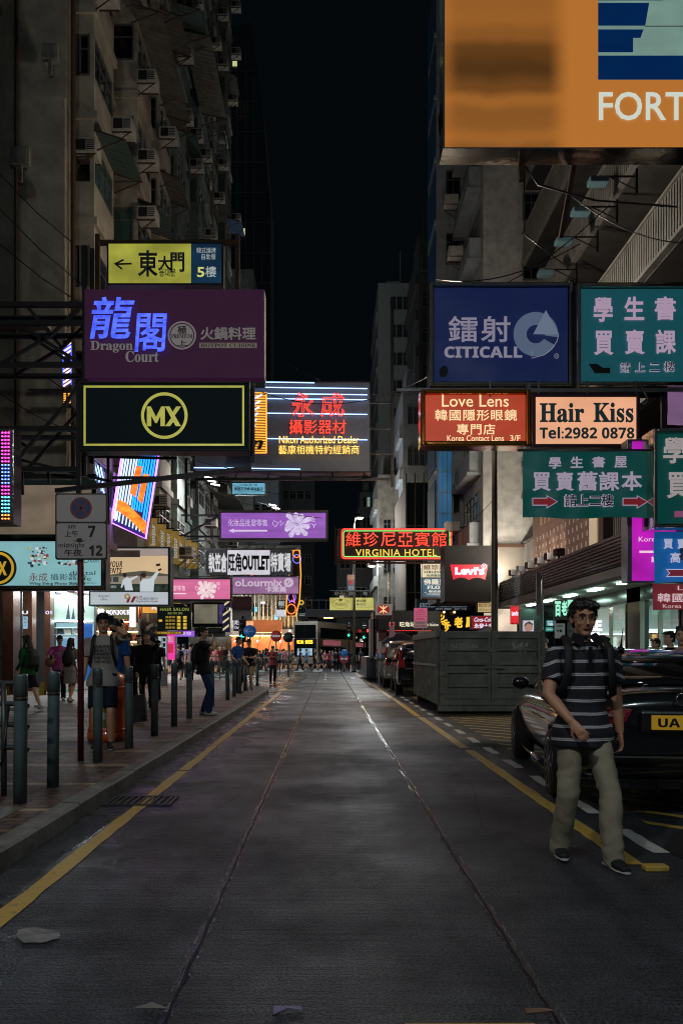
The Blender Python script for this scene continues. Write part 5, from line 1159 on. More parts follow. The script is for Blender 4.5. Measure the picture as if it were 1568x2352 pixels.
# floods on the canopy top, warming the plaster wall
HEADL = lit('flood lens', (255, 226, 180), 3.0, True)
def flood(loc, rz, label):
    r = empty('wall_floodlight', loc, label, 'floodlight', 'floodlights along the canopy top'); r.rotation_euler = (0, 0, rz)
    b = MB(); b.box(-.13, -.16, .1, .13, .12, .32).bar((0, 0, 0), (0, 0, .12), .05); b.build('lamp_head', DARKM, r); MB().box(-.1, .122, .14, .1, .13, .3).build('lens', HEADL, r)
    L = bpy.data.lights.get('flood_beam') or bpy.data.lights.new('flood_beam', 'SPOT'); L.energy = 300; L.color = (1, .86, .68); L.spot_size = R(95); L.spot_blend = .8; L.shadow_soft_size = .1; o = bpy.data.objects.new('flood_beam', L); COL.objects.link(o); o.parent = r; o.location = (0, .16, .25); o.rotation_euler = (R(118), 0, 0)
    return r
FL = flood((7.12, 30.9, 4.28), .12, 'small black floodlight on the canopy top aimed at the plaster wall')
for i, y in enumerate((29.6, 28.3, 27.0, 25.8, 24.7)): dup(FL, (7.12, y, 4.28), .12)
# ---- shop signs under the canopy
s = Sign('theatre_sign', 'green glowing upright characters of a shop under the canopy', 'shop sign', (1271, 1378, 1315, 1424), 25.5); s.housing(.1, BLACK, 0); s.text([('百', (1272, 1381, 1286, 1416), B(.05)), ('老', (1287, 1380, 1300, 1414), B(.05)), ('匯', (1301, 1378, 1314, 1412), B(.05))], lit('mint glow', (150, 226, 196), 1.1, True), y=-.06)
s = Sign('red_flag_sign', 'small red projecting flag sign with white letters under the canopy', 'shop sign', (1172, 1393, 1190, 1434), 30.6); s.housing(.1, mat('red flag sheet', S(180, 20, 30), .4), 0)
s.poly([[(1172, 1393), (1190, 1393), (1190, 1434), (1186, 1429), (1181, 1434), (1177, 1429), (1172, 1434)]], glow('red flag face', (214, 26, 40), 1.1, .1)); s.text([("Levi's", (1174, 1404, 1189, 1414), {'sty': 'sans', 'bold': .05})], WG)
s = Sign('red_shop_sign', 'red lettered shop sign half hidden behind the lamp post', 'shop sign', (1143, 1399, 1164, 1418), 34); s.housing(.1, WHITE, 0); s.panel(glow('pinkish white face', (222, 190, 180), 1, .1)); s.text([('巴塞羅那', (1144, 1401, 1163, 1416), B(.026))], REDG)
s = Sign('drink_sign', 'red drink advert over white shop characters behind the waste container', 'signboard', (1081, 1414, 1135, 1446), 29); s.housing(.3, mat('dark red sheet', S(70, 26, 34), .4), .02); s.panel(glow('drink red', (132, 22, 34), .95, .15)); s.text([('Coca-Cola', (1088, 1418, 1130, 1428), {'shear': .35, 'bold': .02}), ('永發士多', (1088, 1432, 1132, 1443), B(.03))], lit('white letters', (226, 220, 240), 1.0))
s = Sign('gym_fascia', 'dark fascia with slanted grey capitals above the metro entrance', 'shop fascia', (955, 1375, 1075, 1402), 46); s.housing(.4, mat('navy black', S(22, 26, 34), .5, emit=S(18, 22, 30), es=.6), .02); s.text([('EXCEED YOUR LIMITS', (963, 1385, 1072, 1395), {'sty': 'sans', 'shear': .25})], lit('grey capitals', (120, 136, 150), .8)); s.text([('3615 2028   G/F 116', (1000, 1397, 1070, 1400), {})], W1, name='small_lettering')
s = Sign('phoenix_shop_front', 'black shop front with golden phoenix emblem and three warm spotlights', 'shop front', (975, 1404, 1110, 1450), 45); s.housing(.4, mat('black lacquer', S(20, 18, 16), .3), 0); GOLD = lit('golden letters', (246, 190, 50), 1.2)
s.text([('老', (1042, 1417, 1062, 1442), B(.05)), ('鳳', (1068, 1417, 1088, 1442), B(.05))], GOLD); s.lines([[(1005, 1420), (1011, 1416), (1013, 1412)], [(1010, 1424), (1017, 1420), (1019, 1414)], [(1008, 1428), (1018, 1428), (1026, 1434), (1028, 1443), (1022, 1450), (1014, 1450)], [(1014, 1432), (1022, 1436), (1022, 1444)], [(1018, 1426), (1026, 1424)], [(1022, 1430), (1031, 1430)], [(1025, 1435), (1034, 1437)]], .05, GOLD, y=-.05, name='phoenix_emblem')
for k, px in enumerate((994, 1019, 1043)): 
    p = W(px, 1406, 44.6) - s.root.location; MB().ball(p, .07, 8, 6).build('spotlight', lit('warm spot', (255, 200, 130), 3.0, True), s.root)
# ---- footbridge handbag sign
s = Sign('bag_shop_billboard', 'wide floodlit yellow green billboard with oval crest by the footbridge', 'billboard', (757, 1372, 872, 1402), 68)
s.housing(.4, mat('olive board', S(110, 106, 50), .5), .0); s.panel(glow('olive lit board', (176, 168, 84), .95, .28, .25, (1, 1, 1.5)), (757, 1373, 806, 1401)); s.panel(glow('olive lit board', (1, 1, 1)), (808, 1373, 872, 1401), name='side_panel')
OL = lit('olive letters', (70, 72, 30), .6); s.ring(782, 1387, 18, 18.8, OL, ry=.6, name='crest_ring'); s.text([('NaRaYa', (769, 1384, 796, 1391), {'sty': 'serif'})], OL); s.text([('娜萊雅', (818, 1377, 840, 1383), B(.02)), ('曼谷包', (818, 1385, 840, 1391), B(.02)), ('The Original Bangkok Bag', (812, 1393, 860, 1396), {})], OL, name='side_lettering'); s.poly([[(777, 1378), (782, 1374), (787, 1378), (784, 1381), (780, 1381)]], OL, name='crest')
b = MB(); b.bar((-s.w / 2, -.9, s.h + .5), (s.w / 2, -.9, s.h + .5), .08)
for k in range(8): x = -s.w / 2 + .3 + k * .55; b.bar((x, .1, s.h), (x, -.9, s.h + .5), .05)
b.build('gantry', DARKM, s.root); b = MB()
for k in range(4): b.box(-s.w / 2 + .4 + k * 1.2, -1.05, s.h + .12, -s.w / 2 + .75 + k * 1.2, -.75, s.h + .4)
b.build('lamp_head', BLACK, s.root)
# ================================================================ street furniture
BOLM = mat('bollard paint', S(96, 116, 118), .42, .25, noise=.3, ns=6, bump=.12, bs=30, dirt=.35)
def make_bollard():
    r = empty('bollard', (0, 0, 0), 'grey steel bollard in the row along the pavement edge', 'bollard', 'bollards along the kerb')
    b = MB(); b.lathe([(.054, 0), (.054, .86), (.054, .872)], n=24).build('post', BOLM, r)
    b = MB(); b.lathe([(.0555, .875), (.0555, 1.055), (.051, 1.066)], n=24).build('cap', mat('bollard cap', S(96, 112, 114), .3, .4, noise=.25, ns=5), r)
    MB().lathe([(.057, .852), (.057, .878)], n=24).build('band', mat('worn red band', S(60, 44, 46), .5, noise=.5, ns=12), r)
    return r
BO0 = make_bollard()
bl = [(47, 1845), (122, 1808), (225, 1750), (297, 1718), (355, 1690), (400, 1668), (435, 1650), (487, 1622), (523, 1608), (538, 1600), (550, 1593), (563, 1587), (577, 1582), (591, 1576)]
lbl = {0: 'grey steel bollard touching the end of the metal railing', 1: 'grey steel bollard between the railing and the red sign pole, the thickest looking one', 2: 'grey steel bollard with a silver sticker in front of the man in the printed tee'}
for i, (px, py) in enumerate(bl):
    Y = GY(py, PZ); loc = (GX(px, Y), Y, PZ)
    o = BO0 if i == 0 else dup(BO0, loc)
    o.location = loc; o.rotation_euler = (R(random.uniform(-.6, .6)), R(random.uniform(-.6, .6)), random.random() * 6)
    o['label'] = lbl.get(i, 'grey steel bollard in the row beyond the orange litter bin along the kerb')
    if i == 2:
        o.rotation_euler = (0, 0, 0);         vs = []; 
        for z in (.83, 1.03):
            for j in range(7): a = R(205 + j * 10); vs.append((.0575 * math.cos(a), .0575 * math.sin(a), z))
        MB().add(vs, [(j, j + 1, j + 8, j + 7) for j in range(6)], True).build('sticker', STEEL, o)
# no stopping sign
Y = GY(1748, PZ); r = empty('parking_sign', (GX(186, Y), Y, PZ), 'no stopping sign with blue and red disc on a dark red pole', 'traffic sign')
MB().tube([(0, 0, 0), (0, 0, GZ(1140, Y) - PZ)], .036, 16).build('pole', mat('dark red pole', S(84, 30, 40), .42, noise=.25, ns=4, dirt=.3), r)
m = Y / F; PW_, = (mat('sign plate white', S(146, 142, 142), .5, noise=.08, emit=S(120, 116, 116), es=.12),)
def plate(name, x0, y0, x1, y1, mm, fr=True, yo=-.05):
    X = lambda p: (p - 186) * m; Z = lambda p: GZ(p, Y) - PZ; b = MB(); q = []
    rr = 5 * m
    for cx, cz, a0 in ((X(x1) - rr, Z(y0) - rr, 0), (X(x0) + rr, Z(y0) - rr, 90), (X(x0) + rr, Z(y1) + rr, 180), (X(x1) - rr, Z(y1) + rr, 270)):
        for i in range(5): a = R(a0 + i * 22.5); q.append((cx + rr * math.cos(a), yo, cz + rr * math.sin(a)))
    b.prism(q, (0, .004 if not fr else .012, 0)); return b.build(name, mm, r)
plate('border', 131, 1135, 250, 1287, BLACK, True, -.052); plate('plate', 134.5, 1138.5, 246.5, 1200, PW_, False, -.0565); plate('plate', 134.5, 1204, 246.5, 1283.5, PW_, False, -.0565)
s = Sign.__new__(Sign); s.Y = Y; s.x0, s.y0, s.x1, s.y1 = 132, 1135, 240, 1748; s.cx = 186; s.mpp = m; s.root = r; s.w = 108 * m; s.h = 613 * m
NB = mat('sign blue', S(22, 58, 110), .5); NRd = mat('sign red', S(126, 44, 36), .5); BKL = mat('sign black lettering', S(22, 22, 24), .6)
s.ring(190, 1169, 0, 22, NB, y=-.058, name='disc'); s.ring(190, 1169, 21, 25, NRd, y=-.0595, name='disc_rim')
s.poly([[(173, 1155), (176, 1152), (207, 1183), (204, 1186)], [(204, 1152), (207, 1155), (176, 1186), (173, 1183)]], NRd, y=-.0605, t=.001, name='disc_cross')
s.text([('am', (160, 1208, 178, 1216), {'sty': 'sans'}), ('上午', (153, 1220, 184, 1235), B(.02)), ('7', (206, 1209, 223, 1235), {'sty': 'sans', 'bold': .02}), ('midnight', (139, 1249, 198, 1262), {'sty': 'sans'}), ('午夜.', (152, 1263, 196, 1279), B(.02)), ('12', (208, 1254, 239, 1278), {'sty': 'sans', 'bold': .02})], BKL, y=-.058)
s.poly([[(181, 1238), (192, 1238), (192, 1243), (202, 1243), (187, 1248), (171, 1243), (181, 1243)]], BKL, y=-.0585, t=.001, name='arrow')
# orange litter bin
Y = GY(1704, PZ); r = empty('litter_bin', (GX(238, Y), Y + .28, PZ), 'orange plastic litter bin with domed top behind the bollards', 'litter bin')
ORB = mat('orange bin plastic', S(228, 98, 30), .32, noise=.15, ns=3, dirt=.3, coat=.3)
b = MB(); b.lathe([(.29, .0), (.30, .06), (.295, .12), (.28, .14), (.27, .7), (.275, .76), (.262, .84), (.21, .93), (.12, .975), (.02, .985)], n=40); b.build('body', ORB, r)
b = MB(); b.lathe([(.288, .135), (.292, .16), (.276, .18)], n=40).lathe([(.28, .74), (.284, .755), (.278, .77)], n=40); b.build('rim', ORB, r)
vs = []
for z in (.2, .55):
    for j in range(9): a = R(250 + j * 6); vs.append((.285 * math.cos(a), .285 * math.sin(a), z))
MB().add(vs, [(j, j + 1, j + 10, j + 9) for j in range(8)], True).build('green_label', mat('lime label', S(110, 130, 40), .5), r)
vs = [(.288 * math.cos(R(268 + 0 * k)) + .0, -.29, .0) for k in range(0)]
b = MB(); P = [(.01 + .055 * math.cos(a), -.291 + .0 * a, .36 + .05 * math.sin(a)) for a in [i * .52 for i in range(12)]]; b.prism(P, (0, .003, 0)); b.build('white_emblem', WHITE, r)
b = MB(); b.box(-.16, -.275, .62, .16, -.2, .72); b.build('opening', BLACK, r)
# railing at the frame edge
r = empty('metal_railing', (-3.12, 7.2, PZ), 'low metal railing with two rails and a hanging chain ending at the first bollard', 'railing'); RLM = mat('railing paint', S(70, 76, 80), .4, .4, noise=.3, ns=6)
b = MB()
for z in (.42, .62, .80, .98): b.tube([(-2.2, -.3, z + .0), (.42, -.28, z), (.52, -.3, z - .02)], .022, 8)
b.build('rail', RLM, r); b = MB()
for x in (-2.1, -1.2, -.25, .3): b.tube([(x, -.28, 0), (x, -.28, 1.0)], .026, 8)
b.build('post', RLM, r)
b = MB(); b.tube([(.35, -.3, .78), (.3, -.32, .3), (.12, -.32, .05), (-.3, -.32, .12)], .012, 6); b.build('cable', BLACK, r)
# mesh railing in the distance by the crossing
r = empty('crossing_railing', W(505, 1540, 36), 'green mesh railing on the pavement near the crossing crowd', 'railing'); r.location.z = PZ; b = MB()
for k in range(3): b.bar((-.6 + k * .6, 0, 0), (-.6 + k * .6, 0, 1.15), .06)
for z in (.12, .35, .6, .85, 1.1): b.bar((-.6, 0, z), (.6, 0, z), .04)
for k in range(13): b.bar((-.6 + k * .1, 0, .1), (-.6 + k * .1, 0, 1.1), .018)
b.build('mesh_panel', mat('olive railing', S(84, 92, 70), .5, .3), r)
# ---- lamp posts with their lamps
def lamp_post(loc, h, arm, label, power, col, tilt=0, r0=.085, spot=True):
    r = empty('street_lamp', loc, label, 'street lamp'); b = MB(); ax = arm
    b.tube([(0, 0, 0), (0, 0, 1.3), (0, 0, h * .6), (0, 0, h)], [r0 * 1.25, r0 * 1.2, r0 * .85, r0 * .7], 14); b.build('pole', mat('lamp post paint', S(92, 88, 78), .42, .5, noise=.2, ns=3), r)
    MB().lathe([(r0 * 1.9, 0), (r0 * 1.9, .08), (r0 * 1.35, .14), (r0 * 1.3, .5)], n=16).build('base', DARKM, r)
    b = MB(); b.tube([(0, 0, h - .1), (ax * .4, 0, h + .35), (ax, 0, h + .5)], .035, 8); b.build('arm', STEEL, r)
    b = MB(); b.ball((ax + .25 * (1 if ax > 0 else -1), 0, h + .5), (.36, .16, .10), 14, 8); b.build('lamp_head', STEEL, r)
    b = MB(); b.ball((ax + .25 * (1 if ax > 0 else -1), 0, h + .41), (.24, .12, .06), 12, 6); b.build('bulb', lit('sodium bulb %s' % (col[2] > .5), tuple(int(255 * c ** .45) for c in col), 12), r)
    L = bpy.data.lights.new('lamp_light', 'POINT'); L.energy = power; L.color = col; L.shadow_soft_size = .3
    o = bpy.data.objects.new('lamp_light', L); COL.objects.link(o); o.parent = r; o.location = (ax + .25 * (1 if ax > 0 else -1), 0, h + .33)
    return r
WARM = (1.0, .84, .66)
lamp_post((GX(1135, 21.5), 21.5, 0), 9.9, -1.2, 'tall brown lamp post standing behind the waste container in front of the jeans sign', 1500, WARM)
lamp_post((GX(813, 57), 57, 0), 10.6, .15, 'slim blue grey lamp post far down the street with pizza banner', 1300, WARM, r0=.1)
lamp_post((GX(893, 53), 53, PZ), 6.6, -.9, 'street lamp with glowing orange head beside the pale building by the hotel sign', 500, WARM)
lamp_post((-6.4, -3.5, PZ), 9.5, 1.8, 'street lamp on the pavement behind the viewer near the end wall', 1700, (.96, .97, .93))
lamp_post((5.6, -4.5, PZ), 9.5, -1.8, 'street lamp on the opposite pavement behind the viewer', 950, (.78, .93, 1.0))
lamp_post((5.4, 62, 0), 9, -2, 'added street lamp brightening the junction beyond the metro entrance', 2600, (.8, .92, 1))  # extra lamp post added to brighten the junction
lamp_post((-9.5, 66, 0), 9, 2, 'added street lamp brightening the far side of the crossing behind the crowd', 2800, (.82, .92, 1))  # second added lamp post, put in to light the crossing and the bus
lamp_post((-6.6, 12.5, PZ), 5.2, .9, 'low street lamp out of the picture by the railing', 500, (1.0, .78, .58)) if False else None
# small banner on the far post
s = Sign('post_banner', 'small banner with red round emblem on the far lamp post', 'banner', (797, 1320, 814, 1357), 56.6); s.housing(.05, DARKM, 0); s.panel(glow('slate banner', (60, 84, 104), .8, .2), (797, 1332, 814, 1357)); s.panel(glow('food print', (150, 110, 90), .8, .5, 6), (797, 1320, 814, 1331.6), name='picture')
s.ring(805.5, 1338, 0, 6, glow('crimson disc', (150, 30, 44), .9, 0), y=-.02, name='emblem'); s.text([('披薩', (800, 1347, 811, 1350), {}), ('全日', (800, 1351, 811, 1354), {})], W1)
# ---- traffic lights with green arrows
GRA = lit('green arrow lamp', (60, 235, 200), 3.5, True)
def traffic_light(px, py, Y, label, h=None):
    p = W(px, py, Y); r = empty('traffic_light', (p.x, Y, 0), label, 'traffic light', None); z = p.z
    MB().tube([(0, .12, 0), (0, .12, z + 1.0)], .055, 10).build('pole', DARKM, r)
    b = MB(); b.box(-.17, -.1, z - .25, .17, .08, z + .85); b.build('housing', BLACK, r, bevel=.03)
    b = MB(); 
    for k in range(3): b.lathe([(.13, -.2), (.14, -.1)], (0, 0, z + .0 + .3 * k), 14, 'y')
    b.build('visor', BLACK, r)
    b = MB(); t = .035
    b.bar((-.1, -.215, z), (.1, -.215, z), t).bar((-.1, -.218, z), (-.01, -.218, z + .1), t).bar((-.1, -.218, z), (-.01, -.218, z - .1), t); b.build('green_arrow', GRA, r)
traffic_light(557, 1463, 38, 'traffic light with green left arrow by the mesh railing'); traffic_light(801, 1459, 60, 'traffic light with green arrow near the slim lamp post'); traffic_light(836, 1464, 56, 'traffic light with green arrow by the metro station wall')
def disc_sign(px, py, rad, Y, colr, label, kind):
    p = W(px, py, Y); r = empty('road_sign', (p.x, Y, 0), label, 'road sign'); rr = rad / F * Y
    MB().tube([(0, .06, 0), (0, .06, p.z)], .04, 8).build('pole', STEEL, r); MB().lathe([(rr, -.0), (rr, .02)], (0, 0, p.z), 28, 'y').build('plate', colr, r)
    b = MB(); 
    if kind == 'arrow': b.bar((-rr * .6, -.01, p.z), (rr * .6, -.01, p.z), rr * .2, .01).bar((-rr * .6, -.012, p.z), (-rr * .2, -.012, p.z + rr * .4), rr * .2, .01).bar((-rr * .6, -.014, p.z), (-rr * .2, -.014, p.z - rr * .4), rr * .2, .01)
    elif kind == 'bar': b.box(-rr * .7, -.012, p.z - rr * .18, rr * .7, -.002, p.z + rr * .18)
    if b.v: b.build('mark', mat('sign white', S(180, 180, 190), .5, emit=S(170, 170, 180), es=.4), r)
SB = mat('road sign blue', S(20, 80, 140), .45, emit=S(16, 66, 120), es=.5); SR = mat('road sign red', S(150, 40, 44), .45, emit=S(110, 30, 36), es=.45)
disc_sign(574, 1450, 14.5, 36.5, SB, 'blue disc sign with white left arrow beside the green traffic arrow', 'arrow'); disc_sign(634, 1461, 13, 45, SR, 'red no entry disc with white bar near the lit shop', 'bar'); disc_sign(662, 1464, 12, 46, mat('sign back grey', S(46, 60, 70), .5), 'grey back of a round sign beside the no entry disc', 'none')
disc_sign(790, 1500, 9, 58, SB, 'small blue disc sign with left arrow below the lamp post banner', 'arrow'); disc_sign(790, 1513, 11, 58.5, SR, 'red no entry disc at knee height behind the crossing people', 'bar')
# ---- metro entrance
r = empty('metro_entrance', (3.4, 40, PZ), 'metro station entrance with dark canopy and red pillars', 'station entrance')
MET = mat('maroon cladding', S(96, 40, 40), .4, noise=.15); s_ = lambda px: GX(px, 40) - 3.4; zz = lambda py: GZ(py, 40) - PZ
b = MB(); b.box(s_(869), 0, zz(1448), s_(1012), 5, zz(1402)); b.build('canopy', mat('dark canopy', S(30, 32, 38), .4, .2), r, bevel=.02)
for q in ((s_(869) + .05, .3, 0, s_(888), .7, zz(1449)), (s_(992), .3, 0, s_(1008), .7, zz(1449)), (s_(860), 1.0, 0, s_(867), 4, zz(1402))): MB().box(*q).build('pillar', MET, r)
b = MB(); b.box(s_(889), 3.2, 0, s_(990), 3.4, zz(1449)); b.build('back_wall', mat('dark tiles', S(32, 30, 34), .3), r)
b = MB(); b.box(s_(840), -.6, 0, s_(868), 6, 1.05); b.build('plinth_wall', mat('blue grey tiles', S(64, 80, 96), .35, noise=.15), r)
b = MB(); b.box(s_(853), 1, 1.05, s_(864), 3, 3.0); b.build('white_panel', mat('white panel', S(150, 150, 155), .5), r)
MB().box(s_(888), -.012, zz(1449.5), s_(990), .0, zz(1447.6)).build('red_strip', lit('red strip', (190, 40, 40), 1.2), r)
s = Sign.__new__(Sign); s.Y = 40; s.x0, s.y0, s.x1, s.y1 = 869, 1402, 1012, 1448; s.cx = GX(0, 40); s.cx = 755 + 3.4 * F / 40; s.mpp = 40 / F; s.root = r; s.y1 = 1500 + (CH - PZ) * F / 40
s.text([('旺角站', (917, 1428, 953, 1440), B(.02)), ('Mong Kok Station', (955, 1432, 1006, 1440), {'sty': 'sans'})], lit('metro white', (230, 224, 190), 1.0), y=-.03); s.text([('D₂', (990, 1429, 999, 1438), {})], lit('blue grey digit', (110, 120, 160), .8), y=-.03, name='exit_letter')
def metro_mark(s, cx, cy, r0, ry, y):
    s.ring(cx, cy, 0, r0, glow('metro red', (140, 22, 36), 1, .1), y=y, ry=ry, name='emblem_disc'); MM = lit('metro cream', (236, 214, 150), 1.0); q = r0 * .56
    P = [[(cx - q, cy - q * 1.0), (cx - q * .5, cy - q * .45), (cx, cy - q * .3), (cx + q * .5, cy - q * .45), (cx + q, cy - q * 1.0)], [(cx - q, cy + q * 1.0), (cx - q * .5, cy + q * .45), (cx, cy + q * .3), (cx + q * .5, cy + q * .45), (cx + q, cy + q * 1.0)], [(cx, cy - q * 1.15), (cx, cy + q * 1.15)]]
    s.lines(P, r0 * .09 * s.mpp, MM, y=y - .02, name='emblem')
metro_mark(s, 899, 1434, 8, .8, -.04)
s = Sign('metro_totem', 'square metro station sign with red oval emblem on a post', 'station sign', (862, 1387, 900, 1413), 33.5); s.housing(.35, mat('totem grey', S(120, 110, 104), .5), .0); s.panel(glow('totem face', (128, 116, 108), .8, .1)); metro_mark(s, 880, 1400, 14, .82, -.02)
b = MB(); b.tube([(.35, .2, -s.root.location.z), (.35, .2, 0)], .06, 10); b.build('pole', mat('pinkish post', S(130, 100, 110), .5), s.root); MB().box(-.35, .0, -.16, .3, .2, -.01).build('number_plate', mat('dark number plate', S(60, 44, 48), .5), s.root); b = MB(); b.box(.24, .1, -1.1, .46, .14, -.45).build('name_plate', mat('rose plate', S(120, 88, 92), .5, emit=S(120, 88, 92), es=.3), s.root)
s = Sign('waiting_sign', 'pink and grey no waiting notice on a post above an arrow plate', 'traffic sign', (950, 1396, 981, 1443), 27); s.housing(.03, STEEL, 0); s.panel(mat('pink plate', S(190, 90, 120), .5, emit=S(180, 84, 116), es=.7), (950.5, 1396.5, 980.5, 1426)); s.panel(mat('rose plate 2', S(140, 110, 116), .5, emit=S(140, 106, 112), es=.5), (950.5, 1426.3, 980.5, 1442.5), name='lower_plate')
s.text([('Vehicle', (959, 1399, 971, 1403), {}), ('waiting will be', (953, 1404, 977, 1408), {}), ('prosecuted', (955, 1409, 975, 1413), {}), ('without warning', (952, 1414, 979, 1417), {}), ('停車等候', (955, 1419, 974, 1424)), ('會被檢控', (955, 1428, 974, 1433)), ('而不予警告', (953, 1436, 977, 1441))], lit('maroon lettering', (80, 30, 44), .5))
b = MB(); b.tube([(.12, .06, -s.root.location.z), (.12, .06, s.h)], .035, 8); b.build('pole', STEEL, s.root); b = MB(); b.box(-.1, -.01, -.36, .32, .01, -.09).build('arrow_plate', mat('grey plate', S(130, 126, 120), .5), s.root); b = MB(); b.bar((-.02, -.018, -.22), (.24, -.018, -.22), .03, .01).bar((.24, -.02, -.22), (.16, -.02, -.16), .03, .01).bar((.24, -.02, -.22), (.16, -.02, -.28), .03, .01); b.build('arrow', BLACK, s.root)
# ---- umbrellas
def umbrella(px, py, wpx, Y, label, cols, hh=.42):
    c = W(px, py, Y); r = empty('parasol', (c.x, Y, 0), label, 'parasol'); rad = wpx / F * Y / 2; z = c.z
    MB().tube([(0, 0, 0), (0, 0, z + .05)], .02, 8).build('pole', STEEL, r); b = MB(); n = 8; vs = [(0, 0, z)]; rows = 5
    for k in range(1, rows + 1):
        t = k / rows
        for j in range(n * 3):
            a = 2 * PI * j / (n * 3); sc = rad * t * (1 - .05 * abs(math.sin(a * n / 2)) * t); vs.append((sc * math.cos(a), sc * math.sin(a), z - hh * t ** 1.9))
    N = n * 3; fs = [(0, 1 + j, 1 + (j + 1) % N) for j in range(N)]; mi = [(j // 3) % len(cols) for j in range(N)]
    for k in range(rows - 1):
        for j in range(N): a = 1 + k * N; fs.append((a + j, a + N + j, a + N + (j + 1) % N, a + (j + 1) % N)); mi.append((j // 3) % len(cols))
    b.add(vs, fs, True); b.m = mi; b.build('canopy', cols, r); b = MB()
    for j in range(n): a = 2 * PI * j / n; b.tube([(0, 0, z - .05), (rad * .5 * math.cos(a), rad * .5 * math.sin(a), z - hh * .27 - .03), (rad * .97 * math.cos(a), rad * .97 * math.sin(a), z - hh - .01)], .008, 4)
    b.build('rib', STEEL, r)
UB = mat('navy canopy', S(30, 36, 58), .6, noise=.15); UW = mat('white red canopy', S(120, 60, 50), .6); UR = mat('red canopy', S(120, 28, 28), .6)
umbrella(917, 1453, 86, 34, 'navy street parasol with red and white patches behind the parked vans', [UB, UB, UB, UW]); umbrella(1120, 1438, 96, 23, 'navy and red parasol showing above the green waste container', [UB, UB, UR, UB], .5)
# ---- hawker stall by the parasol
r = empty('hawker_stall', (GX(905, 33.4), 34.5, 0), 'white hawker stall frame under the navy parasol', 'stall'); b = MB()
for x in (-.55, -.45, .6): 
    for y in (-.4, .5): b.bar((x, y, 0), (x, y, 1.85), .05)
b.bar((-.55, -.4, 1.85), (.6, -.4, 1.85), .05).bar((-.55, -.4, .95), (.6, -.4, .95), .05); b.build('frame', WHITE, r); MB().box(-.5, -.35, .1, .55, .5, .9).build('counter', mat('stall counter', S(120, 116, 110), .5, noise=.2), r); MB().box(-.5, .52, .95, .6, .55, 1.8).build('back_sheet', mat('stall sheet', S(90, 88, 86), .5, noise=.4, ns=6), r)
# railing with yellow band by the metro wall
r = empty('kerb_railing', (GX(872, 37), 38.2, PZ), 'dark pedestrian railing with a yellow ribbon by the metro wall', 'railing'); b = MB(); x0, x1 = -.35, 1.15
for z in (.1, 1.0): b.bar((x0, 0, z), (x1, -1, z), .05)
for k in range(16): t = k / 15; b.bar((x0 + (x1 - x0) * t, -t, .1), (x0 + (x1 - x0) * t, -t, 1.0), .022)
b.build('rail', DARKM, r); MB().box(-.12, -.3, .05, .06, -.26, 1.0).build('ribbon', mat('yellow ribbon', S(150, 140, 50), .6), r)
# ---- waste container (two door leaves facing the viewer, ribbed side)
r = empty('waste_container', (3.68, 17.9, 0), 'big green steel waste container with stencilled number and emblem', 'container')
CG = mat('container paint', (.20, .215, .19), .6, .1, noise=.4, ns=2.5, bump=.25, bs=14, dirt=.85); CG2 = mat('container ribs', (.25, .27, .24), .6, .1, noise=.4, ns=4, bump=.2, bs=14, dirt=.6)
wd_, ht, ln = 1.17, 1.86, 5.2
b = MB(); b.box(-wd_ + .06, .06, .2, wd_ - .06, .12, ht); b.box(-wd_, .12, .18, -wd_ + .05, ln, ht - .02).box(wd_ - .05, .12, .18, wd_, ln, ht - .02).box(-wd_ + .05, ln - .05, .18, wd_ - .05, ln, ht); b.box(-wd_ + .05, .12, .18, wd_ - .05, ln - .05, .24); b.build('shell', CG, r)
for sx in (-1, 1):
    b = MB(); x0, x1 = (-wd_ + .09, -.04) if sx < 0 else (.04, wd_ - .09)
    b.box(x0, 0, .34, x0 + .07, .059, ht).box(x1 - .07, 0, .34, x1, .059, ht)
    for z, h in ((.34, .10), (.60, .05), (.92, .05), (1.10, .13), (1.42, .05), (ht - .16, .16)): b.box(x0 + .071, .004, z, x1 - .071, .058, z + h)
    b.build('door', CG, r, bevel=.006)
b = MB(); b.box(-wd_, -.01, .2, -wd_ + .085, .06, ht + .03).box(wd_ - .085, -.01, .2, wd_, .06, ht + .03).box(-wd_ + .086, -.005, .2, wd_ - .086, .06, .33).box(-wd_ - .02, -.02, .06, wd_ - .3, .5, .19)
for z in (.45, .85, 1.2, 1.62): b.box(-wd_ - .03, -.04, z, -wd_ + .12, -.012, z + .1).box(wd_ - .12, -.04, z, wd_ + .03, -.012, z + .1)
b.box(-.035, -.03, .3, .035, .05, ht).box(-.1, -.05, 1.38, .05, -.031, 1.5).box(-.2, -.045, 1.02, .24, -.031, 1.09); b.build('door_frame', CG, r, bevel=.006)
b = MB()
for k in range(12): y = .3 + k * .42; b.box(-wd_ - .07, y, .2, -wd_ - .003, y + .09, ht - .1)
b.box(-wd_ - .085, .12, ht - .12, -wd_ + .06, ln, ht + .03); b.box(-wd_ - .09, .12, 1.06, -wd_ - .072, ln, 1.12)
for k in range(12): y = .3 + k * .42; b.box(wd_ + .003, y, .2, wd_ + .07, y + .09, ht - .1)
b.build('rib', CG2, r)
b = MB(); b.box(-wd_ - .02, .3, 0, wd_ + .02, .5, .17).box(-wd_ - .02, 4.4, 0, wd_ + .02, 4.6, .17); b.build('skid', RUST, r)
s = Sign.__new__(Sign); s.Y = 17.9; s.cx = 755 + 3.68 * F / 17.9; s.mpp = 17.9 / F; s.root = r; s.y1 = 1500 + CH * F / 17.9
STN = mat('stencil paint', S(176, 180, 166), .7, noise=.4, ns=20)
s.text([('94366684', (1037, 1478, 1098, 1491), {'sty': 'sans'})], STN, y=.052, lift=0)
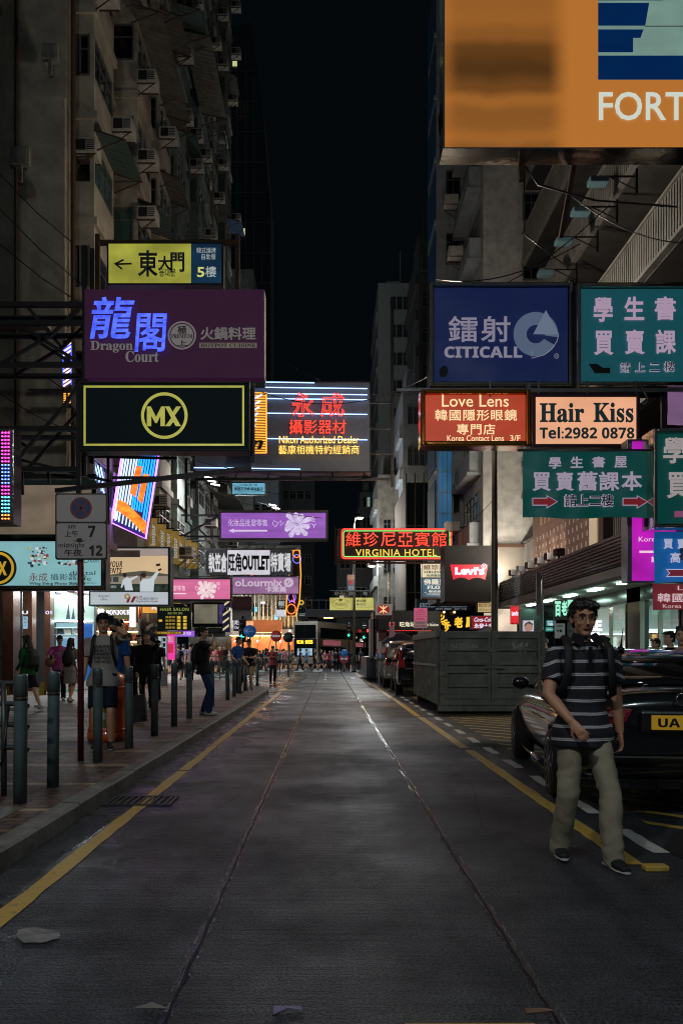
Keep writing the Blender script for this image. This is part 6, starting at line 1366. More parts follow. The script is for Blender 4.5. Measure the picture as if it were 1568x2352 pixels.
s.poly([[(1175, 1476), (1182, 1476), (1189, 1498), (1183, 1498)], [(1183, 1498), (1190, 1480), (1194, 1480), (1188, 1498)], [(1196, 1476), (1203, 1476), (1197, 1499), (1190, 1499)], [(1208, 1476), (1214, 1476), (1208, 1499), (1202, 1499)], [(1198, 1486), (1210, 1486), (1209, 1489), (1197, 1489)]], STN, y=.052, t=.005, name='stencil_emblem')
# small parking sign post behind the container
s = Sign('narrow_plate_post', 'narrow vertical metal plate on a thin post beside the canopy edge', 'sign post', (1231, 1316, 1241, 1412), 20.5); s.housing(.06, mat('lilac plate', S(130, 116, 126), .5, .2), 0); b = MB(); b.tube([(.1, .04, -s.root.location.z), (.1, .04, 1.0)], .035, 8); b.build('pole', STEEL, s.root); MB().box(-.02, -.01, -.6, .1, .0, -.25).build('small_plate', mat('grey plate', S(130, 126, 120), .5), s.root)
# overhead wires
def wire(name, pts, label, rad=.012):
    c = Vector(pts[0]); P = []; n = 14; a, e = Vector(pts[0]), Vector(pts[1]); sag = pts[2]
    for i in range(n + 1): t = i / n; P.append(a.lerp(e, t) - Vector((0, 0, sag * 4 * t * (1 - t))) - c)
    o = MB().tube(P, rad, 5).build(name, BLACK, loc=c); tag(o, label, 'wire', 'overhead wires between the signs')
for (a, e, sg) in ((W(600, 900, 22), W(1010, 850, 22), .6), (W(455, 1060, 30), W(860, 1090, 31), .3), (W(640, 820, 40), W(980, 900, 38), .8), (W(1000, 640, 19), W(1330, 560, 15), .3), (W(1010, 700, 19.6), W(1400, 470, 16), .4), (W(430, 1110, 28), W(740, 1190, 33), .2), (W(700, 1140, 44), W(450, 1090, 40), .2), (W(1000, 1250, 30), W(1130, 1150, 28), .2), (W(1300, 440, 18), W(1600, 560, 16), .3)):
    wire('overhead_wire', (a, e, sg), 'thin black overhead wire sagging between signs and buildings')
# ================================================================ shops
rnd = random.Random(11)
GOODS = [mat('goods %d' % i, S(*c), .5, noise=.2, ns=8) for i, c in enumerate(((190, 190, 186), (120, 150, 160), (60, 70, 80), (170, 80, 60), (200, 150, 90), (90, 40, 50), (210, 205, 190), (40, 90, 130)))]
SHEL = mat('shelf white', S(190, 195, 195), .5)
def shelf_bay(loc, w, h, rows, label, pal, rz=0, light=(220, 240, 255), es=2.0, dens=.8, d=.45):
    r = empty('display_shelf', loc, label, 'display shelf', None, rz); b = MB(); b.box(-w / 2, d, 0, w / 2, d + .05, h).box(-w / 2, 0, 0, -w / 2 + .04, d - .003, h).box(w / 2 - .04, 0, 0, w / 2, d - .003, h)
    for k in range(rows + 1): z = .1 + (h - .2) * k / rows; b.box(-w / 2 + .041, .01, z, w / 2 - .041, d - .004, z + .03)
    b.build('rack', SHEL, r); gm = {}
    for k in range(rows):
        z = .133 + (h - .2) * k / rows; x = -w / 2 + .08; hh = (h - .2) / rows
        while x < w / 2 - .15:
            q = rnd.uniform(.08, .26); 
            if x + q > w / 2 - .06: break
            if rnd.random() < dens:
                p = rnd.choice(pal); gm.setdefault(p.name, (p, MB()))[1].box(x, rnd.uniform(.02, .12), z, x + q, d - .05, z + hh * rnd.uniform(.4, .85))
            x += q + rnd.uniform(.01, .05)
    for p, g in gm.values(): g.build('goods', p, r)
    b = MB()
    for k in range(1, rows + 1): z = .1 + (h - .2) * k / rows; b.box(-w / 2 + .06, .03, z - .018, w / 2 - .06, .06, z - .002)
    b.build('strip_light', lit('shelf strip %s' % str(light), light, es * 7, True), r); return r
# camera shop on the far left: glass front, shelves behind
GLS = glassmat('shop glass')
r = empty('shop_glass_front', (-9.72, 23.2, PZ), 'grey steel framed shop glass at the frame edge', 'shop window'); b = MB(); b.box(0, 0, .1, .02, 1.9, 3.7).build('pane', GLS, r); b = MB()
for y in (-.05, .6, 1.25, 1.9): b.box(-.05, y, 0, .07, y + .06, 3.8)
b.box(-.04, 0, 0, .06, 1.9, .1); b.build('frame', STEEL, r)
MB().box(-2.2, -1, 0, -2.1, 2, 3.8).build('back_panel', glow('greenish back wall', (120, 136, 116), .9, .4, .7), r)  # wall glows by itself in place of shop lighting
# window with laptops facing the street at an angle
r = empty('camera_shop_window', (-9.3, 27.2, PZ), 'bright camera shop window with poster, shelves and a tablet screen', 'shop window', None, R(8))
b = MB(); b.box(-.1, .0, 2.3, 1.25, .04, 3.3).build('poster', glow('poster face', (150, 170, 160), .95, .25, 1.2), r)
b = MB(); b.prism([(.32, -.006, 2.4), (.46, -.006, 2.4), (.41, -.006, 2.95)], (0, .004, 0)).prism([(.5, -.006, 2.4), (.62, -.006, 2.4), (.57, -.006, 2.8)], (0, .004, 0)).prism([(.8, -.006, 2.6), (.95, -.006, 2.65), (.9, -.006, 2.9)], (0, .004, 0)); b.build('poster_print', lit('poster ink', (54, 60, 70), .6), r)
b = MB(); b.box(-.1, -.02, .0, 1.25, .5, .3); b.build('plinth', SHEL, r); MB().box(-.1, .5, .3, 1.25, .55, 2.29).build('back_panel', glow('glowing display wall', (150, 190, 200), .75, .3, 2), r)  # back panel given a glow of its own to brighten the shelves
b = MB(); b.box(.86, -.02, .31, 1.2, .02, 2.25).build('blue_panel', glow('blue panel face', (36, 84, 150), .9, .2), r)
b = MB(); b.box(.12, .05, 1.42, .62, .07, 1.78).build('tablet', lit('tablet frame', (190, 200, 205), .8), r); MB().box(.16, .04, 1.46, .58, .05, 1.74).build('tablet_screen', lit('tablet blue', (90, 140, 170), 1.0), r)
b = MB()
for z in (.72, 1.02, 1.32, 1.86, 2.1): b.box(-.08, .05, z, .84, .49, z + .02)
b.build('shelf', SHEL, r); b = MB(); c2 = MB()
for z in (.32, .74, 1.04, 1.88):
    for x in (-.02, .26, .55): (b if rnd.random() < .7 else c2).box(x, .15, z + .001, x + .2, .4, z + .2)
b.build('boxed_goods', GOODS[6], r); c2.build('dark_goods', GOODS[2], r)
lamp(r, (.55, -.25, 3.3), 110, (.85, .98, 1), (1.3, .3), (R(-12), 0, 0)); MB().box(-.08, -.1, 2.31, 1.2, -.05, 2.34).build('strip_light', lit('cool strip', (210, 245, 255), 30, True), r)  # area light added before the window top, apart from the strip
b = MB(); b.box(1.26, -.04, 0, 1.34, .08, 3.6).box(-.2, -.04, 0, -.11, .08, 3.6); b.build('frame', STEEL, r)
tag(MB().box(-.6, -.5, 0, .9, .4, .02).build('green_mat', mat('green turf mat', (.02, .16, .05), .9, noise=.2, bump=.5, bs=80), loc=(-9.0, 26.4, PZ)), 'bright green entrance mat before the camera shop window', 'mat')
for px, py, lab in ((186 * .3189, 1590, 'folded yellow floor sign standing by the green mat'), (5, 1593, 'yellow floor sign at the frame edge by the steel framed glass')):
    Y = 23.5; r = empty('floor_sign', (GX(px, Y) + (.5 if px > 20 else .1), Y, PZ), lab, 'floor sign'); b = MB(); b.prism([(-.08, -.1, 0), (.08, -.1, 0), (.05, 0, .38), (-.05, 0, .38)], (0, .012, 0)); b.prism([(-.08, .12, 0), (.08, .12, 0), (.05, .02, .38), (-.05, .02, .38)], (0, .012, 0)); b.build('board', mat('yellow plastic', S(150, 126, 30), .45), r)
# letters on the pillar, lit awning strip
s = Sign('pillar_letters', 'white glowing letters on the brown steel pillars of the camera shop', 'shop sign', (50, 1402, 122, 1412), 23.9); s.text([('U', (52, 1403, 66, 1411), {'sty': 'sans'}), ('OS', (106, 1403, 122, 1411), {'sty': 'sans'})], lit('white glow 2', (226, 226, 250), 1.1), y=-.03)
s = Sign('phone_strip_sign', 'narrow pale blue vertical sign on the brown pillar', 'shop sign', (54, 1416, 64, 1444), 23.9); s.housing(.03, STEEL, 0); s.panel(glow('pale blue strip', (150, 190, 214), .9, .1)); s.text([('ABCDEF'[k], (57, 1418 + k * 4.2, 61, 1421 + k * 4.2), {'sty': 'sans'}) for k in range(0)] + [('電', (56, 1418, 62, 1424)), ('話', (56, 1426, 62, 1432)), ('卡', (56, 1434, 62, 1440))], lit('navy lettering', (22, 44, 66), .5))
r = empty('awning_light_row', (-9.45, 23.0, 3.42), 'row of small white tube lamps along the shop awning edge', 'shop lights'); b = MB()
for k in range(20): y = k * .62; b.box(-.02, y, .0 + k * .011, .03, y + .42, .05 + k * .011)
b.build('tube_lamp', lit('awning tube', (235, 235, 255), 14, True), r); [lamp(r, (.5, 1.5 + 3.2 * k, .03), 65, (.92, .95, 1), (.3, 2.6)) for k in range(4)]; MB().box(-.10, 0, .051 + .21, .6, 12.6, .34).build('mirror_board', CHROME, r)
tm = textmesh('PHOTO SUPPLIES', bold=.05); b = MB(); sc = 6.0 / (tm[3] - tm[2]); b.add([(.62 + v[2], 1.5 + (v[0] - tm[2]) * sc, .5 + v[1] * sc * .9) for v in tm[0]], tm[1]).build('lettering', mat('gold letters', S(150, 126, 80), .3, .7, emit=S(110, 92, 56), es=.6), r)
# cosmetics shop
s = Sign('cosmetics_fascia', 'olive fascia with white glowing bilingual name of the cosmetics shop', 'shop fascia', (196, 1393, 312, 1422), 30.4); s.housing(.4, mat('olive sheet', S(74, 72, 26), .4, noise=.1, emit=S(70, 68, 22), es=.6), 0)
s.text([('卓悅', (209, 1398, 242, 1414), B(.05)), ('BONJOUR', (245, 1401, 301, 1413), {'sty': 'serif', 'bold': .02})], lit('white glow 3', (240, 232, 255), 1.5, True), y=-.06)
MB().box(s.w / 2 - .18, -.2, -.3, s.w / 2, 0, .9).build('white_tube', lit('white glow 3', (1, 1, 1)), s.root)
WARMG = [GOODS[i] for i in (3, 4, 5, 6, 3, 0)]
for i, px in enumerate((212, 250, 292)):
    p = W(px, 1560, 31.6); shelf_bay((p.x, 31.2 + .3 * i, PZ), .85, 2.6, 6, ('warm lit cosmetics shelf with red jars behind the tall pole', 'warm lit cosmetics shelf in the middle of the shop under the white name', 'warm lit cosmetics shelf at the end of the olive fascia')[i], WARMG, 0, (255, 214, 160), 2.6, .9)
r = empty('hanging_stock', (GX(258, 31), 31.0, 2.9), 'hanging packets in warm light under the olive fascia', 'goods display'); b = MB(); c2 = MB()
for k in range(40): x = rnd.uniform(-1.0, 1.0); (b if k % 2 else c2).box(x, rnd.uniform(0, .3), rnd.uniform(-.35, 0), x + .09, .32, rnd.uniform(.05, .4))
b.build('packet', GOODS[3], r); c2.build('pale_packet', GOODS[4], r); lamp(r, (0, -.35, .4), 170, (1, .82, .56), (2, .3)); MB().box(-1.1, -.1, .42, 1.1, .1, .47).build('tube_lamp', lit('warm tube', (255, 220, 170), 40, True), r)
# orange and pink small signs, poster column, fan, characters
s = Sign('orange_strip_sign', 'orange lit strip sign with a white mark beside the cosmetics shop', 'shop sign', (328, 1391, 392, 1408), 30.8); s.housing(.3, RUST, 0); s.panel(glow('orange strip', (214, 150, 60), 1.0, .2)); s.text([('R', (349, 1391, 362, 1400), {'bold': .05})], lit('white letters', (226, 220, 240), 1.0))
r = empty('poster_pillar', (GX(332, 32), 32.3, PZ), 'pillar pasted with dark posters beside the cosmetics shop', 'pillar'); MB().box(-.75, 0, 0, .75, .5, 3.6).build('shaft', mat('pasted pillar', S(70, 64, 58), .8, noise=.5, ns=3), r); b = MB(); 
for k in range(22): x, z = rnd.uniform(-.7, .5), rnd.uniform(.3, 3.2); b.box(x, -.006 - .0005 * k, z, x + rnd.uniform(.1, .25), -.003, z + rnd.uniform(.15, .35))
b.build('poster', mat('faded poster', S(120, 112, 100), .7, noise=.5, ns=7), r)
r = empty('coil_display', (GX(356, 31.5), 31.4, 2.25), 'dark coiled hose display under a bluish lamp', 'display'); b = MB()
for k in range(5): b.tube([(.30 * math.cos(a) * (1 - k * .12), -.05 * k, .26 * math.sin(a) * (1 - k * .12)) for a in [i * PI / 10 for i in range(20)]], .045, 6, close=True)
b.build('coil', BLACK, r)
s = Sign('trade_in_sign', 'white upright sign of black characters on a pavement stand', 'sign stand', (363, 1462, 383, 1537), 30.0)
s.housing(.2, STEEL, 0); s.panel(glow('white stand face', (176, 190, 196), .85, .15)); s.text([(c, (373, 1465 + k * 11.8, 382, 1474.5 + k * 11.8), B(.04)) for k, c in enumerate('買賣買叭機機')], INK); s.poly([[(371.5, 1464 + k * 11.8), (372.5, 1464 + k * 11.8), (372.5, 1474 + k * 11.8), (371.5, 1474 + k * 11.8)] for k in range(6)], INK, name='rule'); MB().box(-s.w / 2, 0, -s.root.location.z + PZ, s.w / 2, .2, -.002).build('base', STEEL, s.root)
s = Sign('pink_shop_panel', 'bright pink backlit panel behind the pedestrians', 'shop panel', (382, 1457, 402, 1515), 33); s.housing(.2, STEEL, 0); s.panel(glow('hot pink', (236, 60, 160), 1.1, .25, 1)); s.poly([[(386, 1461), (398, 1461), (398, 1475), (386, 1475)]], glow('pink picture', (230, 150, 180), .9, .3, 5), name='picture'); s.poly([[(386, 1479), (398, 1479), (398, 1500), (386, 1500)]], glow('red picture', (200, 50, 80), .9, .3, 5), name='picture')
s = Sign('violet_shop_sign', 'violet lit shop sign under the salon board', 'shop sign', (402, 1449, 447, 1462), 33); s.housing(.2, STEEL, 0); s.panel(glow('violet strip', (150, 90, 214), 1.05, .2)); s.text([('美容', (415, 1451, 440, 1459))], lit('white letters', (226, 220, 240), 1.0))
s = Sign('gold_price_strip', 'thin gold strip sign below the salon board', 'shop sign', (358, 1450, 420, 1457), 31); s.housing(.1, mat('gold dark', S(92, 70, 20), .4, emit=S(80, 60, 14), es=.6), 0); s.text([('特價優惠大減價', (362, 1451.5, 416, 1456))], SY)
# back wall of light for the shops further along, under the tenements
cols = [(255, 190, 220), (200, 230, 255), (255, 225, 180), (180, 220, 235), (255, 205, 150), (210, 225, 255)]
labs = ['pinkish lit shop interior behind the crowd', 'cool white lit shop interior with blue panels', 'warm lit shop interior near the junction corner', 'pale blue lit kiosk interior', 'amber lit shop interior at the corner', 'white lit shop at the end of the tenement row']
for i in range(6):
    y0 = 33.2 + i * 3.0; r = empty('shop_interior', (-9.72, y0, PZ), labs[i], 'shop'); MB().box(-1.6, .05, 0, -1.5, 2.85, 3.7).build('back_wall', mat('shop wall %d' % i, S(170, 160, 150), .6, noise=.3), r); MB().box(-1.2, .3, 3.3, -.2, 2.6, 3.36).build('ceiling_lamp', lit('shop lamp %d' % i, cols[i], 16, True), r)
    lamp(r, (.9, 1.5, 3.5), 130, [c / 255 for c in cols[i]], (.5, 2.6)); gm = {}  # added unseen downlight over the pavement, brightening the passers-by
    for k in range(5):
        y = .15
        while y < 2.6:
            q = rnd.uniform(.1, .4); p = rnd.choice(GOODS); gm.setdefault(p.name, (p, MB()))[1].box(-1.49, y, .2 + k * .55, -1.2, y + q, .2 + k * .55 + rnd.uniform(.2, .45)); y += q + .03
    for p, g in gm.values(): g.build('goods', p, r)
    s2 = MB(); s2.box(-.02, .05, 3.0, .12, 2.9, 3.75).build('fascia', glow('fascia %d' % i, tuple(int(c * .7) for c in cols[i]), .7, .5, 1), r)
# lit shop across the junction
r = empty('lit_corner_shop', (GX(600, 89), 89.6, PZ), 'open shop glowing orange across the junction', 'shop'); w = 3.6
b = MB(); b.box(-w, 2, 0, w, 2.1, 3.2).build('back_wall', glow('amber back wall', (230, 150, 96), .55, .5, 1.3), r); b = MB()
for k in range(6): b.bar((-w + k * 1.3, .5, 0), (-w + k * 1.3 + .8, .5, 3.2), .12)
b.build('orange_strut', glow('orange strut', (230, 90, 40), .9, .2), r); lamp(r, (0, -1, 3.4), 110, (1, .72, .42), (6, .6)); MB().box(-w, .2, 3.2, w, 2, 3.26).build('ceiling_lamp', lit('amber ceiling', (255, 200, 130), 16, True), r)
r = empty('junction_kiosk', (GX(690, 91), 92.2, PZ), 'bright white shop fronts behind the bus', 'shop'); b = MB(); b.box(-3, 0, 0, 3, .2, 4).build('front', glow('busy front', (120, 116, 112), .7, .8, 1.5), r)
for k in range(16):
    px, py = 556 + (k * 37) % 134, 1306 + (k * 53) % 112; c_ = ((230, 220, 240), (240, 180, 90), (120, 200, 230), (230, 90, 110), (240, 230, 190), (150, 230, 170))[k % 6]; nm = ('white', 'amber', 'pale blue', 'red', 'cream', 'mint')[k % 6]
    s = Sign('far_shop_sign', 'tiny %s lit sign %s across the junction' % (nm, ('over the orange fascia', 'near the neon loops', 'beside the white pipes')[k % 3]), 'shop sign', (px, py, px + 6 + k % 7, py + 5 + (k * 3) % 9), 90.5 - k * .05, 'small lit signs across the junction'); s.housing(.2, BLACK, 0); s.panel(glow('far sign %d' % (k % 6), c_, 1.2, .4, 3))
for k in range(22): MB().ball((0, 0, 0), .13, 8, 6).build('shop_spot', lit('far spot %d' % (k % 3), ((255, 220, 170), (255, 245, 230), (200, 230, 255))[k % 3], 6), r, (-7.5 + k * .52, -.6, 2.6 + (k * 7 % 5) * .3))
for k in range(16):
    px, py = 744 + (k * 41) % 112, 1440 + (k * 29) % 70; c_ = ((240, 70, 70), (250, 190, 110), (110, 230, 200), (240, 235, 220), (90, 150, 255))[k % 5]; nm = ('red', 'amber', 'mint', 'white', 'blue')[k % 5]
    s = Sign('far_shop_sign', 'tiny %s lit sign %s' % (nm, ('under the dark footbridge', 'behind the slim lamp post', 'beside the bus')[k % 3]), 'shop sign', (px, py, px + 5 + k % 6, py + 4 + (k * 3) % 6), 97 - k * .06, 'small lit signs under the footbridge'); s.housing(.2, BLACK, 0); s.panel(glow('lit far sign %d' % (k % 5), c_, 1.5, .4, 3))
# footbridge behind the bus
r = empty('footbridge', (6.5, 80, 0), 'concrete footbridge across the junction behind the bus', 'footbridge'); b = MB(); b.box(-9, 0, 5.0, 26, 3.2, 5.7); 
for x in (-8.6, 4, 14): b.box(x, .8, 0, x + .9, 2.4, 4.99)
b.build('deck', mat('footbridge concrete', (.03, .03, .03), .8, noise=.3), r); b = MB()
for z in (5.75, 6.7): b.bar((-9, .1, z), (26, .1, z), .09)
for k in range(50): b.bar((-8.9 + k * .7, .1, 5.7), (-8.9 + k * .7, .1, 6.7), .05)
b.build('parapet_rail', DARKM, r); b = MB()
for x in (-7, -1.5, 2, 6, 9): b.box(x, 1, 4.93, x + .9, 1.3, 4.985)
b.build('under_lamp', lit('bridge lamp', (255, 180, 90), 20, True), r)
r = empty('junction_wall_building', (9, 100, 0), 'dim building behind the footbridge with amber soffit', 'building'); MB().box(-8, 0, 0, 20, 8, 16).build('wall', mat('dim wall', (.10, .10, .10), .8, noise=.3), r)
for i in range(9): window(r, (-7 + i * 2, -.03, 8), 1.4, 1.6, 0, 2); window(r, (-7 + i * 2, -.03, 12), 1.4, 1.6, 0, 2)
# shop front on the right, below the canopy
r = empty('glass_shop_front', (9.0, 20.5, PZ), 'dark tiled shop front with tall glass doors under the canopy', 'shop front')
b = MB(); b.box(0, -4, 0, .3, -.1, 3.3).box(0, 8.2, 0, .3, 12.3, 3.3).box(-.42, 11.72, 0, -.003, 12.2, 3.2).box(0, 2.55, 0, .25, 3.6, 3.3).box(.0, -.1, 2.75, .25, 8.2, 3.3); b.build('wall', mat('polished dark tile', S(44, 54, 54), .15, noise=.25, ns=1.2), r)
b = MB(); b.box(.05, 0, .05, .07, 2.5, 2.74).box(.05, 3.65, .05, .07, 8.1, 2.74); b.build('pane', GLS, r); b = MB()
for y in (-.08, 1.2, 2.47, 3.61, 5.0, 6.5, 8.1): b.box(-.03, y, 0, .09, y + .06, 2.75)
b.build('frame', CHROME, r)
r2 = empty('shop_room', (9.4, 19.9, PZ), 'bright shop interior with white walls seen through the glass doors', 'shop'); b = MB(); b.box(3.0, -1.5, 0, 3.1, 9, 3.2).box(0, -1.6, 0, 3.1, -1.5, 3.2).box(.2, 9, 0, 3.1, 9.1, 3.2).build('back_wall', mat('shop white', S(190, 200, 196), .6), r2); b = MB()
lamp(r2, (1.2, 4, 3.05), 260, (.9, 1, .96), (1.6, 6))
for y in (.2, 2.4, 4.6, 6.8): b.box(.8, y, 3.1, 2.4, y + .25, 3.14)
b.build('ceiling_lamp', lit('cool shop lamp', (225, 255, 240), 9, True), r2)
WH = [GOODS[i] for i in (0, 6, 1, 2, 4)]
for i, (x, y) in enumerate(((10.3, 24.6), (11.4, 25.6), (11.2, 22.6), (9.9, 27.6))): shelf_bay((x, y, PZ), 1.3, 2.0, 4, ('pale goods shelf in the bright shop behind the black car', 'pale goods shelf near the middle of the bright shop', 'pale goods shelf deepest in the bright shop', 'small goods shelf by the glass door of the bright shop')[i], WH, 0, (230, 250, 240), 1.2)
s = Sign('black_icon_sign', 'white glowing stacked letters hanging inside the shop glass', 'shop sign', (1349, 1420, 1382, 1474), 26.6); s.text([('正', (1352, 1424, 1382, 1450), {'bold': .09}), ('工', (1354, 1452, 1376, 1474), {'bold': .09})], lit('white glow', (1, 1, 1)), y=-.02)
s = Sign('number_plaque', 'teal plaque with the street number and a second plaque below', 'plaque', (1252, 1425, 1276, 1450), 32.1)
s.panel(glow('teal plaque', (60, 150, 140), .9, .1), (1254, 1425, 1273, 1438)); s.panel(glow('teal plaque', (1, 1, 1)), (1252, 1441, 1276, 1450), name='lower_plaque'); s.text([('78號', (1257, 1431, 1271, 1437), B(.03)), ('西洋菜街', (1256, 1426, 1272, 1430)), ('商場入口', (1255, 1444, 1273, 1447))], lit('white letters', (226, 220, 240), 1.0))
s = Sign('wall_notice', 'white paper notice on the dark tiled wall', 'notice', (1236, 1428, 1247, 1464), 32.15); s.panel(mat('paper notice', S(190, 175, 150), .6)); s.text([('營業', (1239, 1432, 1244, 1440), B(.02)), ('時間', (1239, 1444, 1244, 1452), B(.02))], INK)
s = Sign('shop_poster', 'grey poster with dark lettering in the lobby window behind the walking man', 'poster', (1273, 1432, 1300, 1466), 30.4); s.housing(.03, STEEL, 0); s.panel(glow('grey poster', (96, 104, 100), .7, .1)); s.text([('NEW', (1277, 1436, 1291, 1440), {'sty': 'sans'}), ('特賣', (1277, 1446, 1290, 1452), B(.03))], INK)
s = Sign('face_poster', 'backlit poster of a tilted face beside the red flag sign', 'poster', (1199, 1424, 1226, 1453), 29.5); s.housing(.08, STEEL, .02); s.panel(glow('poster white', (190, 190, 204), .95, .1)); s.poly([[(1203, 1444), (1205, 1436), (1211, 1431), (1219, 1433), (1223, 1440), (1221, 1447), (1212, 1451), (1206, 1450)]], lit('poster skin', (176, 128, 118), .8), name='printed_face'); s.poly([[(1202, 1440), (1205, 1432), (1214, 1427), (1222, 1432), (1223, 1438), (1218, 1433), (1210, 1432), (1206, 1437)]], lit('printed hair', (58, 40, 38), .6), y=-.015, name='printed_hair')
r = empty('jeans_shop', (7.6, 31.6, PZ), 'green grey jeans shop entrance with bright interior below the canopy', 'shop front'); b = MB(); b.box(0, 0, 0, .9, .3, 3.0).box(1.4, -1.5, 0, 2.2, 0, 3.0); b.build('wall', mat('green grey cladding', S(66, 84, 80), .4, noise=.1), r); MB().box(-1.4, .2, 0, -.1, .3, 3.0).build('lit_window', glow('warm shop white', (226, 204, 180), 1.0, .35, 1.2), r); MB().box(.1, -.05, .1, .8, -.003, 1.4).build('red_rack', mat('red rack', S(96, 24, 34), .5, noise=.3), r)
# ================================================================ vehicles
def paint(name, rgb, rough=.16, met=.4):
    return mat(name, S(*rgb), rough, met, coat=1.0, spec=.6)
CARB = paint('black car paint', (16, 17, 20)); TYRE = mat('tyre', S(16, 16, 17), .8, noise=.2, bump=.2, bs=60); RIM = mat('dark alloy', S(70, 72, 76), .3, .8)
CGLASS = mat('tinted car glass', S(6, 9, 11), .04, 0, spec=1.0); TAIL = mat('red tail lens', S(96, 10, 18), .15, 0, emit=S(120, 8, 16), es=.08, coat=1)
PLATEY = mat('yellow number plate', S(190, 150, 40), .45, emit=S(170, 130, 30), es=.30); BKT = mat('plate characters', S(14, 14, 14), .5)
def loft(b, stations, close=True):
    """stations: list of (y, [(x, z) ...]) half outlines from bottom centre up to top centre"""
    n = len(stations[0][1]); vs = []; fs = []
    for y, pts in stations:
        for x, z in pts: vs.append((x, y if not isinstance(y, (list, tuple)) else y[0], z))
        for x, z in reversed(pts[1:-1]): vs.append((-x, y, z))
    m = 2 * n - 2
    for i in range(len(stations) - 1):
        for j in range(m): fs.append((i * m + j, i * m + (j + 1) % m, (i + 1) * m + (j + 1) % m, (i + 1) * m + j))
    if close: fs.append(tuple(range(m - 1, -1, -1))); k = (len(stations) - 1) * m; fs.append(tuple(k + j for j in range(m)))
    return b.add(vs, fs, True)
def wheel(parent, x, y, r, w, side):
    """side -1: outer face towards -x"""
    g = bpy.data.objects.new('wheel', None); COL.objects.link(g); g.parent = parent; g.location = (x, y, r); s = side
    MB().lathe([(r * .66, s * w * .5), (r * .9, s * w * .5), (r * .985, s * w * .36), (r, 0), (r * .985, -s * w * .36), (r * .9, -s * w * .5), (r * .6, -s * w * .5)], n=36, axis='x').build('tyre', TYRE, g)
    b = MB(); b.lathe([(r * .70, s * w * .46), (r * .72, s * w * .52), (r * .64, s * w * .50), (r * .62, s * w * .2)], n=32, axis='x')
    for k in range(10):
        a = 2 * PI * k / 10; c, d = math.cos(a), math.sin(a); b.bar((s * w * .44, c * r * .08, d * r * .08), (s * w * .47, c * r * .67, d * r * .67), r * .10, .03)
    b.lathe([(r * .14, s * w * .4), (r * .13, s * w * .52), (.01, s * w * .53)], n=16, axis='x'); b.build('rim', RIM, g); return g
def cut_arches(o, spots):
    """carve the wheel openings out of a body shell"""
    b = MB()
    for x, y, z, r in spots: b.lathe([(r, -.45), (r, .45)], (x, y, z), 32, 'x')
    c = b.build('cutter', DARKM); c.parent = o.parent; md = o.modifiers.new('arch', 'BOOLEAN'); md.operation = 'DIFFERENCE'; md.object = c; md.solver = 'EXACT'
    bpy.context.view_layer.update(); dg = bpy.context.evaluated_depsgraph_get(); me = bpy.data.meshes.new_from_object(o.evaluated_get(dg)); o.modifiers.clear(); o.data = me
    if o in BAKE: BAKE.remove(o)
    bpy.data.objects.remove(c)
# --- black coupe, seen from behind; local +y is the front of the car, rear bumper at y=0
r = empty('black_coupe', (2.93, 6.62, 0), 'black coupe with yellow number plate starting UA 15 parked in the hatched bay', 'car', None, R(-6.5))
def sec(zb, w0, zm, w1, zs, w2, zt, w3=.55):
    return [(0, zb), (w0 * .8, zb), (w0, zb + .07), (w1, zm), (w1 * .995, zm + (zs - zm) * .55), (w2, zs), (w2 * w3, zt - .012), (0, zt)]
st = [(0.00, sec(.36, .70, .55, .78, .84, .68, .90)), (.05, sec(.31, .78, .55, .86, .92, .76, 1.02)), (.16, sec(.27, .82, .56, .90, .98, .78, 1.08)), (.5, sec(.24, .84, .57, .91, 1.0, .78, 1.09)), (1.0, sec(.23, .85, .56, .915, 1.0, .78, 1.06)),
      (1.7, sec(.22, .85, .56, .90, .96, .80, 1.0)), (2.6, sec(.22, .85, .55, .895, .93, .81, .97)), (3.3, sec(.22, .85, .55, .90, .92, .80, .97)), (3.8, sec(.23, .84, .55, .905, .89, .76, .95)), (4.3, sec(.25, .80, .54, .87, .80, .66, .85)), (4.62, sec(.28, .70, .52, .76, .70, .5, .74)), (4.7, sec(.34, .55, .5, .6, .6, .4, .64))]
b = MB(); loft(b, st); body = b.build('body', [CARB], r, subsurf=2)
bpy.context.view_layer.update(); body.data = bpy.data.meshes.new_from_object(body.evaluated_get(bpy.context.evaluated_depsgraph_get())); body.modifiers.clear(); BAKE.remove(body)
cut_arches(body, [(-.86, .86, .33, .375), (.86, .86, .33, .375), (-.86, 3.72, .33, .375), (.86, 3.72, .33, .375)])
# glasshouse and roof
gh = [(.52, [(0, 1.06), (.70, 1.05), (.60, 1.10), (.50, 1.115), (0, 1.12)]), (.95, [(0, 1.04), (.75, 1.02), (.64, 1.23), (.52, 1.27), (0, 1.28)]), (1.35, [(0, 1.0), (.78, .99), (.61, 1.33), (.50, 1.375), (0, 1.39)]), (1.9, [(0, .98), (.80, .96), (.60, 1.35), (.49, 1.395), (0, 1.41)]), (2.4, [(0, .97), (.81, .95), (.60, 1.31), (.49, 1.36), (0, 1.38)]), (2.9, [(0, .96), (.81, .94), (.66, 1.13), (.55, 1.16), (0, 1.18)]), (3.25, [(0, .95), (.78, .93), (.74, .96), (.6, .985), (0, .99)])]
b = MB(); loft(b, gh); b.build('glasshouse', CGLASS, r, subsurf=2)
b = MB(); rf = [(y, [(0, max(p[4][1] - .03, .9)), (p[3][0], p[3][1] - .02), (p[3][0] + .025, p[3][1] + .004), (p[3][0] * .6, p[4][1] + .014), (0, p[4][1] + .018)]) for y, p in gh[1:5]]; loft(b, rf); b.build('roof', CARB, r, subsurf=2)
